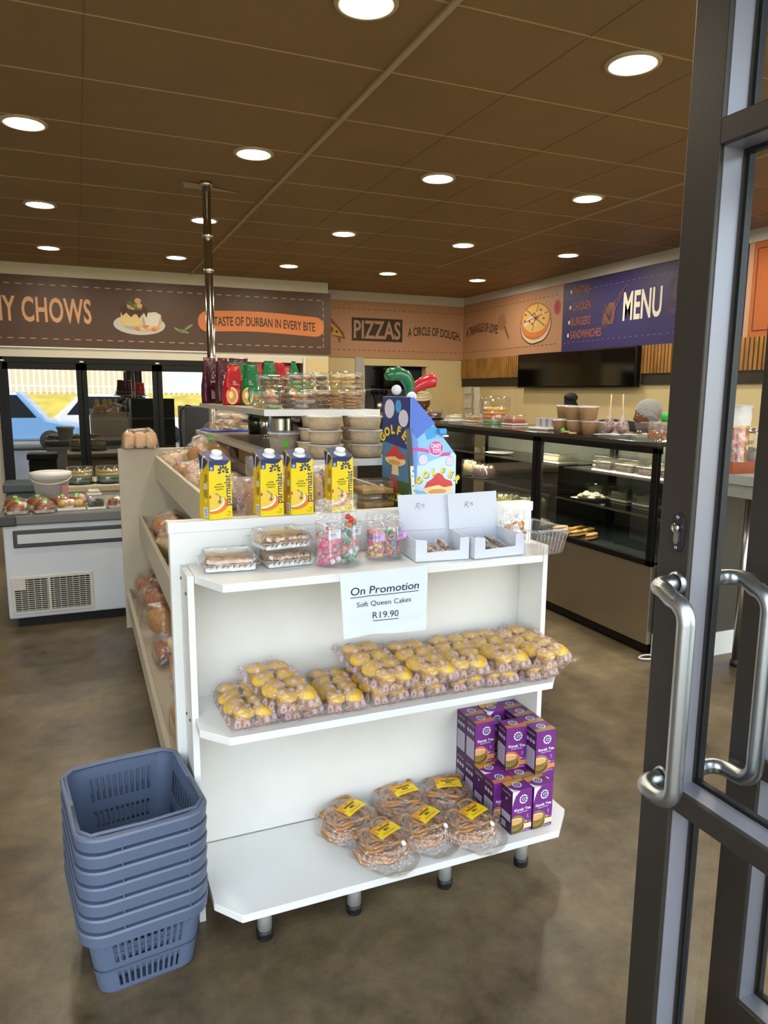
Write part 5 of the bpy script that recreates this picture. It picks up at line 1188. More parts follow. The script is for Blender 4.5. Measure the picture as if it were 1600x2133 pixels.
for (c, r), k in LOW.items(): put(k, XC[c], YR[r], z0, 0, 'in the lower layer, %s column, %s' % (CN[c], RN[r]))
put(1, 1.163, 1.738, z0, 1.5, 'with yellow band at the very front left of the stack'); put(1, 1.2395, 1.736, z0, 3, 'with yellow band at the very front right')
put(2, XC[0], YR[0], z1, 0, 'at the back left of the upper layer'); put(0, XC[0]+0.001, YR[1], z1, 0, 'with orange top at the front left of the upper layer'); put(1, XC[1]+0.002, YR[0], z1, 0, 'with white corner at the back middle of the upper layer')
put(0, 1.2125, 1.860, z1, -6, 'with orange top alone in the middle of the upper layer')
for r, lab in enumerate(('at the back right of the upper layer', 'second from the back in the upper right column', 'third from the back in the upper right column', 'at the front of the upper right column')): put(2, XC[2]+0.0005, YR[r], z1, 0, lab)

# ---------------------------------------------------------------- goods on the tiers
def foil(name, c): return flat(name, c, 0.28, metal=0.15, bmp=0.5, bscale=28)
M_MAR = foil('pouch_maroon', '#4a1526'); M_PRED = foil('pouch_red', '#b01c22'); M_PGRN = foil('pouch_green', '#1c6a3a'); M_PWHT = flat('pouch_white', '#b9b4b8', 0.5); M_PICT = flat('pouch_picture', '#d8923c', 0.5); M_PICT2 = flat('pouch_cream', '#ecd9a0', 0.5)
def pouch(lab, loc, rot, mt, h=0.235, w_=0.10, art='plate', pinch=0.5, lean=0.0):
    """gusseted pouch with a fin seal at its top"""
    t = thing('foil_pouch', lab, 'pouch', loc, (lean, 0, rot), 'foil pouches on the top shelf')
    m = MB(); vs = []; fs = []; NX, NZ = 20, 16
    for j in range(NZ+1):
        v = j/NZ; f = min(1.0, (1.0-v)/0.62); dd = 0.030*max(0.03, f**0.8); ww = w_/2*(1-(1-pinch)*max(0, v-0.35)/0.65*0.9)*(1.0+0.12*max(0, v-0.88)/0.12)
        for i in range(NX):
            a = 2*pi*i/NX; nn = noise.noise(Vector((cos(a)*1.5+loc[0]*9, sin(a)*1.5, v*4+loc[1]*7)))
            e = 0.7; vs.append((ww*math.copysign(abs(cos(a))**e, cos(a))*(1+0.03*nn), dd*math.copysign(abs(sin(a))**e, sin(a))*(1+0.25*nn), h*v))
    for j in range(NZ):
        for i in range(NX): fs.append((j*NX+i, j*NX+(i+1) % NX, (j+1)*NX+(i+1) % NX, (j+1)*NX+i))
    fs += [tuple(range(NX-1, -1, -1)), tuple(NZ*NX+i for i in range(NX))]
    m.add(vs, fs, mt, True); m.build('bag', t)
    a = MB(); a.push(frame((0, -0.034, 0), (1, 0, 0), (0, 0.05, 1)))
    if art == 'plate':
        ell(a, -0.010, h*0.22, 0.028, 0.042, M_PICT2, 0.0); ell(a, -0.013, h*0.22, 0.024, 0.036, M_PICT, 0.0004); ell(a, -0.016, h*0.24, 0.010, 0.016, M_PICT2, 0.0008)
        for k in range(3): line(a, [(-0.005, h*(0.50+0.04*k)), (0.016-0.004*k, h*(0.50+0.04*k))], 0.004, M_PWHT, 0.0002)
    else:
        pol(a, [(-0.028, h*0.10), (0.028, h*0.10), (0.026, h*0.50), (-0.026, h*0.50)], M_PWHT, 0.0)
        for k in range(5): ell(a, -0.012+0.012*(k % 3), h*(0.56+0.05*(k//2)), 0.006, 0.007, M_PWHT, 0.0002)
        for k in range(6): line(a, [(-0.02, h*(0.16+0.05*k)), (0.02, h*(0.16+0.05*k))], 0.0012, M_MAR, 0.0004)
    a.build('print', t); return t
pouch('dark maroon foil pouch at the left end of the top shelf', (0.70, 4.24, 1.4335), 0.7, M_MAR, 0.255, 0.115, 'text', 0.75)
pouch('dark maroon foil pouch with a white panel beside the left end one', (0.755, 4.13, 1.4335), 0.5, M_MAR, 0.25, 0.10, 'text', 0.6)
pouch('red foil pouch with a plate picture leaning at the front of the pouches', (0.725, 3.68, 1.4335), -0.15, M_PRED, 0.200, 0.115, 'plate', 0.42, -0.06)
pouch('green foil pouch just behind the leaning red pouch', (0.765, 3.82, 1.4335), 0.2, M_PGRN, 0.215, 0.12, 'plate', 0.6)
pouch('green foil pouch right of the leaning red pouch', (0.800, 3.62, 1.4335), -0.5, M_PGRN, 0.205, 0.105, 'plate', 0.5)
pouch('dark maroon foil pouch in the middle of the back row', (0.86, 4.22, 1.4335), 0.0, M_MAR, 0.255, 0.12, 'text', 0.8)
pouch('red foil pouch behind the green ones, left of middle', (0.92, 4.02, 1.4335), 0.3, M_PRED, 0.225, 0.10, 'plate', 0.5)
pouch('green foil pouch with a peaked top in the middle of the row', (0.930, 3.78, 1.4335), 0.2, M_PGRN, 0.225, 0.12, 'plate', 0.35)
pouch('red foil pouch right of the peaked green pouch', (1.01, 3.92, 1.4335), -0.3, M_PRED, 0.225, 0.12, 'plate', 0.5)
pouch('red foil pouch at the right end of the pouches', (1.075, 3.98, 1.4335), 0.1, M_PRED, 0.21, 0.12, 'plate', 0.8)
pouch('green foil pouch with a knotted tip at the right end', (1.050, 3.74, 1.4335), 0.1, M_PGRN, 0.225, 0.10, 'plate', 0.12)
CK = dict(choc=spotted('cookie_choc', '#c9a67c', '#4a2c1a', 60, 0.56), pink=spotted('cookie_pink', '#d99a8c', '#b97a6c', 120), green=spotted('cookie_green', '#b3c98e', '#8aa86a', 120), brown=spotted('cookie_brown', '#7d5a3c', '#4f3522', 90), yellow=spotted('cookie_yellow', '#e3c47c', '#c9a052', 90), ginger=spotted('cookie_ginger', '#c9955c', '#a06a38', 110), grey=spotted('cookie_pale', '#c0b6b2', '#9a8d8a', 90))
M_TUBC = film('cookie_tub_film', (0.96, 0.97, 0.96), 0.16, 0.05, 0.15, 10, 0.03)
def cookie_tub(lab, loc, w_, d, h, rows, seed, rot=0, round_=False):
    t = thing('cookie_tub', lab, 'cookies', loc, rot, 'clear tubs of cookies on the top shelf'); rnd = random.Random(seed)
    def outline(g, r=0.018): return rrect(-w_/2+g, -d/2+g, w_/2-g, d/2-g, min(r, w_/2-g-0.001), 6) if not round_ else [(w_/2*cos(2*pi*k/28)-g*cos(2*pi*k/28), d/2*sin(2*pi*k/28)-g*sin(2*pi*k/28)) for k in range(28)]
    m = MB(); a = [(x, y, 0.001) for x, y in outline(0.005)]; b = [(x, y, h*0.9) for x, y in outline(0.0)]; n = len(a)
    m.add(a+b, [(i, (i+1) % n, n+(i+1) % n, n+i) for i in range(n)]+[tuple(range(n-1, -1, -1))], M_TUBC, True); m.build('tub', t)
    m = MB(); a = [(x, y, h*0.88) for x, y in outline(-0.002)]; b = [(x, y, h) for x, y in outline(0.0)]
    m.add(a+b, [(i, (i+1) % n, n+(i+1) % n, n+i) for i in range(n)]+[tuple(range(n, 2*n))], M_TUBC, True); m.build('lid', t)
    R_ = 0.0235; nz = len(rows); dz = (h*0.86-0.004)/nz; cols = max(1, round((w_-0.012)/(1.85*R_))); deps = max(1, int((d-0.012)/(2*R_)))
    prot = {}
    for k, kind in enumerate(rows):
        kinds = kind if isinstance(kind, tuple) else (kind,)
        for i in range(cols):
            for j in range(min(2, deps)):
                c = kinds[i % len(kinds)]
                x = (i-(cols-1)/2)*(w_-0.014)/cols; y = -d/2+0.006+R_+j*2*R_
                if round_ and (x/(w_/2-R_))**2+(y/(d/2-R_*0.8))**2 > 1.25: continue
                if c not in prot:
                    q = MB(); q.lathe([(0, 0), (R_*0.8, 0.0), (R_, dz*0.3), (R_*0.94, dz*0.62), (R_*0.5, dz*0.80), (0, dz*0.84)], CK[c], 14, wob=lambda a, jj: 1+0.05*cos(3*a+seed)); o = q.build('cookie', t); prot[c] = o
                else: o = prot[c].copy(); COL.objects.link(o); o.parent = t
                o.location = (x, y, 0.003+k*dz); o.rotation_euler = (rnd.uniform(-0.12, 0.12), rnd.uniform(-0.12, 0.12), rnd.random()*6)
    return t
Z = 1.4335
cookie_tub('small clear tub of yellow cookies at the left of the lower row', (0.700, 3.05, Z), 0.060, 0.09, 0.068, ['yellow']*4, 1)
cookie_tub('clear tub of pink over green cookies in the lower row', (0.712, 2.865, Z), 0.070, 0.11, 0.072, ['green', 'pink', 'pink'], 2)
cookie_tub('round clear tub of dark brown cookies in the lower row', (0.825, 2.850, Z), 0.150, 0.12, 0.074, [('brown', 'grey'), ('brown', 'grey', 'grey'), ('brown', 'ginger')], 3, 0, True)
cookie_tub('tall clear tub of brown cookies between round tubs', (0.940, 2.95, Z), 0.090, 0.10, 0.075, ['brown', 'brown', 'ginger', 'brown'], 4)
cookie_tub('round clear tub of ginger cookies at the right of the lower row', (1.045, 2.890, Z), 0.150, 0.125, 0.078, ['ginger']*5, 5, 0, True)
cookie_tub('clear tub of chocolate chip cookies at the left of the upper row', (0.765, 3.03, Z+0.0755), 0.135, 0.10, 0.062, [('choc', 'choc'), ('choc', 'choc', 'choc'), 'choc'], 6)
cookie_tub('clear tub of pink and green cookies in the upper row', (0.885, 3.03, Z+0.0775), 0.118, 0.10, 0.070, ['green', ('green', 'green', 'pink'), ('pink', 'pink', 'yellow')], 7)
cookie_tub('clear tub of chocolate cookies in the upper row', (0.945, 2.95, Z+0.0755), 0.075, 0.09, 0.072, ['brown', 'choc', 'brown'], 8)
cookie_tub('clear tub of yellow swirl cookies at the right of the upper row', (1.040, 2.895, Z+0.0785), 0.150, 0.125, 0.074, [('yellow', 'yellow', 'choc'), ('yellow', 'yellow', 'ginger'), ('yellow', 'yellow', 'choc')], 9, 0, True)
# lower tier
M_OATS = spotted('oat_crumbs', '#e8d2b2', '#cfae84', 210, 0.5, 0.8, 0.2); M_LIDC = film('tub_lid', (0.96, 0.95, 0.93), 0.20, 0.12, 0.1, 8, 0.5); M_STK = flat('sticker_green', '#55d02c', 0.6); M_GREYT = flat('grey_crumbs', '#a89a88', 0.8, var=0.15, vscale=60)
def crumb_tub(lab, loc, r=0.064, h=0.052, inner=None, sticker=False, first=[None]):
    key = (r, h, sticker)
    t = thing('crumb_tub', lab, 'food tub', loc, 0, 'round clear tubs of crumbs on the middle tier')
    m = MB(); m.lathe([(0, 0.002), (r*0.86, 0.002), (r*0.965, h*0.84), (0, h*0.84)], inner or M_OATS, 30); m.build('crumbs', t)
    m = MB(); m.lathe([(0, 0.0), (r*0.87, 0.0), (r*0.985, h*0.88)], M_TUBC, 30, cap=False); m.build('tub', t)
    m = MB(); m.lathe([(r*0.975, h*0.86), (r*1.05, h*0.87), (r*1.05, h*0.95), (r*0.99, h*0.99), (r*0.94, h*0.96), (0, h*0.955)], M_LIDC, 30, cap=False); m.build('lid', t)
    if sticker: m = MB(); m.push(frame((-0.012, -r*0.985, h*0.47), (1, 0.12, 0), (0, -0.10, 1))).disc(0.012, M_STK, 16); m.build('sticker', t)
    return t
ZB = 1.2585
ct = crumb_tub('round tub of oat crumbs, bottom of the front right stack', (1.010, 2.585, ZB)); 
for k, lab in enumerate(('middle of the front right stack', 'top of the front right stack')): dup(ct, (1.006-0.003*k, 2.585, ZB+0.0525*(k+1)), k+1.0, 'round tub of oat crumbs, '+lab)
for k, lab in enumerate(('bottom of the front left stack', 'middle of the front left stack', 'top of the front left stack')): dup(ct, (0.848-0.003*k, 2.59, ZB+0.0525*k), 0.4*k, 'round tub of oat crumbs, '+lab)
for k, lab in enumerate(('bottom of the back right stack', 'second of the back right stack', 'third of the back right stack')): dup(ct, (1.040+0.004*k, 2.80, ZB+0.0525*k), 0.8*k, 'round tub of oat crumbs, '+lab, scale=(0.92, 0.92, 1))
for k, lab in enumerate(('bottom of the back left stack', 'middle of the back left stack', 'top of the back left stack, showing over the front one')): dup(ct, (0.846+0.010*k, 2.77, ZB+0.0525*k), 0.7*k, 'round tub of oat crumbs, '+lab, scale=(0.92, 0.92, 1))
crumb_tub('grey round tub with a bright green sticker at the left of the middle tier', (0.752, 2.83, ZB), 0.062, 0.088, M_GREYT, True)
M_JAR = pane_glass('jar_glass', (0.55, 0.6, 0.5), 0.04); M_SPICE = flat('jar_content', '#3f3a22', 0.8, var=0.4, vscale=60); M_JLID = flat('jar_lid', '#1c2140', 0.4)
def jar(lab, loc, r, h, cont, lid, lab2=None):
    t = thing('glass_jar', lab, 'jar', loc, 0, 'jars on the middle tier')
    m = MB(); m.lathe([(0, 0.003), (r*0.92, 0.004), (r*0.92, h*0.72), (0, h*0.73)], cont, 20); m.build('contents', t)
    m = MB(); m.lathe([(0, 0), (r, 0.001), (r, h*0.76), (r*0.85, h*0.84)], M_JAR, 24, cap=False); m.build('jar', t)
    m = MB(); m.lathe([(r*0.9, h*0.82), (r*0.92, h), (0, h)], lid, 24, cap=False); m.build('lid', t)
jar('dark glass jar with a black lid behind the second post', (0.96, 4.20, ZB), 0.055, 0.125, M_SPICE, M_JLID)
jar('dark glass jar behind the metal cans', (0.99, 3.35, ZB), 0.05, 0.12, flat('jar_fig', '#2c2420', 0.7), M_JLID)
jar('glass jar of brown spread near the middle of the tier', (0.93, 3.15, ZB), 0.05, 0.12, flat('jar_brown', '#5e3f24', 0.7), M_BLACK)
jar('dark jar with a purple label right of middle', (1.02, 3.10, ZB), 0.045, 0.125, flat('jar_purple', '#241a30', 0.7), M_BLACK)
t = thing('metal_can', 'ribbed steel can beside the post on the middle tier', 'can', (0.90, 3.40, ZB), 0)
m = MB(); m.lathe([(0, 0), (0.055, 0)]+[(0.055-0.002*(k % 2), 0.012*k+0.006) for k in range(10)]+[(0.055, 0.13), (0, 0.13)], M_STEEL, 28); m.build('can', t)
t = thing('cake_tray', 'dark tray with clear lid under the top shelf', 'food tray', (0.925, 3.02, ZB+0.10), 0)
m = MB(); m.rbox(-0.08, -0.06, 0, 0.08, 0.06, 0.012, 0.004, M_BLACK); m.build('tray', t)
m = MB(); m.rbox(-0.077, -0.057, 0.0125, 0.077, 0.057, 0.042, 0.008, M_TUBC); m.build('lid', t)
m = MB(); m.rbox(-0.065, -0.045, 0.0125, 0.065, 0.045, 0.030, 0.006, CK['brown']); m.build('cake', t)
t = thing('cardboard_box', 'plain box holding the lidded dark tray up', 'box', (0.925, 3.02, ZB), 0)
m = MB(); m.box(-0.07, -0.05, 0, 0.07, 0.05, 0.0995, flat('kraft', '#8d6b45', 0.8)); m.build('carton', t, bevel=0.001)
M_GOLD = flat('golden_crisps', '#c79a48', 0.5, var=0.3, vscale=30, bmp=0.4, bscale=60)
t = thing('foil_tray', 'blue tray under the golden crisp packets at the far end of the tier', 'tray', (0.85, 4.55, ZB), 0.1)
m = MB(); m.rbox(-0.14, -0.13, 0, 0.14, 0.13, 0.012, 0.004, flat('tray_blue', '#3550c8', 0.4)); m.build('tray', t)
GP = [(0.80, 4.50, 0.0125, 0.3, 'lowest golden crisp packet on the blue tray'), (0.91, 4.56, 0.0125, 1.2, 'golden crisp packet at the right of the blue tray'), (0.84, 4.52, 0.046, -0.5, 'golden crisp packet in the middle of the pile'), (0.87, 4.55, 0.080, 0.8, 'topmost golden crisp packet on the pile')]
def crisp_packet(lab):
    t = thing('crisp_packet', lab, 'snack', (0,0,0), 0, 'golden crisp packets on the blue tray')
    m = MB(); pillow(m, 0.155, 0.20, 0.040, film('gold_film', (1.0, 0.93, 0.75), 0.22, 0.10, 1.0, 30, 0.05), 12, 16, 5.0); m.build('bag_film', t)
    for k in range(18):
        m = MB(); m.tube([(-0.05+0.006*k, -0.07+0.02*(k % 5), 0.010+0.006*(k % 3)), (-0.03+0.005*k, 0.0+0.012*(k % 4), 0.018), (-0.04+0.006*k, 0.06, 0.011+0.004*(k % 3))], 0.006, M_GOLD, 6); m.build('crisp', t)
    return t
g0 = crisp_packet(GP[0][4]); g0.location = (GP[0][0], GP[0][1], ZB+GP[0][2]); g0.rotation_euler = (0.06, 0, GP[0][3])
for x, y, z, r, lab in GP[1:]: dup(g0, (x, y, ZB+z), (0.08, 0.05, r), lab)

# ---------------------------------------------------------------- bread on the left trays
M_BRD = flat('bread_crust', '#c58a3c', 0.65, var=0.28, vscale=9, bmp=0.12, bscale=50); M_BRD2 = flat('bread_pale', '#dcbc84', 0.7, var=0.12, vscale=14); M_BRDD = flat('bread_dark', '#a8652a', 0.6, var=0.25, vscale=9)
M_BF = film('bread_film', (1.0, 0.985, 0.96), 0.17, 0.10, 0.9, 24, 0.05); M_BFP = film('bread_film_print', (0.99, 0.97, 0.97), 0.16, 0.12, 0.9, 30, 0.10, printed=('#b5626c', '#dcc4c8'))
def bread(lab, loc, rot, kind='rolls', fm=None, w_=0.24, d=0.20, h=0.12, mt=None, sticker=False, seed=1, group='bagged bread on the left trays', sc=1.0):
    t = thing('bread_bag', lab, 'bread', loc, rot, group); mt = mt or M_BRD
    if kind == 'rolls':
        nx = 3; ny = 2
        for i in range(nx):
            for j in range(ny):
                m = MB(); m.sphere(1, mt, n=18, sc=(w_/nx*0.50, d/ny*0.50, h*0.43), lump=0.08, seed=seed+i+3*j, e=0.62); o = m.build('bread_roll', t); o.location = ((i-(nx-1)/2)*w_/nx*0.94, (j-0.5)*d/ny*0.95, h*0.43+0.002)
    elif kind == 'loaf':
        m = MB(); m.sphere(1, mt, (0, 0, h*0.46), n=24, sc=(w_*0.46, d*0.45, h*0.46), lump=0.10, seed=seed, e=0.66); m.build('loaf', t)
    elif kind == 'finger':
        for i in range(4):
            m = MB(); m.sphere(1, M_BRD2 if i % 2 else mt, n=14, sc=(w_/8.2, d*0.42, h*0.40), lump=0.06, seed=seed+i, e=0.75); o = m.build('finger_roll', t); o.location = ((i-1.5)*w_/4.2, 0, h*0.41+0.002)
    m = MB(); pillow(m, w_*1.10, d*1.22, h*1.02, fm or M_BF, 16, 20, seed*1.7, rough=0.07); m.build('bag_film', t)
    if sticker: m = MB(); m.push(T((w_*0.10, -d*0.12, h*1.08)) @ RX(0.3)).disc(0.020, M_STK, 14); m.build('sticker', t)
    t.scale = (sc,)*3
    return t
bread('bag of four soft rolls standing on top of the far end panel', (0.345, 4.77, 1.147), 0, 'rolls', None, 0.205, 0.12, 0.115, flat('bread_bun', '#cf9f56', 0.65, var=0.22, vscale=12), seed=2)
slope = -0.21
def on_tray1(x): return 1.06+(0.80-x)*(-0.213)+0.004
bread('printed pink bag of rolls at the far end of the upper tray', (0.56, 4.60, on_tray1(0.56)+0.01), (0, slope, 0.1), 'rolls', M_BFP, 0.20, 0.20, 0.115, M_BRD2, seed=3)
bread('big brown loaf in a bag with green sticker, far end of the upper tray', (0.68, 4.15, on_tray1(0.68)+0.02), (0, slope, 0.2), 'loaf', None, 0.22, 0.28, 0.17, M_BRD, True, 4)
bread('bagged brown rolls below the stickered loaf on the upper tray', (0.56, 3.78, on_tray1(0.56)+0.02), (0, slope, 0.1), 'rolls', None, 0.20, 0.26, 0.12, M_BRD, False, 5)
bread('bagged loaf further right behind the stickered loaf', (0.72, 4.52, on_tray1(0.72)+0.02), (0, slope, -0.1), 'loaf', None, 0.14, 0.26, 0.17, M_BRDD, False, 6)
bread('printed bag of pale rolls halfway along the upper tray', (0.555, 3.42, on_tray1(0.555)+0.02), (0, slope, 0.0), 'finger', M_BFP, 0.20, 0.24, 0.13, M_BRD2, False, 7)
bread('printed bag of pale rolls near the left custard carton', (0.56, 3.06, on_tray1(0.56)+0.02), (0, slope, 0.1), 'finger', M_BFP, 0.18, 0.22, 0.12, M_BRD2, False, 8)
bread('bag of finger rolls standing behind the second custard carton', (0.66, 2.62, on_tray1(0.66)+0.11), (RAD(72), 0, 0.1), 'finger', M_BF, 0.19, 0.21, 0.085, M_BRD2, False, 9)
bread('printed bag of sausage-shaped rolls between the left custard cartons', (0.565, 2.32, on_tray1(0.565)+0.10), (RAD(75), 0, 0.15), 'finger', M_BFP, 0.20, 0.19, 0.075, M_BRD, False, 10)
bread('printed bag of rolls between the two middle custard cartons', (0.735, 2.30, on_tray1(0.735)+0.10), (RAD(75), 0, -0.1), 'finger', M_BFP, 0.15, 0.19, 0.075, M_BRD, False, 13)
t = thing('cardboard_box', 'brown cardboard carton standing under the middle tier', 'box', (0.90, 4.35, 1.075), 0.0)
m = MB(); m.box(-0.05, -0.12, 0, 0.16, 0.12, 0.15, flat('kraft', '#8d6b45', 0.8)); m.build('carton', t, bevel=0.001)
def on_tray2(x): return 0.70-(0.80-x)*0.194+0.004
def on_tray3(x): return 0.28-(0.80-x)*0.170+0.004
bread('bag of brown rolls at the far end of the middle tray', (0.46, 4.25, on_tray2(0.46)+0.02), (0, -0.19, 0.1), 'loaf', None, 0.20, 0.28, 0.15, M_BRD, False, 11)
bread('bag of buns halfway along the middle tray', (0.46, 3.80, on_tray2(0.46)+0.02), (0, -0.19, 0.2), 'rolls', None, 0.20, 0.26, 0.12, M_BRD2, False, 12)
bread('printed bag of rolls at the near end of the middle tray', (0.47, 3.30, on_tray2(0.47)+0.02), (0, -0.19, 0.0), 'rolls', M_BFP, 0.20, 0.28, 0.12, M_BRDD, False, 14)
bread('bag of dark plaited bread at the far end of the bottom tray', (0.40, 4.50, on_tray3(0.40)+0.03), (0, -0.17, 0.1), 'rolls', None, 0.24, 0.24, 0.17, M_BRDD, False, 15)
bread('bag of dark bread with a green sticker on the bottom tray', (0.41, 4.16, on_tray3(0.41)+0.03), (0, -0.17, 0.3), 'loaf', None, 0.24, 0.26, 0.17, M_BRDD, True, 16)
bread('bag with a large round golden bun on the bottom tray', (0.38, 3.85, on_tray3(0.38)+0.03), (0, -0.10, 0.5), 'loaf', None, 0.20, 0.20, 0.15, M_BRD, False, 17)
bread('bag of brown rolls across the bottom tray', (0.40, 3.52, on_tray3(0.40)+0.02), (0, -0.17, 0.1), 'finger', None, 0.24, 0.16, 0.10, M_BRDD, False, 18)
bread('bag of crumbed rolls further along the bottom tray', (0.42, 3.22, on_tray3(0.42)+0.02), (0, -0.17, -0.1), 'rolls', M_BFP, 0.20, 0.18, 0.10, M_BRD, False, 19)
bread('bag of round golden rolls at the near end of the bottom tray', (0.38, 2.62, on_tray3(0.38)+0.02), (0, -0.17, 0.2), 'rolls', None, 0.20, 0.22, 0.13, M_BRD, False, 20)
# tubs of golden snacks below the tier on the right
gt = thing('snack_tub', 'lower clear tub of golden snacks beside the cartoon golf box', 'food tub', (0.945, 2.36, 1.058), 0, 'clear tubs of golden snacks under the tier')
m = MB(); m.rbox(-0.058, -0.058, 0.0015, 0.058, 0.058, 0.020, 0.006, M_GOLD); m.build('snacks', gt)
m = MB(); m.rbox(-0.062, -0.062, 0.0, 0.062, 0.062, 0.046, 0.010, M_TUBC); m.build('tub', gt)
m = MB()
for z in (0.012, 0.024, 0.036): m.tube([(x, y, z) for x, y in rrect(-0.063, -0.063, 0.063, 0.063, 0.012, 5)], 0.0014, M_TUBC, 5, closed=True)
m.build('ribs', gt)
dup(gt, (0.945, 2.36, 1.1045), 0.05, 'middle clear tub of golden snacks beside the cartoon golf box'); dup(gt, (0.946, 2.36, 1.151), -0.05, 'topmost clear tub of golden snacks beside the cartoon golf box')

# ---------------------------------------------------------------- toy golf display box
M_GB1 = flat('toy_sky', '#8cc4f0', 0.45); M_GB2 = flat('toy_blue', '#4f74d8', 0.45); M_GB3 = flat('toy_night', '#27347a', 0.45); M_GB4 = flat('toy_pale', '#c9e2f8', 0.45); M_GPK = flat('toy_pink', '#cf4fa0', 0.45); M_GY = flat('toy_yellow', '#f2d42c', 0.5); M_GR = flat('toy_red', '#cf3a3a', 0.45); M_GCR = flat('toy_cream', '#f3d9a0', 0.5); M_GGR = flat('toy_green', '#7fb04a', 0.5); M_GDG = flat('toy_dkgreen', '#3c5a28', 0.5); M_HOLE = flat('toy_hole', '#d9d6e6', 0.6); M_GSH = flat('toy_shadow', '#33455c', 0.5); M_GRY = flat('toy_grey', '#4c4e52', 0.5)
t = thing('toy_display_box', 'tall blue sloping display box of candy toy golf clubs', 'display box', (1.015, 2.20, 1.0), RAD(2))
Wg, Dg, Hg = 0.178, 0.222, 0.487
m = MB(); prof = [(0, 0), (Wg, 0), (Wg, 0.290), (0.012, Hg), (0, Hg)]
m.push(frame((0, 0, 0), (1, 0, 0), (0, 0, 1))).prism(prof, -Dg, 0.0, M_GB1).pop(); m.build('carton', t, bevel=0.001)
a = MB(); a.push(frame((0, -0.0006, 0), (1, 0, 0), (0, 0, 1)))
pol(a, [(0.001, Hg-0.002), (0.012, Hg-0.002), (Wg*0.52, 0.400), (0.001, 0.330)], M_GB2, 0.0); pol(a, [(0.001, 0.380), (0.030, 0.34), (0.025, 0.2), (0.001, 0.18)], flat('toy_mid', '#6a9ae6', 0.45), 0.0002)
pol(a, [(0.001, 0.25), (Wg*0.95, 0.300), (Wg-0.001, 0.286), (Wg-0.001, 0.150), (0.001, 0.180)], M_GB4, 0.0001)
pol(a, [(0.052, 0.375), (0.085, 0.392), (0.104, 0.382), (0.094, 0.352), (0.064, 0.345)], flat('toy_cyan', '#3f9fe0', 0.45), 0.0004)
for k in range(10):
    x0, x1 = 0.001+Wg*0.86*k/10, 0.001+Wg*0.86*(k+1)/10; f = lambda x: 0.298+0.010*sin(x*28+1.0)
    pol(a, [(x0, f(x0)), (x1, f(x1)), (x1, f(x1)+0.012), (x0, f(x0)+0.012)], M_GPK, 0.0006)
ell(a, 0.098, 0.315, 0.029, 0.026, M_TW, 0.0008); ell(a, 0.098, 0.316, 0.027, 0.024, M_GPK, 0.0010)
a.text('CANDY', 0.098, 0.318, 0.013, M_TW, 'c', 0.8, 0.04, 0.0012, maxw=0.040); a.text('TOYS', 0.100, 0.301, 0.013, M_TW, 'c', 0.8, 0.04, 0.0012, maxw=0.033)
for (x, y, r) in ((0.049, 0.278, 0.0175), (0.152, 0.270, 0.0150)): ell(a, x, y, r*1.08, r*1.1, flat('toy_ring', '#8f96c0', 0.5), 0.0008); ell(a, x, y, r, r, M_HOLE, 0.0010)
def arc_text(s, cx, cy, R, a0, a1, h, mt, z, bold=0.05):
    n = len(s)
    for k, ch in enumerate(s):
        q = a0+(a1-a0)*k/(n-1); a.push(T((cx+R*cos(q), cy+R*sin(q), 0)) @ RZ(q-pi/2)); a.text(ch, 0, 0, h, mt, 'c', 0.95, bold, z); a.pop()
arc_text('GOLFER', 0.108, 0.128, 0.098, RAD(133), RAD(45), 0.022, M_GSH, 0.0010, 0.07); arc_text('GOLFER', 0.1065, 0.1295, 0.098, RAD(133), RAD(45), 0.022, M_GY, 0.0014, 0.05)
def shroom(cx, cy, s, z):
    pol(a, [(cx-0.018*s, cy-0.045*s), (cx+0.020*s, cy-0.045*s), (cx+0.013*s, cy), (cx-0.013*s, cy)], M_GCR, z)
    ell(a, cx, cy+0.004*s, 0.053*s, 0.019*s, M_GCR, z+0.0002); ell(a, cx-0.004*s, cy-0.004*s, 0.032*s, 0.008*s, flat('toy_gill', '#e0a050', 0.5), z+0.0003)
    pol(a, [(cx-0.050*s, cy+0.008*s), (cx-0.030*s, cy+0.012*s), (cx, cy+0.016*s), (cx+0.020*s, cy+0.008*s), (cx+0.050*s, cy+0.012*s), (cx+0.045*s, cy+0.026*s), (cx+0.022*s, cy+0.034*s), (cx+0.008*s, cy+0.052*s), (cx-0.006*s, cy+0.053*s), (cx-0.022*s, cy+0.036*s), (cx-0.040*s, cy+0.026*s)], M_GR, z+0.0004)
shroom(0.110, 0.172, 1.12, 0.0008)
pol(a, [(0.001, 0.0), (Wg-0.001, 0.0), (Wg-0.001, 0.112), (0.14, 0.106), (0.08, 0.116), (0.04, 0.110), (0.001, 0.118)], M_GGR, 0.0004)
for r, mt in ((0.024, M_GY), (0.020, M_GB4), (0.016, M_GB2), (0.011, M_GB4)): pol(a, [(0.152+r*cos(pi*k/14), 0.128+r*sin(pi*k/14)) for k in range(15)], mt, 0.0012+0.00005*(25-r*1000))
for k in range(6): ell(a, 0.030+0.022*k, 0.122, 0.007, 0.009, M_GGR if k % 2 else M_GB4, 0.0010)
a.pop()
a.push(frame((-0.0006, Dg, 0), (0, -1, 0), (0, 0, 1)) @ Matrix.Scale(0.222/0.15, 4, (1, 0, 0)))
Dg = 0.15
pol(a, [(0.001, 0.08), (Dg-0.001, 0.08), (Dg-0.001, Hg-0.001), (0.001, Hg-0.001)], M_GB3, 0.0); pol(a, [(0.001, 0.2), (Dg-0.001, 0.2), (Dg-0.001, 0.31), (0.001, 0.33)], flat('toy_steel', '#4f7fa8', 0.45), 0.0002)
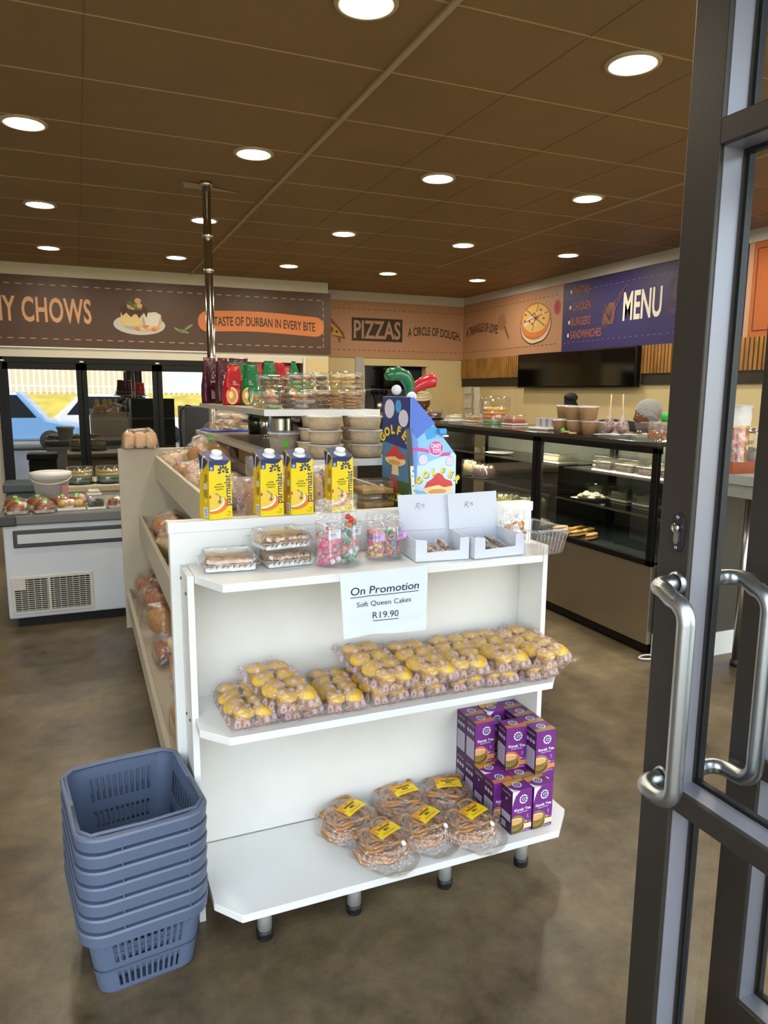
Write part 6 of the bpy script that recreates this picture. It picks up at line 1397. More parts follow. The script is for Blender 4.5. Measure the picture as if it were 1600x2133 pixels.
pol(a, [(0.001, 0.001), (Dg-0.001, 0.001), (Dg-0.001, 0.20), (0.001, 0.20)], M_GDG, 0.0001); pol(a, [(0.004, 0.03), (Dg-0.004, 0.03), (Dg-0.004, 0.09), (0.10, 0.105), (0.004, 0.11)], M_GRY, 0.0003)
for k in range(6): line(a, [(0.010, 0.098-0.010*k), (0.085, 0.096-0.010*k)], 0.0018, flat('toy_print', '#b4b6b8', 0.6), 0.0005)
for (x, y, rx, ry) in ((0.040, 0.445, 0.027, 0.033), (0.115, 0.415, 0.025, 0.029)): ell(a, x, y, rx, ry, M_HOLE, 0.0004)
ell(a, 0.088, 0.455, 0.016, 0.022, flat('toy_cyan', '#3f9fe0', 0.45), 0.0004)
arc_text('GOLFER', 0.072, 0.285, 0.075, RAD(140), RAD(32), 0.028, M_GSH, 0.0006, 0.07); arc_text('GOLFER', 0.071, 0.2865, 0.075, RAD(140), RAD(32), 0.028, M_GY, 0.0010, 0.05)
shroom(0.074, 0.265, 1.05, 0.0006); ell(a, 0.065, 0.175, 0.024, 0.035, M_GR, 0.0006); ell(a, 0.065, 0.165, 0.016, 0.022, M_PBR, 0.0008)
a.text('CLUB', 0.070, 0.125, 0.028, M_GSH, 'c', 0.9, 0.07, 0.0008); a.text('CLUB', 0.069, 0.1265, 0.028, M_GY, 'c', 0.9, 0.05, 0.0012)
a.build('print', t)
def golf_club(lab, loc, rot, mt, mtl, flip):
    c = thing('toy_golf_club', lab, 'toy', loc, rot, 'toy golf clubs in the display box')
    m = MB(); m.tube([(0, 0, -0.36), (0, 0, -0.02), (0, 0, 0.03)], [0.006, 0.007, 0.009], mt, 10); m.build('shaft', c)
    m = MB(); s_ = -1 if flip else 1
    pts = [(0, 0, 0.0), (s_*0.001, 0, 0.030), (s_*0.006, 0, 0.058), (s_*0.024, 0, 0.080), (s_*0.050, 0, 0.086), (s_*0.074, 0, 0.080), (s_*0.088, 0, 0.070)] if flip else [(0, 0, 0.0), (0.004, 0, 0.022), (0.018, 0, 0.045), (0.034, 0, 0.060), (0.050, 0, 0.071), (0.064, 0, 0.078), (0.070, 0, 0.080)]
    m.tube(pts, [0.010, 0.013, 0.018, 0.021, 0.022, 0.020, 0.010] if flip else [0.009, 0.012, 0.017, 0.020, 0.022, 0.022, 0.012], mt, 14, flat_=1.0); m.build('head', c)
    c.scale = (1.18, 1.18, 1.1)
    return c
golf_club('green toy golf club head pointing left above the box', (1.075, 2.340, 1.468), (0, RAD(4), RAD(10)), flat('club_green', '#1d6a3c', 0.25, coat=0.5), None, True)
golf_club('red toy golf club head pointing right above the box', (1.094, 2.390, 1.481), (0, RAD(14), RAD(-8)), flat('club_red', '#cf2430', 0.25, coat=0.5), None, False)
M_BALL = flat('golf_ball', '#e4e2ea', 0.35, bmp=0.25, bscale=220)
for (x, y, z, lab) in ((*(1.007, 2.300, 1.510), 'white toy golf ball under the green club head'), (*(1.037, 2.240, 1.487), 'white toy golf ball under the red club head')):
    m = MB(); m.sphere(0.0175, M_BALL, n=18); o = m.build('golf_ball'); o.location = (x, y, z); tag(o, lab, 'ball', 'toy golf balls')
t = thing('toy_golf_bag', 'grey-gripped toy club in a printed sleeve standing at the box front', 'toy', (1.034, 2.186, 1.0), (0, RAD(-5), RAD(2)))
m = MB(); m.tube([(0, 0, 0.0), (0, 0, 0.385)], [0.0095, 0.0095], M_GRY, 12); m.build('grip', t)
m = MB(); m.add([(-0.009, -0.0102, 0.02), (0.007, -0.0102, 0.02), (0.005, -0.0102, 0.262), (-0.007, -0.0102, 0.262)], [(0,1,2,3)], flat('sleeve_pale', '#dfe6c8', 0.5))
for k in range(14): ell_c = (M_GGR, M_GB2, M_GY)[k % 3]; m.push(frame((-0.001+0.003*(k % 2), -0.0106, 0.03+0.0165*k), (1, 0, 0), (0, 0, 1))).disc(0.0035, ell_c, 8).pop()
m.build('sleeve', t)
t = thing('toy_figure_clip', 'small blue toy clip on the sloping edge of the display box', 'toy', (1.130, 2.196, 1.372), 0.0)
m = MB(); m.rbox(-0.012, -0.008, -0.010, 0.016, 0.010, 0.010, 0.004, flat('toy_cyan', '#3f9fe0', 0.45)); m.build('body', t)
m = MB(); m.rbox(0.002, -0.010, -0.018, 0.022, 0.004, -0.011, 0.002, M_TW); m.build('foot', t)
# black cabinet behind the island
t = thing('back_cabinet', 'black upright cabinet with a cable behind the far end of the island', 'cabinet', (0.84, 5.90, 0))
m = MB(); m.box(-0.09, -0.2, 0, 0.55, 0.25, 1.385, flat('cabinet_black', '#15161a', 0.45)); m.build('body', t, bevel=0.006)
m = MB(); m.box(-0.04, -0.204, 1.03, 0.5, -0.2, 1.06, flat('cabinet_blue', '#2a2c66', 0.4)); m.build('blue_strip', t)
m = MB(); m.tube([(-0.03, -0.1, 1.387), (-0.07, -0.12, 1.395), (-0.115, -0.14, 1.36), (-0.125, -0.15, 1.22), (-0.12, -0.15, 1.05)], 0.006, M_BLACK, 8); m.build('cable', t)

# ---------------------------------------------------------------- refrigerated glass counters
CX0, CX1 = 2.95, 3.66
M_CGL = pane_glass('counter_glass', (0.86, 0.90, 0.87), 0.05); M_SHELFG = pane_glass('shelf_glass', (0.80, 0.85, 0.82), 0.10); M_CTOP = flat('counter_top', '#3a352e', 0.10); M_CIN = flat('counter_inside', '#7d8076', 0.35); M_CBASE = flat('counter_deck', '#32383c', 0.25)
M_CPANEL = flat('counter_end_grey', '#4a4640', 0.45); M_BRSH = flat('brushed_steel', '#a39a8a', 0.34, metal=0.9, var=0.08, vscale=2)
M_CLED = emitter('counter_lamp', '#fff2d8', CASE_LAMP)
def counter(lab, y0, y1):
    t = thing('display_counter', lab, 'display counter', (0, 0, 0))
    m = MB(); m.box(CX0+0.02, y0+0.01, 0.02, CX1, y1-0.01, 0.10, M_BLACK); m.build('kick', t)
    m = MB(); m.box(CX0, y0, 0.075, CX1, y1, 0.535, M_BRSH); m.build('base', t, bevel=0.002)
    m = MB(); m.box(CX0+0.01, y0+0.03, 0.54, CX1-0.03, y1-0.03, 0.552, M_CBASE); m.build('deck', t)
    m = MB(); m.box(CX1-0.03, y0, 0.535, CX1, y1, 1.20, M_CIN); m.build('back', t)
    m = MB(); F = 0.045
    m.box(CX0-0.006, y0, 0.535, CX0+0.02, y0+F, 1.205, M_BLACK); m.box(CX0-0.006, y1-F, 0.535, CX0+0.02, y1, 1.205, M_BLACK)
    m.box(CX0-0.006, y0, 0.535, CX0+0.02, y1, 0.535+0.035, M_BLACK); m.box(CX0-0.006, y0, 1.175, CX0+0.03, y1, 1.215, M_BLACK)
    m.box(CX1-0.05, y0, 0.535, CX1-0.03, y0+0.03, 1.205, M_BLACK); m.box(CX1-0.05, y1-0.03, 0.535, CX1-0.03, y1, 1.205, M_BLACK); m.build('frame', t, bevel=0.002)
    m = MB(); m.quad((CX0, y0+F, 0.57), (CX0, y0+F, 1.175), (CX0, y1-F, 1.175), (CX0, y1-F, 0.57), M_CGL); m.build('front_pane', t)
    m = MB(); m.quad((CX0+0.02, y0+0.006, 0.57), (CX1-0.05, y0+0.006, 0.57), (CX1-0.05, y0+0.006, 1.175), (CX0+0.02, y0+0.006, 1.175), M_CGL); m.build('end_pane', t)
    m = MB(); m.box(CX0-0.006, y0, 1.215, CX1, y1, 1.238, M_CTOP); m.build('top', t, bevel=0.002)
    for z, xs in ((0.775, 3.10), (0.985, 3.16)):
        m = MB(); m.box(xs, y0+0.03, z, CX1-0.03, y1-0.03, z+0.008, M_SHELFG); s_ = m.build('shelf', t)
        m = MB(); m.box(xs-0.004, y0+0.03, z-0.002, xs+0.004, y1-0.03, z+0.010, M_STEEL); m.build('shelf_edge', s_)
    for z, xs in ((1.196, 2.985), ):
        m = MB(); m.box(xs, y0+0.08, z, xs+0.018, y1-0.08, z+0.009, M_CLED); m.build('lamp_strip', t)
    return t
counter('steel and glass display counter nearest the entrance, with eclairs inside', 3.11, 4.265)
counter('steel and glass display counter further back, beside the toy golf box', 4.275, 6.10)
t = thing('counter_end', 'grey end panel with white plinth closing the counter row near the door', 'panel', (0, 0, 0))
m = MB(); m.box(2.985, 2.99, 0.14, 3.60, 3.10, 1.20, M_CPANEL); m.build('panel', t, bevel=0.003)
m = MB(); m.box(2.980, 2.98, 0.0, 3.62, 3.105, 0.14, M_WHITE2); m.build('plinth', t, bevel=0.003)
t = thing('cable_coil', 'white cable loop on the floor at the counter corner', 'cable', (2.965, 3.10, 0.012))
m = MB(); m.tube([(-0.03+0.05*cos(a), 0.03*sin(a)-0.015, 0.002*sin(2*a)) for a in [2*pi*k/24 for k in range(24)]], 0.005, M_WHITE2, 6, closed=True); m.build('loop', t)
# food in the counters
M_PLATE = flat('plate_white', '#dcdcd6', 0.3); M_ECL = flat('eclair', '#d8a860', 0.6, var=0.18, vscale=30); M_CREAMY = flat('cream_filling', '#ead9b8', 0.6)
def plate(lab, loc, rot=0, r=0.12, sq=True):
    t = thing('plate', lab, 'plate', loc, rot, 'white plates in the display counters')
    m = MB()
    if sq: 
        a = [(x, y, 0.001) for x, y in rrect(-r*0.7, -r*0.5, r*0.7, r*0.5, 0.02)]; b = [(x, y, 0.016) for x, y in rrect(-r, -r*0.72, r, r*0.72, 0.03)]; n = len(a)
        m.add(a+b, [(i, (i+1) % n, n+(i+1) % n, n+i) for i in range(n)]+[tuple(range(n))], M_PLATE, True); m.mats
    else: m.lathe([(0, 0.001), (r*0.6, 0.001), (r, 0.016), (r*0.98, 0.018), (r*0.6, 0.004), (0, 0.004)], M_PLATE, 28)
    m.build('dish', t); return t
rnd = random.Random(2)
for k in range(6):
    p = [(3.05, 4.10, 0), (3.05, 4.01, 1), (3.05, 3.92, 2), (3.17, 4.05, 3), (3.17, 3.95, 4), (3.08, 3.80, 5)][k]
    t = thing('eclair', ['leftmost', 'second', 'front middle', 'back left', 'back middle', 'rightmost'][k]+' golden cream finger on the counter deck', 'pastry', (p[0], p[1], 0.5525), RAD(8+3*k), 'cream fingers on the deck of the near counter')
    m = MB(); m.sphere(1, M_ECL, (0, 0, 0.016), n=14, sc=(0.075, 0.026, 0.014), lump=0.08, seed=k); m.build('shell', t)
    m = MB(); m.sphere(1, M_CREAMY, (0, 0, 0.027), n=12, sc=(0.070, 0.020, 0.010), lump=0.15, seed=k+3); m.build('cream', t)
    m = MB(); m.sphere(1, M_ECL, (0, 0, 0.036), n=14, sc=(0.074, 0.025, 0.012), lump=0.08, seed=k+5); m.build('top', t)
plate('white square plate of iced biscuits on the lower glass shelf', (3.24, 4.02, 0.7835), 0.2, 0.13)
M_ICED = flat('iced_biscuit', '#c9c0a4', 0.6, var=0.2, vscale=60); M_ICEW = flat('iced_white', '#d8d8cc', 0.5)
for k in range(9):
    t = thing('iced_biscuit', 'iced biscuit piled on the white square plate', 'biscuit', (3.19+0.045*(k % 3), 3.96+0.055*((k//3) % 3), 0.801+0.014*(k % 2)), 0.5*k, 'iced biscuits on the white square plate')
    m = MB(); m.lathe([(0, 0), (0.026, 0), (0.028, 0.008), (0.022, 0.014), (0, 0.016)], M_ICED, 16); m.build('biscuit', t)
    m = MB(); m.sphere(1, M_ICEW, (0, 0, 0.017), n=10, sc=(0.018, 0.016, 0.006), lump=0.3, seed=k); m.build('icing', t)
def cake_pack(lab, loc, cake_m, w_=0.13, d=0.12, h=0.075, rot=0, grp='clear lidded cakes in the near counter'):
    t = thing('cake_pack', lab, 'cake', loc, rot, grp)
    m = MB(); m.rbox(-w_/2, -d/2, 0, w_/2, d/2, 0.014, 0.005, M_PLATE); m.build('tray', t)
    m = MB(); m.rbox(-w_*0.40, -d*0.38, 0.0145, w_*0.40, d*0.38, h*0.66, 0.008, cake_m); m.build('cake', t)
    m = MB(); m.rbox(-w_/2+0.003, -d/2+0.003, 0.0145, w_/2-0.003, d/2-0.003, h, 0.012, M_TUBC); m.build('lid', t); return t
M_DK = flat('dark_cake', '#3a2a1e', 0.6, var=0.3, vscale=40)
WD_ = ['left', 'second', 'third', 'right']
for k in range(4): cake_pack('clear lidded tray of dark cake on the upper glass shelf, %s of the row' % WD_[k], (3.25, 3.88-0.205*k, 0.9935), M_DK, 0.13, 0.19, 0.075)
for k in range(3): cake_pack('clear lidded pale cake in the second row of the near counter, %s' % ('far', 'middle', 'near')[k], (3.47, 4.12-0.26*k, 0.9935), flat('pale_cake', '#b7ac7c', 0.6), 0.16, 0.20, 0.085)
for k in range(3): cake_pack('clear lidded green-yellow cake on the lower glass shelf, %s' % ('far', 'middle', 'near')[k], (3.42, 4.13-0.25*k, 0.7835), flat('olive_cake', '#8f8a52', 0.6), 0.18, 0.20, 0.10)
def dome_cake(lab, loc, r, h, side, top, grp='domed cakes in the far counter', pleat=True, lay=None):
    t = thing('dome_cake', lab, 'cake', loc, 0, grp)
    m = MB(); m.lathe([(0, 0), (r*1.12, 0), (r*1.15, 0.008), (0, 0.008)], M_BLACK, 30); m.build('base', t)
    m = MB()
    if lay:
        z = 0.0085; hh = h*0.8/len(lay)
        for c in lay: m.lathe([(0, z), (r*0.92, z), (r*0.94, z+hh*0.5), (r*0.92, z+hh), (0, z+hh)], c, 30); z += hh
    else: m.lathe([(0, 0.0085), (r*0.90, 0.0085), (r*0.92, h*0.72), (r*0.8, h*0.82), (0, h*0.84)], side, 60 if pleat else 30, wob=(lambda a, j: 1+0.02*cos(30*a)) if pleat else None)
    m.build('cake', t)
    if top:
        m = MB()
        for k in range(10): m.sphere(r*0.16, top, (r*0.72*cos(k*0.628), r*0.72*sin(k*0.628), h*(0.83 if lay else 0.85)), n=8, lump=0.2, seed=k)
        m.build('rosettes', t)
    m = MB(); m.lathe([(r*1.06, 0.009), (r*1.06, h), (r*0.95, h*1.06), (0, h*1.07)], M_TUBC, 36, cap=False); m.build('dome', t); return t
M_PURP = flat('berry_cake', '#6b4450', 0.6); M_CRC = flat('cream_cake', '#cdbd86', 0.6); M_GRC = flat('green_cake', '#9aa83e', 0.6)
dome_cake('small domed berry cake in the far counter', (3.20, 5.40, 0.7835), 0.10, 0.11, M_PURP, M_CREAMY)
dome_cake('domed cream cake left of the berry cake in the far counter', (3.24, 5.66, 0.7835), 0.10, 0.13, M_CRC, M_CREAMY)
dome_cake('domed green cake on the deck of the far counter', (3.16, 4.95, 0.5525), 0.10, 0.15, M_GRC, M_CREAMY)
dome_cake('domed cream cake on the deck near the counter joint', (3.20, 4.66, 0.5525), 0.11, 0.16, M_CRC, M_CREAMY)
cake_pack('long clear lidded cream roll on the upper shelf of the far counter', (3.30, 4.52, 0.9935), M_CREAMY, 0.18, 0.30, 0.075, 0, 'clear lidded cakes in the far counter')
cake_pack('flat clear lidded tart on the deck of the far counter', (3.10, 4.45, 0.5525), flat('tart', '#c9b878', 0.6, var=0.2, vscale=30), 0.16, 0.22, 0.05, 0, 'clear lidded cakes in the far counter')
plate('empty white plate on the upper shelf of the far counter', (3.28, 5.30, 0.9935), 0, 0.12, False)

# ---------------------------------------------------------------- things standing on the counters
ZC = 1.2385
M_LY = [flat('layer_'+n, c, 0.6) for n, c in (('green', '#6f9a3c'), ('pink', '#d4705c'), ('orange', '#dd9a4c'), ('yellow', '#e0b85c'))]
t = thing('rainbow_cake', 'tall rainbow layered cake under a clear plastic cover on the counter', 'cake', (3.40, 5.60, ZC))
m = MB(); m.lathe([(0, 0), (0.145, 0), (0.145, 0.006), (0, 0.006)], flat('cake_board', '#7f8a86', 0.4), 30); m.build('board', t)
z = 0.0065
for k, mt in enumerate(M_LY):
    m = MB(); m.lathe([(0, z), (0.0995, z), (0.100, z+0.017), (0.0995, z+0.0335), (0, z+0.0335)], mt, 32); m.build('cake_layer', t); z += 0.034
m = MB(); m.lathe([(0.135, 0.007), (0.137, 0.22), (0.12, 0.235), (0, 0.24)], M_VINYL, 30, cap=False); m.build('cover', t)
M_KRAFT = flat('paper_cup', '#b48f68', 0.6); M_CUPL = film('cup_lid', (0.95, 0.95, 0.94), 0.25, 0.1, 0.1, 10, 0.35)
def cup(lab, loc, first=[None]):
    if first[0] is None:
        t = thing('paper_tub', lab, 'tub', loc, 0, 'brown paper tubs stacked on the counter')
        m = MB(); m.lathe([(0, 0), (0.046, 0), (0.056, 0.078), (0.058, 0.082), (0, 0.080)], M_KRAFT, 24); m.build('cup', t)
        m = MB(); m.lathe([(0.0585, 0.080), (0.060, 0.088), (0.05, 0.092), (0, 0.092)], M_CUPL, 24); m.build('lid', t); first[0] = t
    else: dup(first[0], loc, 0, lab)
for k, (dy, lab) in enumerate(((0.0, 'left of the lower row'), (-0.138, 'second of the lower row'), (-0.285, 'right of the lower row'))): cup('brown lidded paper tub, '+lab, (3.045+0.01*k, 4.140+dy, ZC))
for k, (dy, lab) in enumerate(((0.0, 'left of the upper row'), (-0.14, 'right of the upper row'))): cup('brown lidded paper tub, '+lab, (3.052+0.012*k, 4.022+dy, ZC+0.0925))
for k, (dy, lab) in enumerate(((0.16, 'left of the back row'), (0.02, 'middle of the back row'), (-0.12, 'right of the back row'))):
    cup('brown lidded paper tub, bottom, '+lab, (3.18, 4.13+dy, ZC)); cup('brown lidded paper tub, top, '+lab, (3.18, 4.13+dy, ZC+0.0925))
t = thing('napkin_leaf', 'small green and brown garnish in front of the paper tubs', 'garnish', (2.982, 4.00, ZC)); m = MB(); m.sphere(1, M_STK, (0, 0.03, 0.022), n=8, sc=(0.014, 0.02, 0.018), lump=0.4); m.build('green_tag', t)
m = MB(); m.sphere(1, M_KRAFT, (0, 0.0, 0.012), n=8, sc=(0.02, 0.05, 0.010), lump=0.5, seed=3); m.sphere(1, M_KRAFT, (0.0, -0.07, 0.008), n=8, sc=(0.02, 0.05, 0.007), lump=0.5, seed=4); m.build('wrapper', t)
t = thing('paper_packs', 'white and blue cartons on a foam tray on the counter', 'box', (3.20, 4.52, ZC), 0.1)
m = MB(); m.rbox(-0.09, -0.11, 0, 0.09, 0.11, 0.02, 0.006, M_PLATE); m.build('tray', t)
for k in range(3):
    m = MB(); m.box(-0.03, -0.095+0.066*k, 0.021, 0.03, -0.040+0.066*k, 0.085, M_PWHT); m.box(-0.031, -0.095+0.066*k, 0.03, -0.0301, -0.082+0.066*k, 0.08, flat('pack_blue', '#6f86b4', 0.5)); m.build('carton', t)
M_STICK = flat('stick', '#e2c79a', 0.6); M_TOF = flat('toffee_apple', '#7a2228', 0.2, coat=0.6); M_TWR = film('apple_wrap', (1, 0.96, 0.95), 0.20, 0.1, 0.8, 40, 0.12)
plate('white paper plate under the toffee apples', (3.10, 3.65, ZC), 0.3, 0.13)
for k, (x, y, lab) in enumerate(((3.09, 3.705, 'left'), (3.105, 3.600, 'right'))):
    t = thing('toffee_apple', 'red toffee apple on a tall stick, %s one on the plate' % lab, 'sweet', (x, y, ZC+0.018), 0, 'toffee apples on the counter')
    m = MB(); m.sphere(0.040, M_TOF, (0, 0, 0.040), n=16, sc=(1, 1, 0.95), lump=0.12, seed=k); m.build('apple', t)
    m = MB(); m.tube([(0, 0, 0.06), (0.003*(1-2*k), -0.004*(1-2*k), 0.245)], 0.0042, M_STICK, 8); m.build('stick', t)
    m = MB(); m.lathe([(0.0, 0.0), (0.040, 0.006), (0.0445, 0.04), (0.030, 0.080), (0.010, 0.115), (0.008, 0.13), (0.013, 0.15)], M_TWR, 20, cap=False, wob=lambda a, j: 1+0.04*cos(7*a+j)); m.build('wrapper', t)
t = thing('white_box', 'white card box behind the toffee apples', 'box', (3.33, 4.00, ZC), 0.1)
m = MB(); m.box(-0.08, -0.09, 0, 0.08, 0.09, 0.075, M_PLATE); m.build('carton', t, bevel=0.002)
t = thing('glass_sheet', 'sheet of pale green glass lying on the counter', 'glass', (3.25, 3.52, ZC), 0)
m = MB(); m.box(-0.10, -0.15, 0, 0.10, 0.15, 0.012, flat('glass_green', '#a9c0a4', 0.1)); m.build('sheet', t)
t = thing('snack_tub', 'clear tub with green-topped snack bags at the counter end', 'tub', (3.09, 3.275, ZC), 0)
m = MB(); a = [(x, y, 0.001) for x, y in rrect(-0.075, -0.095, 0.075, 0.095, 0.02)]; b = [(x, y, 0.10) for x, y in rrect(-0.09, -0.11, 0.09, 0.11, 0.02)]; n = len(a)
m.add(a+b, [(i, (i+1) % n, n+(i+1) % n, n+i) for i in range(n)]+[tuple(range(n))], M_VINYL, True); m.build('wall', t)
m = MB(); m.tube(b, 0.0025, M_VINYL, 6, closed=True); m.build('rim', t)
for k, (x, y) in enumerate(((0.0, 0.045), (0.0, -0.045))):
    t = thing('snack_bag', '%s' % ('open clear snack bag at the left in the clear tub', 'green-topped snack bag at the right in the clear tub')[k], 'snack', (3.09+x, 3.275+y, ZC+0.003), (0, RAD(-6), pi/2+0.2*k))
    m = MB()
    for q in range(14): m.sphere(0.011, flat('orange_snack', '#c47a34', 0.6), (-0.03+0.015*(q % 5), 0.008*((q % 3)-1), 0.014+0.016*(q//5)), n=7, lump=0.4, seed=q)
    m.build('snacks', t)
    m = MB(); m.lathe([(0.036, 0.0), (0.042, 0.05), (0.036, 0.11)], M_CLR2, 18, cap=False, sy=0.45); m.build('bag_film', t)
    if k == 0: continue
    m = MB(); m.lathe([(0.0365, 0.105), (0.040, 0.125), (0.036, 0.155), (0.030, 0.158)], foil('bag_green', '#3fbf52'), 18, sy=0.35); m.build('header', t)
# further along the counter
cake_pack('clear box of red iced cake right of the rainbow cake', (3.42, 5.30, ZC), flat('red_cake', '#b8584c', 0.6), 0.16, 0.18, 0.085, 0, 'clear cake boxes on the far counter')
cake_pack('clear box of golden pastry left of the rainbow cake', (3.44, 5.98, ZC), flat('gold_pastry', '#c9a060', 0.6, var=0.25, vscale=40), 0.20, 0.17, 0.075, 0, 'clear cake boxes on the far counter')
plate('white paper plate with a wrap at the far end of the counter', (3.15, 5.92, ZC), 0, 0.10)
t = thing('display_counter', 'dark worktop running on behind the toy golf box', 'counter', (0, 0, 0))
m = MB(); m.box(2.97, 6.11, 0.0, 3.50, 7.9, 1.20, flat('worktop_side', '#2b2621', 0.5)); m.build('body', t)
m = MB(); m.box(2.95, 6.11, 1.201, 3.52, 7.9, 1.236, M_CTOP); m.build('top', t, bevel=0.003)
dome_cake('wide clear domed dark cake at the far end of the worktop', (3.36, 6.80, ZC), 0.125, 0.085, flat('dark_cake2', '#5a3a34', 0.6), None, 'domed cakes on the worktop', False)
cake_pack('clear box of pale slices near the far domed cake', (3.40, 6.36, ZC), M_CREAMY, 0.15, 0.14, 0.06, 0, 'clear cake boxes on the far counter')
t = thing('box_shelf', 'back shelf against the right wall carrying white boxes', 'shelf', (0, 0, 0))
m = MB(); m.box(4.72, 8.4, 0.0, 5.27, 9.55, 1.12, flat('back_shelf', '#8a7a5c', 0.5)); m.build('cabinet', t)
BW = flat('white_carton', '#c9c0ac', 0.6, var=0.05); BG = flat('carton_slot', '#8f8878', 0.6)
for c in range(2):
    for k in range(5 if c == 0 else 3):
        t = thing('white_carton', 'white cake carton, %s of the %s stack by the right wall' % (('lowest', 'second', 'third', 'fourth', 'topmost')[k] if c == 0 else ('lowest', 'middle', 'topmost')[k], ('left', 'right')[c]), 'carton', (4.86+0.14*c+0.012*(k % 2), 8.60-0.02*c, 1.1205+0.0925*k), 0.03*(k % 3), 'white cake cartons by the right wall')
        m = MB(); m.box(-0.065, -0.1, 0, 0.065, 0.1, 0.092, BW); m.build('carton', t, bevel=0.002)
        m = MB(); m.box(-0.0652, -0.1012, 0.0, -0.030, -0.1001, 0.09, BG); m.build('flap', t)

# ---------------------------------------------------------------- pastries on the chest freezer
M_PIE = flat('pie_glazed', '#8a4a1c', 0.35, var=0.35, vscale=14, coat=0.3); M_FOAM = flat('foam_tray', '#d9d2c6', 0.6); M_WRAP = film('cling_wrap', (1, 0.98, 0.96), 0.20, 0.07, 0.7, 20, 0.05)
def pie_tray(lab):
    t = thing('pie_tray', lab, 'pastry', (0,0,0), 0, 'wrapped pastries on the chest freezer')
    m = MB(); a = [(x, y, 0.0) for x, y in rrect(-0.055, -0.075, 0.055, 0.075, 0.015)]; b = [(x, y, 0.022) for x, y in rrect(-0.072, -0.095, 0.072, 0.095, 0.02)]; n = len(a)
    m.add(a+b, [(i, (i+1) % n, n+(i+1) % n, n+i) for i in range(n)]+[tuple(range(n))], M_FOAM, True); m.build('tray', t)
    for k in range(3):
        m = MB(); m.sphere(1, M_PIE, n=16, sc=(0.056, 0.034, 0.030), lump=0.15, seed=k, e=0.8); o = m.build('pastry', t); o.location = (0.004*(k-1), -0.052+0.052*k, 0.031)
    m = MB(); m.sphere(1, M_WRAP, (0, 0, 0.018), n=22, sc=(0.073, 0.096, 0.060), lump=0.06, seed=3); m.build('wrap', t)
    m = MB(); m.push(T((0.006, -0.045, 0.077)) @ RX(0.55)).disc(0.013, M_STK, 14); m.build('sticker', t)
    return t
ZF = 0.7365
PL = [((-0.385, 5.07), 0.0, 'tray of glazed pastries at the front left corner of the freezer'), ((-0.235, 5.07), 0.1, 'tray of glazed pastries second along the freezer front'), ((-0.420, 5.29), 0.1, 'tray of glazed pastries behind the front left one'), ((-0.280, 5.30), -0.1, 'tray of glazed pastries behind the second front one'),
      ((-0.145, 5.26), 0.3, 'tray of glazed pastries in front of the white bucket'), ((-0.030, 5.30), -0.35, 'tray of glazed pastries leaning beside the dark cake box')]
p0 = pie_tray(PL[0][2]); p0.location = (*PL[0][0], ZF)
for (x, y), r, lab in PL[1:]: dup(p0, (x, y, ZF), r, lab)
t = thing('bun_tray', 'foam tray of pale yellow buns at the freezer front', 'pastry', (-0.075, 5.075, ZF), 0.05)
m = MB(); m.rbox(-0.085, -0.065, 0, 0.085, 0.065, 0.018, 0.006, M_FOAM); m.build('tray', t)
for k in range(3): m = MB(); m.sphere(1, flat('yellow_bun', '#c9a254', 0.5, var=0.2, vscale=20), n=14, sc=(0.030, 0.050, 0.028), lump=0.1, seed=k); o = m.build('bun', t); o.location = (-0.050+0.050*k, 0, 0.040)
m = MB(); m.sphere(1, M_WRAP, (0, 0, 0.018), n=22, sc=(0.088, 0.066, 0.052), lump=0.05, seed=8); m.build('wrap', t)
cake_pack('tall clear box of dark sliced cake on the freezer', (0.075, 5.09, ZF), M_DK, 0.115, 0.13, 0.085, 0.05, 'clear boxes on the chest freezer')
cake_pack('clear box stacked on the dark sliced cake box', (0.065, 5.12, ZF+0.0855), M_CREAMY, 0.09, 0.10, 0.05, 0.1, 'clear boxes on the chest freezer')
dup(p0, (0.235, 5.09, ZF), 1.5, 'tray of glazed pastries half hidden by the shelving end panel')
M_CKB = flat('cake_blue', '#51706a', 0.6); M_CKY = flat('cake_yellow', '#c9b878', 0.6)
dome_cake('domed teal and cream cake on the low freezer, left one', (-0.015, 7.02, 0.6755), 0.108, 0.145, None, M_DK, 'domed teal cakes on the low freezer', False, [M_CKB, M_CKB, M_CKY, M_CKY])
dome_cake('domed teal and cream cake on the low freezer, right one', (0.228, 7.02, 0.6755), 0.108, 0.145, None, M_DK, 'domed teal cakes on the low freezer', False, [M_CKB, M_CKB, M_CKY, M_CKY])
# ---------------------------------------------------------------- kitchen through the hatch
t = thing('extractor', 'black rounded kitchen machine with a round dial seen through the hatch', 'kitchen machine', (4.78, 10.85, 1.56))
m = MB(); m.rbox(-0.36, -0.2, 0, 0.40, 0.2, 0.36, 0.09, flat('machine_black', '#141414', 0.4)); m.build('body', t)
m = MB(); m.push(frame((-0.22, -0.205, 0.21), (1, 0, 0), (0, 0, 1))); m.disc(0.075, flat('dial_cream', '#b8a27a', 0.5), 20, z=0.0); m.disc(0.04, M_INK, 14, z=0.002); m.build('dial', t)
m = MB(); m.box(-0.44, -0.1, 0.30, -0.34, 0.0, 0.34, M_BLACK); m.box(-0.46, -0.1, 0.02, -0.34, 0.0, 0.05, M_BLACK); m.build('arm', t)
m = MB(); m.box(0.42, -0.22, 0.0, 0.75, 0.15, 0.55, flat('machine_black', '#141414', 0.4)); m.build('flue', t)
t = thing('kitchen_shelf', 'steel kitchen shelf below the black machine carrying it', 'shelf', (4.6, 10.9, 0))
m = MB(); m.box(-0.6, -0.25, 1.53, 0.9, 0.25, 1.558, M_STEEL); m.build('board', t)
for x in (-0.55, 0.85): m = MB(); m.box(x-0.02, -0.02, 0, x+0.02, 0.02, 1.53, M_STEEL); m.build('leg', t)
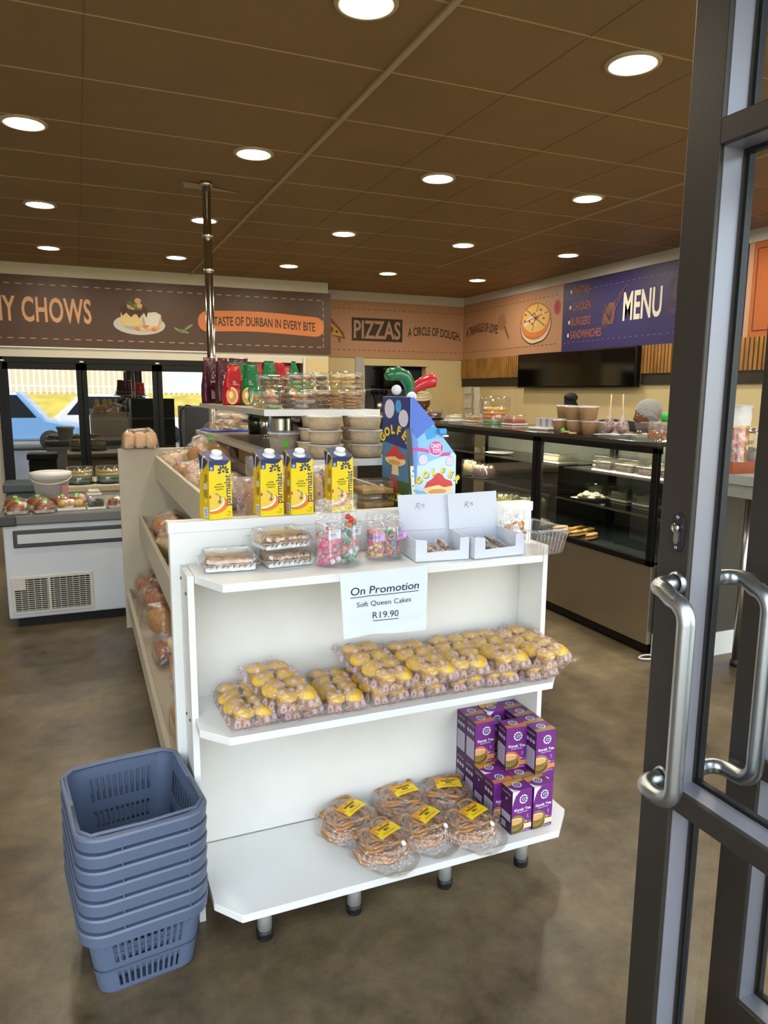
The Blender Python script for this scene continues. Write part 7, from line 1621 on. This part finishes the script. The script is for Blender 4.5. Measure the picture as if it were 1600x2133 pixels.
t = thing('wall_disc', 'red round plate on the kitchen wall at the hatch edge', 'plate', (3.98, 11.17, 1.66)); m = MB(); m.push(RX(pi/2)).lathe([(0, 0), (0.13, 0), (0.14, 0.02), (0, 0.025)], flat('disc_red', '#a3242c', 0.4), 24); m.build('disc', t)
t = thing('utensil_pot', 'pot of dark kitchen utensils on the hatch counter', 'utensils', (4.06, 9.90, 1.219)); 
m = MB(); m.lathe([(0, 0), (0.07, 0), (0.08, 0.16), (0.074, 0.16), (0.066, 0.01), (0, 0.01)], M_STEEL, 20); m.build('pot', t)
for k in range(7):
    m = MB(); a = k*0.9; m.tube([(0.02*cos(a), 0.02*sin(a), 0.02), (0.10*cos(a), 0.05*sin(a), 0.27)], 0.007, M_BLACK, 6); m.sphere(0.03, M_BLACK, (0.105*cos(a), 0.055*sin(a), 0.29), n=8, sc=(1, 0.4, 1.2)); m.build('utensil', t)
t = thing('hatch_counter', 'steel worktop inside the kitchen hatch', 'worktop', (4.2, 10.1, 0)); m = MB(); m.box(-0.55, -0.33, 1.19, 0.5, 0.28, 1.218, M_STEEL); m.build('top', t); 
for x in (-0.5, 0.45): m = MB(); m.box(x-0.02, -0.15, 0, x+0.02, -0.11, 1.19, M_STEEL); m.build('leg', t)
t = thing('kitchen_lamp', 'ceiling lamp inside the kitchen', 'light', (4.2, 10.4, 2.59)); m = MB(); m.box(-0.5, -0.05, -0.02, 0.5, 0.05, 0.008, emitter('kitchen_tube', '#fff4e0', 5.0)); m.build('tube', t)

# ---------------------------------------------------------------- people behind the counters
def skin_mesh(name, verts, edges, mat, parent=None, sub=2, loc=None, rot=None):
    """continuous surface grown around a joint skeleton; verts = [(x, y, z, r)]"""
    me = bpy.data.meshes.new(name); me.from_pydata([v[:3] for v in verts], edges, []); me.update()
    o = bpy.data.objects.new(name, me); COL.objects.link(o)
    if parent is not None: o.parent = parent
    if loc is not None: o.location = loc
    if rot is not None: o.rotation_euler = rot
    o.modifiers.new('skin', 'SKIN')
    sv = me.skin_vertices[0].data
    for i, v in enumerate(verts):
        r = v[3]; sv[i].radius = r if isinstance(r, tuple) else (r, r)
    sv[0].use_root = True
    s_ = o.modifiers.new('sub', 'SUBSURF'); s_.levels = sub; s_.render_levels = sub
    me.materials.append(mat); o.modifiers['skin'].use_smooth_shade = True
    return o
M_SKIN = flat('skin_brown', '#6b4430', 0.55, var=0.06, vscale=10); M_SKIN2 = flat('skin_brown_light', '#8a5b40', 0.55, var=0.06, vscale=10); M_EYEW = flat('eye_white', '#d9d2c8', 0.3); M_EYE = flat('eye_dark', '#1a100c', 0.3); M_LIP = flat('lip', '#6e3a32', 0.5)
def head_mesh(skin):
    """egg-shaped head facing -y: brow, eye sockets, nose, lips, chin, ears in one surface with the neck"""
    bm = bmesh.new(); bmesh.ops.create_uvsphere(bm, u_segments=28, v_segments=22, radius=1)
    for v in bm.verts:
        x, y, z = v.co
        px, py, pz = x*0.074, y*0.094, z*0.118
        if z < -0.1: k = (-z-0.1)/0.9; px *= 1-0.34*k; py = py*(1-0.20*k)-0.012*k
        if y < -0.55 and abs(x) < 0.55:
            py += 0.006*math.exp(-((abs(x)-0.36)/0.16)**2-((z-0.06)/0.13)**2)      # eye sockets
            py -= 0.020*math.exp(-(x/0.15)**2-((z+0.20)/0.15)**2)+0.008*math.exp(-(x/0.13)**2-((z+0.02)/0.20)**2)   # nose
            py -= 0.007*math.exp(-(x/0.26)**2-((z+0.52)/0.10)**2)                  # lips
            py -= 0.007*math.exp(-(x/0.28)**2-((z+0.82)/0.14)**2)                  # chin
            py -= 0.004*math.exp(-(x/0.5)**2-((z-0.22)/0.10)**2)                   # brow
        if abs(x) > 0.90 and abs(z+0.05) < 0.32 and abs(y) < 0.35: px *= 1.14           # ears
        v.co = (px, py, pz)
    mb = MB(); bm.verts.index_update(); mb.add([v.co.copy() for v in bm.verts], [[v.index for v in f.verts] for f in bm.faces], skin, True); bm.free()
    for s_ in (-1, 1):
        mb.sphere(0.0125, M_EYEW, (s_*0.027, -0.0775, 0.008), n=10, sc=(1.1, 0.7, 0.62)); mb.sphere(0.006, M_EYE, (s_*0.027, -0.0855, 0.008), n=8, sc=(1, 0.5, 1))
    mb.sphere(1, M_LIP, (0, -0.098, -0.0615), n=10, sc=(0.021, 0.006, 0.007))
    return mb
def hand(verts, edges, wrist, d, side, r=0.0085):
    """palm and five separate bent fingers added to a skeleton, d = pointing direction"""
    d = Vector(d).normalized(); s_ = Vector(side).normalized(); w0 = Vector(verts[wrist][:3]); n = d.cross(s_)
    palm = len(verts); p = w0+d*0.045; verts.append((*p, (0.030, 0.014))); edges.append((wrist, palm))
    for k, L in enumerate((0.062, 0.074, 0.070, 0.055)):
        b = w0+d*0.082+s_*(-0.030+0.020*k); m_ = b+d*L*0.5-n*0.006; e = b+d*L*0.85-n*0.022
        i = len(verts); verts += [(*b, r), (*m_, r*0.95), (*e, r*0.8)]; edges += [(palm, i), (i, i+1), (i+1, i+2)]
    b = w0+d*0.032-s_*0.034; e = b+d*0.030-s_*0.018; i = len(verts); verts += [(*b, r*1.1), (*e, r)]; edges += [(palm, i), (i, i+1)]
def person(lab, loc, rot, skin, cloth_m, joints, head_loc, head_rot, ):
    t = thing('person', lab, 'person', loc, rot, 'bakery staff behind the counters')
    J = joints; V = []; E = []
    def n(k, p, r, link=None):
        V.append((*p, r)); 
        if link is not None: E.append((link, len(V)-1))
        return len(V)-1
    pel = n(0, J['pelvis'], (0.15, 0.11)); ch = n(0, J['chest'], (0.15, 0.105), pel); nb = n(0, J['neck'], 0.058, ch); n(0, J['head'], 0.055, nb)
    cl = dict()
    for s_ in ('l', 'r'):
        sh = n(0, J['sh_'+s_], 0.052, ch); el = n(0, J['el_'+s_], 0.040, sh); wr = n(0, J['wr_'+s_], 0.026, el)
        d = Vector(J['wr_'+s_])-Vector(J['el_'+s_]); hand(V, E, wr, d, Vector((1, 0, 0)) if abs(d.normalized().x) < 0.8 else Vector((0, 1, 0)))
        hp = n(0, (J['pelvis'][0]+(0.085 if s_ == 'r' else -0.085), J['pelvis'][1], J['pelvis'][2]-0.10), 0.085, pel); kn = n(0, (hp and J['pelvis'][0]+(0.10 if s_ == 'r' else -0.10), J['pelvis'][1]-0.02, 0.48), 0.062, hp)
        an = n(0, (J['pelvis'][0]+(0.10 if s_ == 'r' else -0.10), J['pelvis'][1], 0.09), 0.042, kn); n(0, (J['pelvis'][0]+(0.10 if s_ == 'r' else -0.10), J['pelvis'][1]-0.14, 0.036), 0.036, an)
    o = skin_mesh('body_skeleton', V, E, skin)
    dg = bpy.context.evaluated_depsgraph_get(); ev = o.evaluated_get(dg); em = ev.to_mesh()
    B = MB(); B.add([v.co.copy() for v in em.vertices], [tuple(p.vertices) for p in em.polygons], skin, True); ev.to_mesh_clear(); bpy.data.objects.remove(o)
    from mathutils import Euler
    H = head_mesh(skin); HM = T(head_loc) @ Euler(head_rot).to_matrix().to_4x4()
    for mi_, mt_ in enumerate(H.mats):
        fl = [f for f, k in zip(H.f, H.m) if k == mi_]; B.push(HM).add(H.v, fl, mt_, True); B.pop()
    B.build('body', t)
    C = []; F = []
    def c(p, r, link=None):
        C.append((*p, r)); 
        if link is not None: F.append((link, len(C)-1))
        return len(C)-1
    a = c(J['pelvis'], (0.175, 0.135)); b = c(J['chest'], (0.175, 0.128), a); up = c(Vector(J['chest']).lerp(Vector(J['neck']), 0.75), 0.085, b)
    for s_ in ('l', 'r'):
        sh = c(J['sh_'+s_], 0.070, b); el = c(J['el_'+s_], 0.057, sh); c(Vector(J['el_'+s_]).lerp(Vector(J['wr_'+s_]), 0.86), 0.042, el)
    skin_mesh('top', C, F, cloth_m, t)
    P = []; G = []
    x, y, z = J['pelvis']; P.append((x, y, z-0.01, (0.165, 0.125)))
    for s_ in (-1, 1):
        i = len(P); P += [(x+s_*0.09, y, z-0.14, 0.10), (x+s_*0.10, y-0.02, 0.48, 0.078), (x+s_*0.10, y, 0.10, 0.062)]; G += [(0, i), (i, i+1), (i+1, i+2)]
    skin_mesh('trousers', P, G, flat('trouser_black', '#1a1a1c', 0.8), t)
    return t, (head_loc, head_rot)
def wrapcap(parent, mt, rad, z, name, sy=1.12, sz=0.80, lump=0.05, tilt=0.0, n=24):
    m = MB(); m.push(T((0, 0.014, z)) @ RX(tilt)).sphere(rad, mt, n=n, sc=(1.0, sy, sz), lump=lump, seed=2); return m.build(name, parent)
# woman with the wrapped headscarf, head bowed, facing the shop
J = dict(pelvis=(0, 0.12, 0.86), chest=(0, 0.06, 1.12), neck=(0, 0.0, 1.27), head=(0, -0.04, 1.33), sh_l=(-0.17, 0.05, 1.20), sh_r=(0.17, 0.05, 1.20), el_l=(-0.22, -0.06, 0.96), el_r=(0.22, -0.06, 0.96), wr_l=(-0.12, -0.24, 1.0), wr_r=(0.12, -0.24, 1.0))
t, hd = person('person in a beige head wrap and dark green top, head bowed, by the kitchen hatch', (3.82, 7.92, 0), RAD(-28), M_SKIN, flat('top_olive', '#2e301c', 0.8), J, (0, -0.075, 1.385), (RAD(24), 0, RAD(-12)))
m = MB(); M_TURB = flat('turban_beige', '#cdbd98', 0.8, bmp=0.3, bscale=40)
m.push(T((0, 0.016, 0.050)) @ RX(-0.35)).sphere(0.094, M_TURB, n=24, sc=(0.95, 1.10, 0.86), lump=0.05, seed=4, cut=(0, 0.3, 0.8, -0.02))
for k in range(4): m.tube([(0.091*cos(a)*(1-0.10*k), 0.102*sin(a)*(1-0.10*k), 0.022*k-0.005+0.012*sin(a+k)) for a in [2*pi*i/24 for i in range(24)]], 0.014, M_TURB, 8, closed=True)
m.build('head_wrap', t, loc=hd[0], rot=hd[1])
# person seen from behind with gathered dark hair
J2 = dict(pelvis=(0, 0.0, 0.90), chest=(0, 0.0, 1.14), neck=(0, 0.01, 1.29), head=(0, 0.0, 1.36), sh_l=(-0.17, 0, 1.23), sh_r=(0.17, 0, 1.23), el_l=(-0.24, -0.05, 0.98), el_r=(0.24, -0.05, 0.98), wr_l=(-0.15, -0.24, 1.05), wr_r=(0.15, -0.24, 1.05))
t, hd = person('person seen from behind with dark hair in a high bun, behind the paper tubs', (4.50, 5.98, -0.105), RAD(120), M_SKIN, flat('top_black', '#141416', 0.8), J2, (0, -0.01, 1.415), (RAD(5), 0, 0))
M_HAIR = flat('hair_black', '#0c0b0b', 0.35, bmp=0.8, bscale=160)
m = MB(); m.sphere(0.100, M_HAIR, (0, 0.014, 0.020), n=28, sc=(0.86, 1.08, 1.10), lump=0.06, seed=5, cut=(0, 0.62, 0.55, -0.012)); m.build('hair', t, loc=hd[0], rot=hd[1])
m = MB(); m.sphere(0.066, M_HAIR, (0, 0.030, 0.150), n=18, sc=(1.05, 1.05, 0.80), lump=0.18, seed=6); m.tube([(0.055*cos(a), 0.03+0.055*sin(a), 0.108) for a in [2*pi*i/18 for i in range(18)]], 0.010, M_HAIR, 8, closed=True); m.build('hair_bun', t, loc=hd[0], rot=hd[1])
# woman in a hair net leaning along the back counter, reaching to the left of the picture
J3 = dict(pelvis=(0.30, 0.30, 0.88), chest=(0.08, 0.14, 1.10), neck=(-0.02, 0.05, 1.215), head=(-0.04, 0.03, 1.26), sh_l=(-0.08, -0.02, 1.20), sh_r=(0.13, 0.22, 1.18), el_l=(-0.25, -0.20, 1.245), el_r=(-0.05, 0.12, 1.13), wr_l=(-0.47, -0.30, 1.225), wr_r=(-0.28, 0.02, 1.16))
hx, hy, hz = 0.0, 0.0, 0.0
t, hd = person('person in a white hair net and black top leaning over the counter, arm stretched out', (4.50, 4.87, 0), RAD(-74), M_SKIN2, flat('top_black', '#141416', 0.8), J3, (-0.045, 0.01, 1.325), (RAD(8), RAD(-4), RAD(-52)))
m = MB(); m.sphere(0.102, M_HAIR, (0, 0.016, 0.024), n=28, sc=(0.86, 1.06, 1.02), lump=0.05, seed=8, cut=(0, 0.62, 0.55, -0.012)); m.build('hair', t, loc=hd[0], rot=hd[1])
m = MB(); m.sphere(0.112, film('hair_net', (0.85, 0.85, 0.85), 0.10, 0.4, 0.9, 60, 0.34), (0, 0.020, 0.030), n=32, sc=(0.84, 1.06, 1.00), lump=0.07, seed=9, cut=(0, 0.62, 0.55, -0.016)); m.tube([(0.085*cos(a), 0.012+0.092*sin(a)*0.9, 0.010-0.055*sin(a)*1.05+0.0) for a in [2*pi*i/28 for i in range(28)]], 0.005, flat('net_band', '#c9c9c6', 0.7), 8, closed=True); m.build('hair_net', t, loc=hd[0], rot=hd[1])

# ---------------------------------------------------------------- high table seen through the door glass
M_TBL = flat('table_grey', '#9b9c98', 0.4)
t = thing('high_table', 'grey high table on steel legs, seen through the door glass', 'table', (3.05, 2.40, 0))
m = MB(); m.box(0.0, 0.0, 1.055, 0.75, 0.46, 1.105, M_TBL); m.build('top', t, bevel=0.002)
m = MB(); m.box(0.01, 0.01, 0.99, 0.74, 0.45, 1.055, flat('table_apron', '#8b8c88', 0.5)); m.build('apron', t)
for x, y in ((0.04, 0.42), (0.28, 0.42), (0.71, 0.42), (0.71, 0.04)):
    m = MB(); m.push(T((x, y, 0))).lathe([(0.022, 0.03), (0.022, 0.99)], M_STEEL, 16).pop(); l_ = m.build('leg', t)
    m = MB(); m.push(T((x, y, 0))).lathe([(0, 0), (0.03, 0), (0.03, 0.03), (0.022, 0.04)], M_FOOT, 16, cap=False).pop(); m.build('foot', l_)
ZT_ = 1.1055
t = thing('cake_jar', 'tall jar of pink and white cake with frilled top on the high table', 'jar', (3.10, 2.74, ZT_+0.06))
m = MB(); m.lathe([(0, 0.0), (0.055, 0.0), (0.055, 0.17), (0, 0.17)], spotted('jar_pink', '#d8c0c4', '#a8424e', 22, 0.52), 24); m.build('cake', t)
m = MB(); m.lathe([(0.058, 0.0), (0.058, 0.19)], M_VINYL, 24, cap=False); m.build('jar', t)
m = MB(); m.lathe([(0.060, 0.185), (0.062, 0.23), (0.055, 0.27), (0.066, 0.285)], M_TISSUE, 30, cap=False, wob=lambda a, j: 1+0.10*sin(5*a)*(j/3)); m.build('frill', t)
t = thing('snack_box', 'orange box under the pink cake jar', 'box', (3.10, 2.74, ZT_)); m = MB(); m.box(-0.05, -0.04, 0, 0.10, 0.04, 0.0595, flat('box_orange', '#a8542c', 0.5)); m.build('carton', t)
t = thing('glass_canister', 'glass canister with steel lid at the back of the high table', 'jar', (3.30, 2.78, ZT_)); m = MB(); m.lathe([(0.06, 0), (0.06, 0.20)], M_VINYL, 24, cap=False); m.build('glass', t); m = MB(); m.lathe([(0.061, 0.20), (0.061, 0.225), (0, 0.23)], M_STEEL, 24, cap=False); m.build('lid', t)
m = MB(); m.lathe([(0, 0.002), (0.055, 0.002), (0.055, 0.12), (0, 0.12)], flat('canister_fill', '#8f8c86', 0.6, var=0.4, vscale=40), 20); m.build('contents', t)
rnd = random.Random(8); WR = [flat('wrap_'+n, c, 0.4) for n, c in (('rose', '#a86a70'), ('white', '#d6d2d0'), ('plum', '#5a3840'), ('pale', '#c0a8aa'))]
first = {}
for k in range(26):
    c = WR[k % 4]; x, y, z = 3.06+0.024*(k % 9)+rnd.uniform(-.006, .006), 2.46+0.035*((k//9) % 3)+rnd.uniform(-.006, .006), ZT_+0.0125+0.020*(k % 2 == 0)*(k//9 > 0)
    if k % 4 not in first:
        t = thing('wrapped_sweet', 'twist-wrapped sweet in the heap on the high table', 'sweet', (x, y, z), rnd.random()*6, 'wrapped sweets heaped on the high table')
        m = MB(); m.sphere(0.012, c, n=10, sc=(1.3, 0.9, 0.9), lump=0.1, seed=k); m.build('sweet', t)
        m = MB()
        for s_ in (-1, 1): m.lathe([(0.003, 0), (0.009, 0.012)], c, 8, cap=False) if False else m.push(RY(s_*pi/2)).lathe([(0.003, 0.013), (0.010, 0.026)], c, 8, cap=False).pop()
        m.build('twist', t); first[k % 4] = t
    else: dup(first[k % 4], (x, y, z), rnd.random()*6)
t = thing('paper_bow', 'white ribbon bow on the sweets heap', 'bow', (3.145, 2.43, ZT_+0.05)); m = MB()
for s_ in (-1, 1): m.sphere(1, M_TISSUE, (s_*0.018, 0, 0.012), n=10, sc=(0.018, 0.008, 0.013), lump=0.2)
m.lathe([(0.004, -0.045), (0.006, 0.0), (0, 0.02)], M_TISSUE, 8); m.build('ribbon', t)
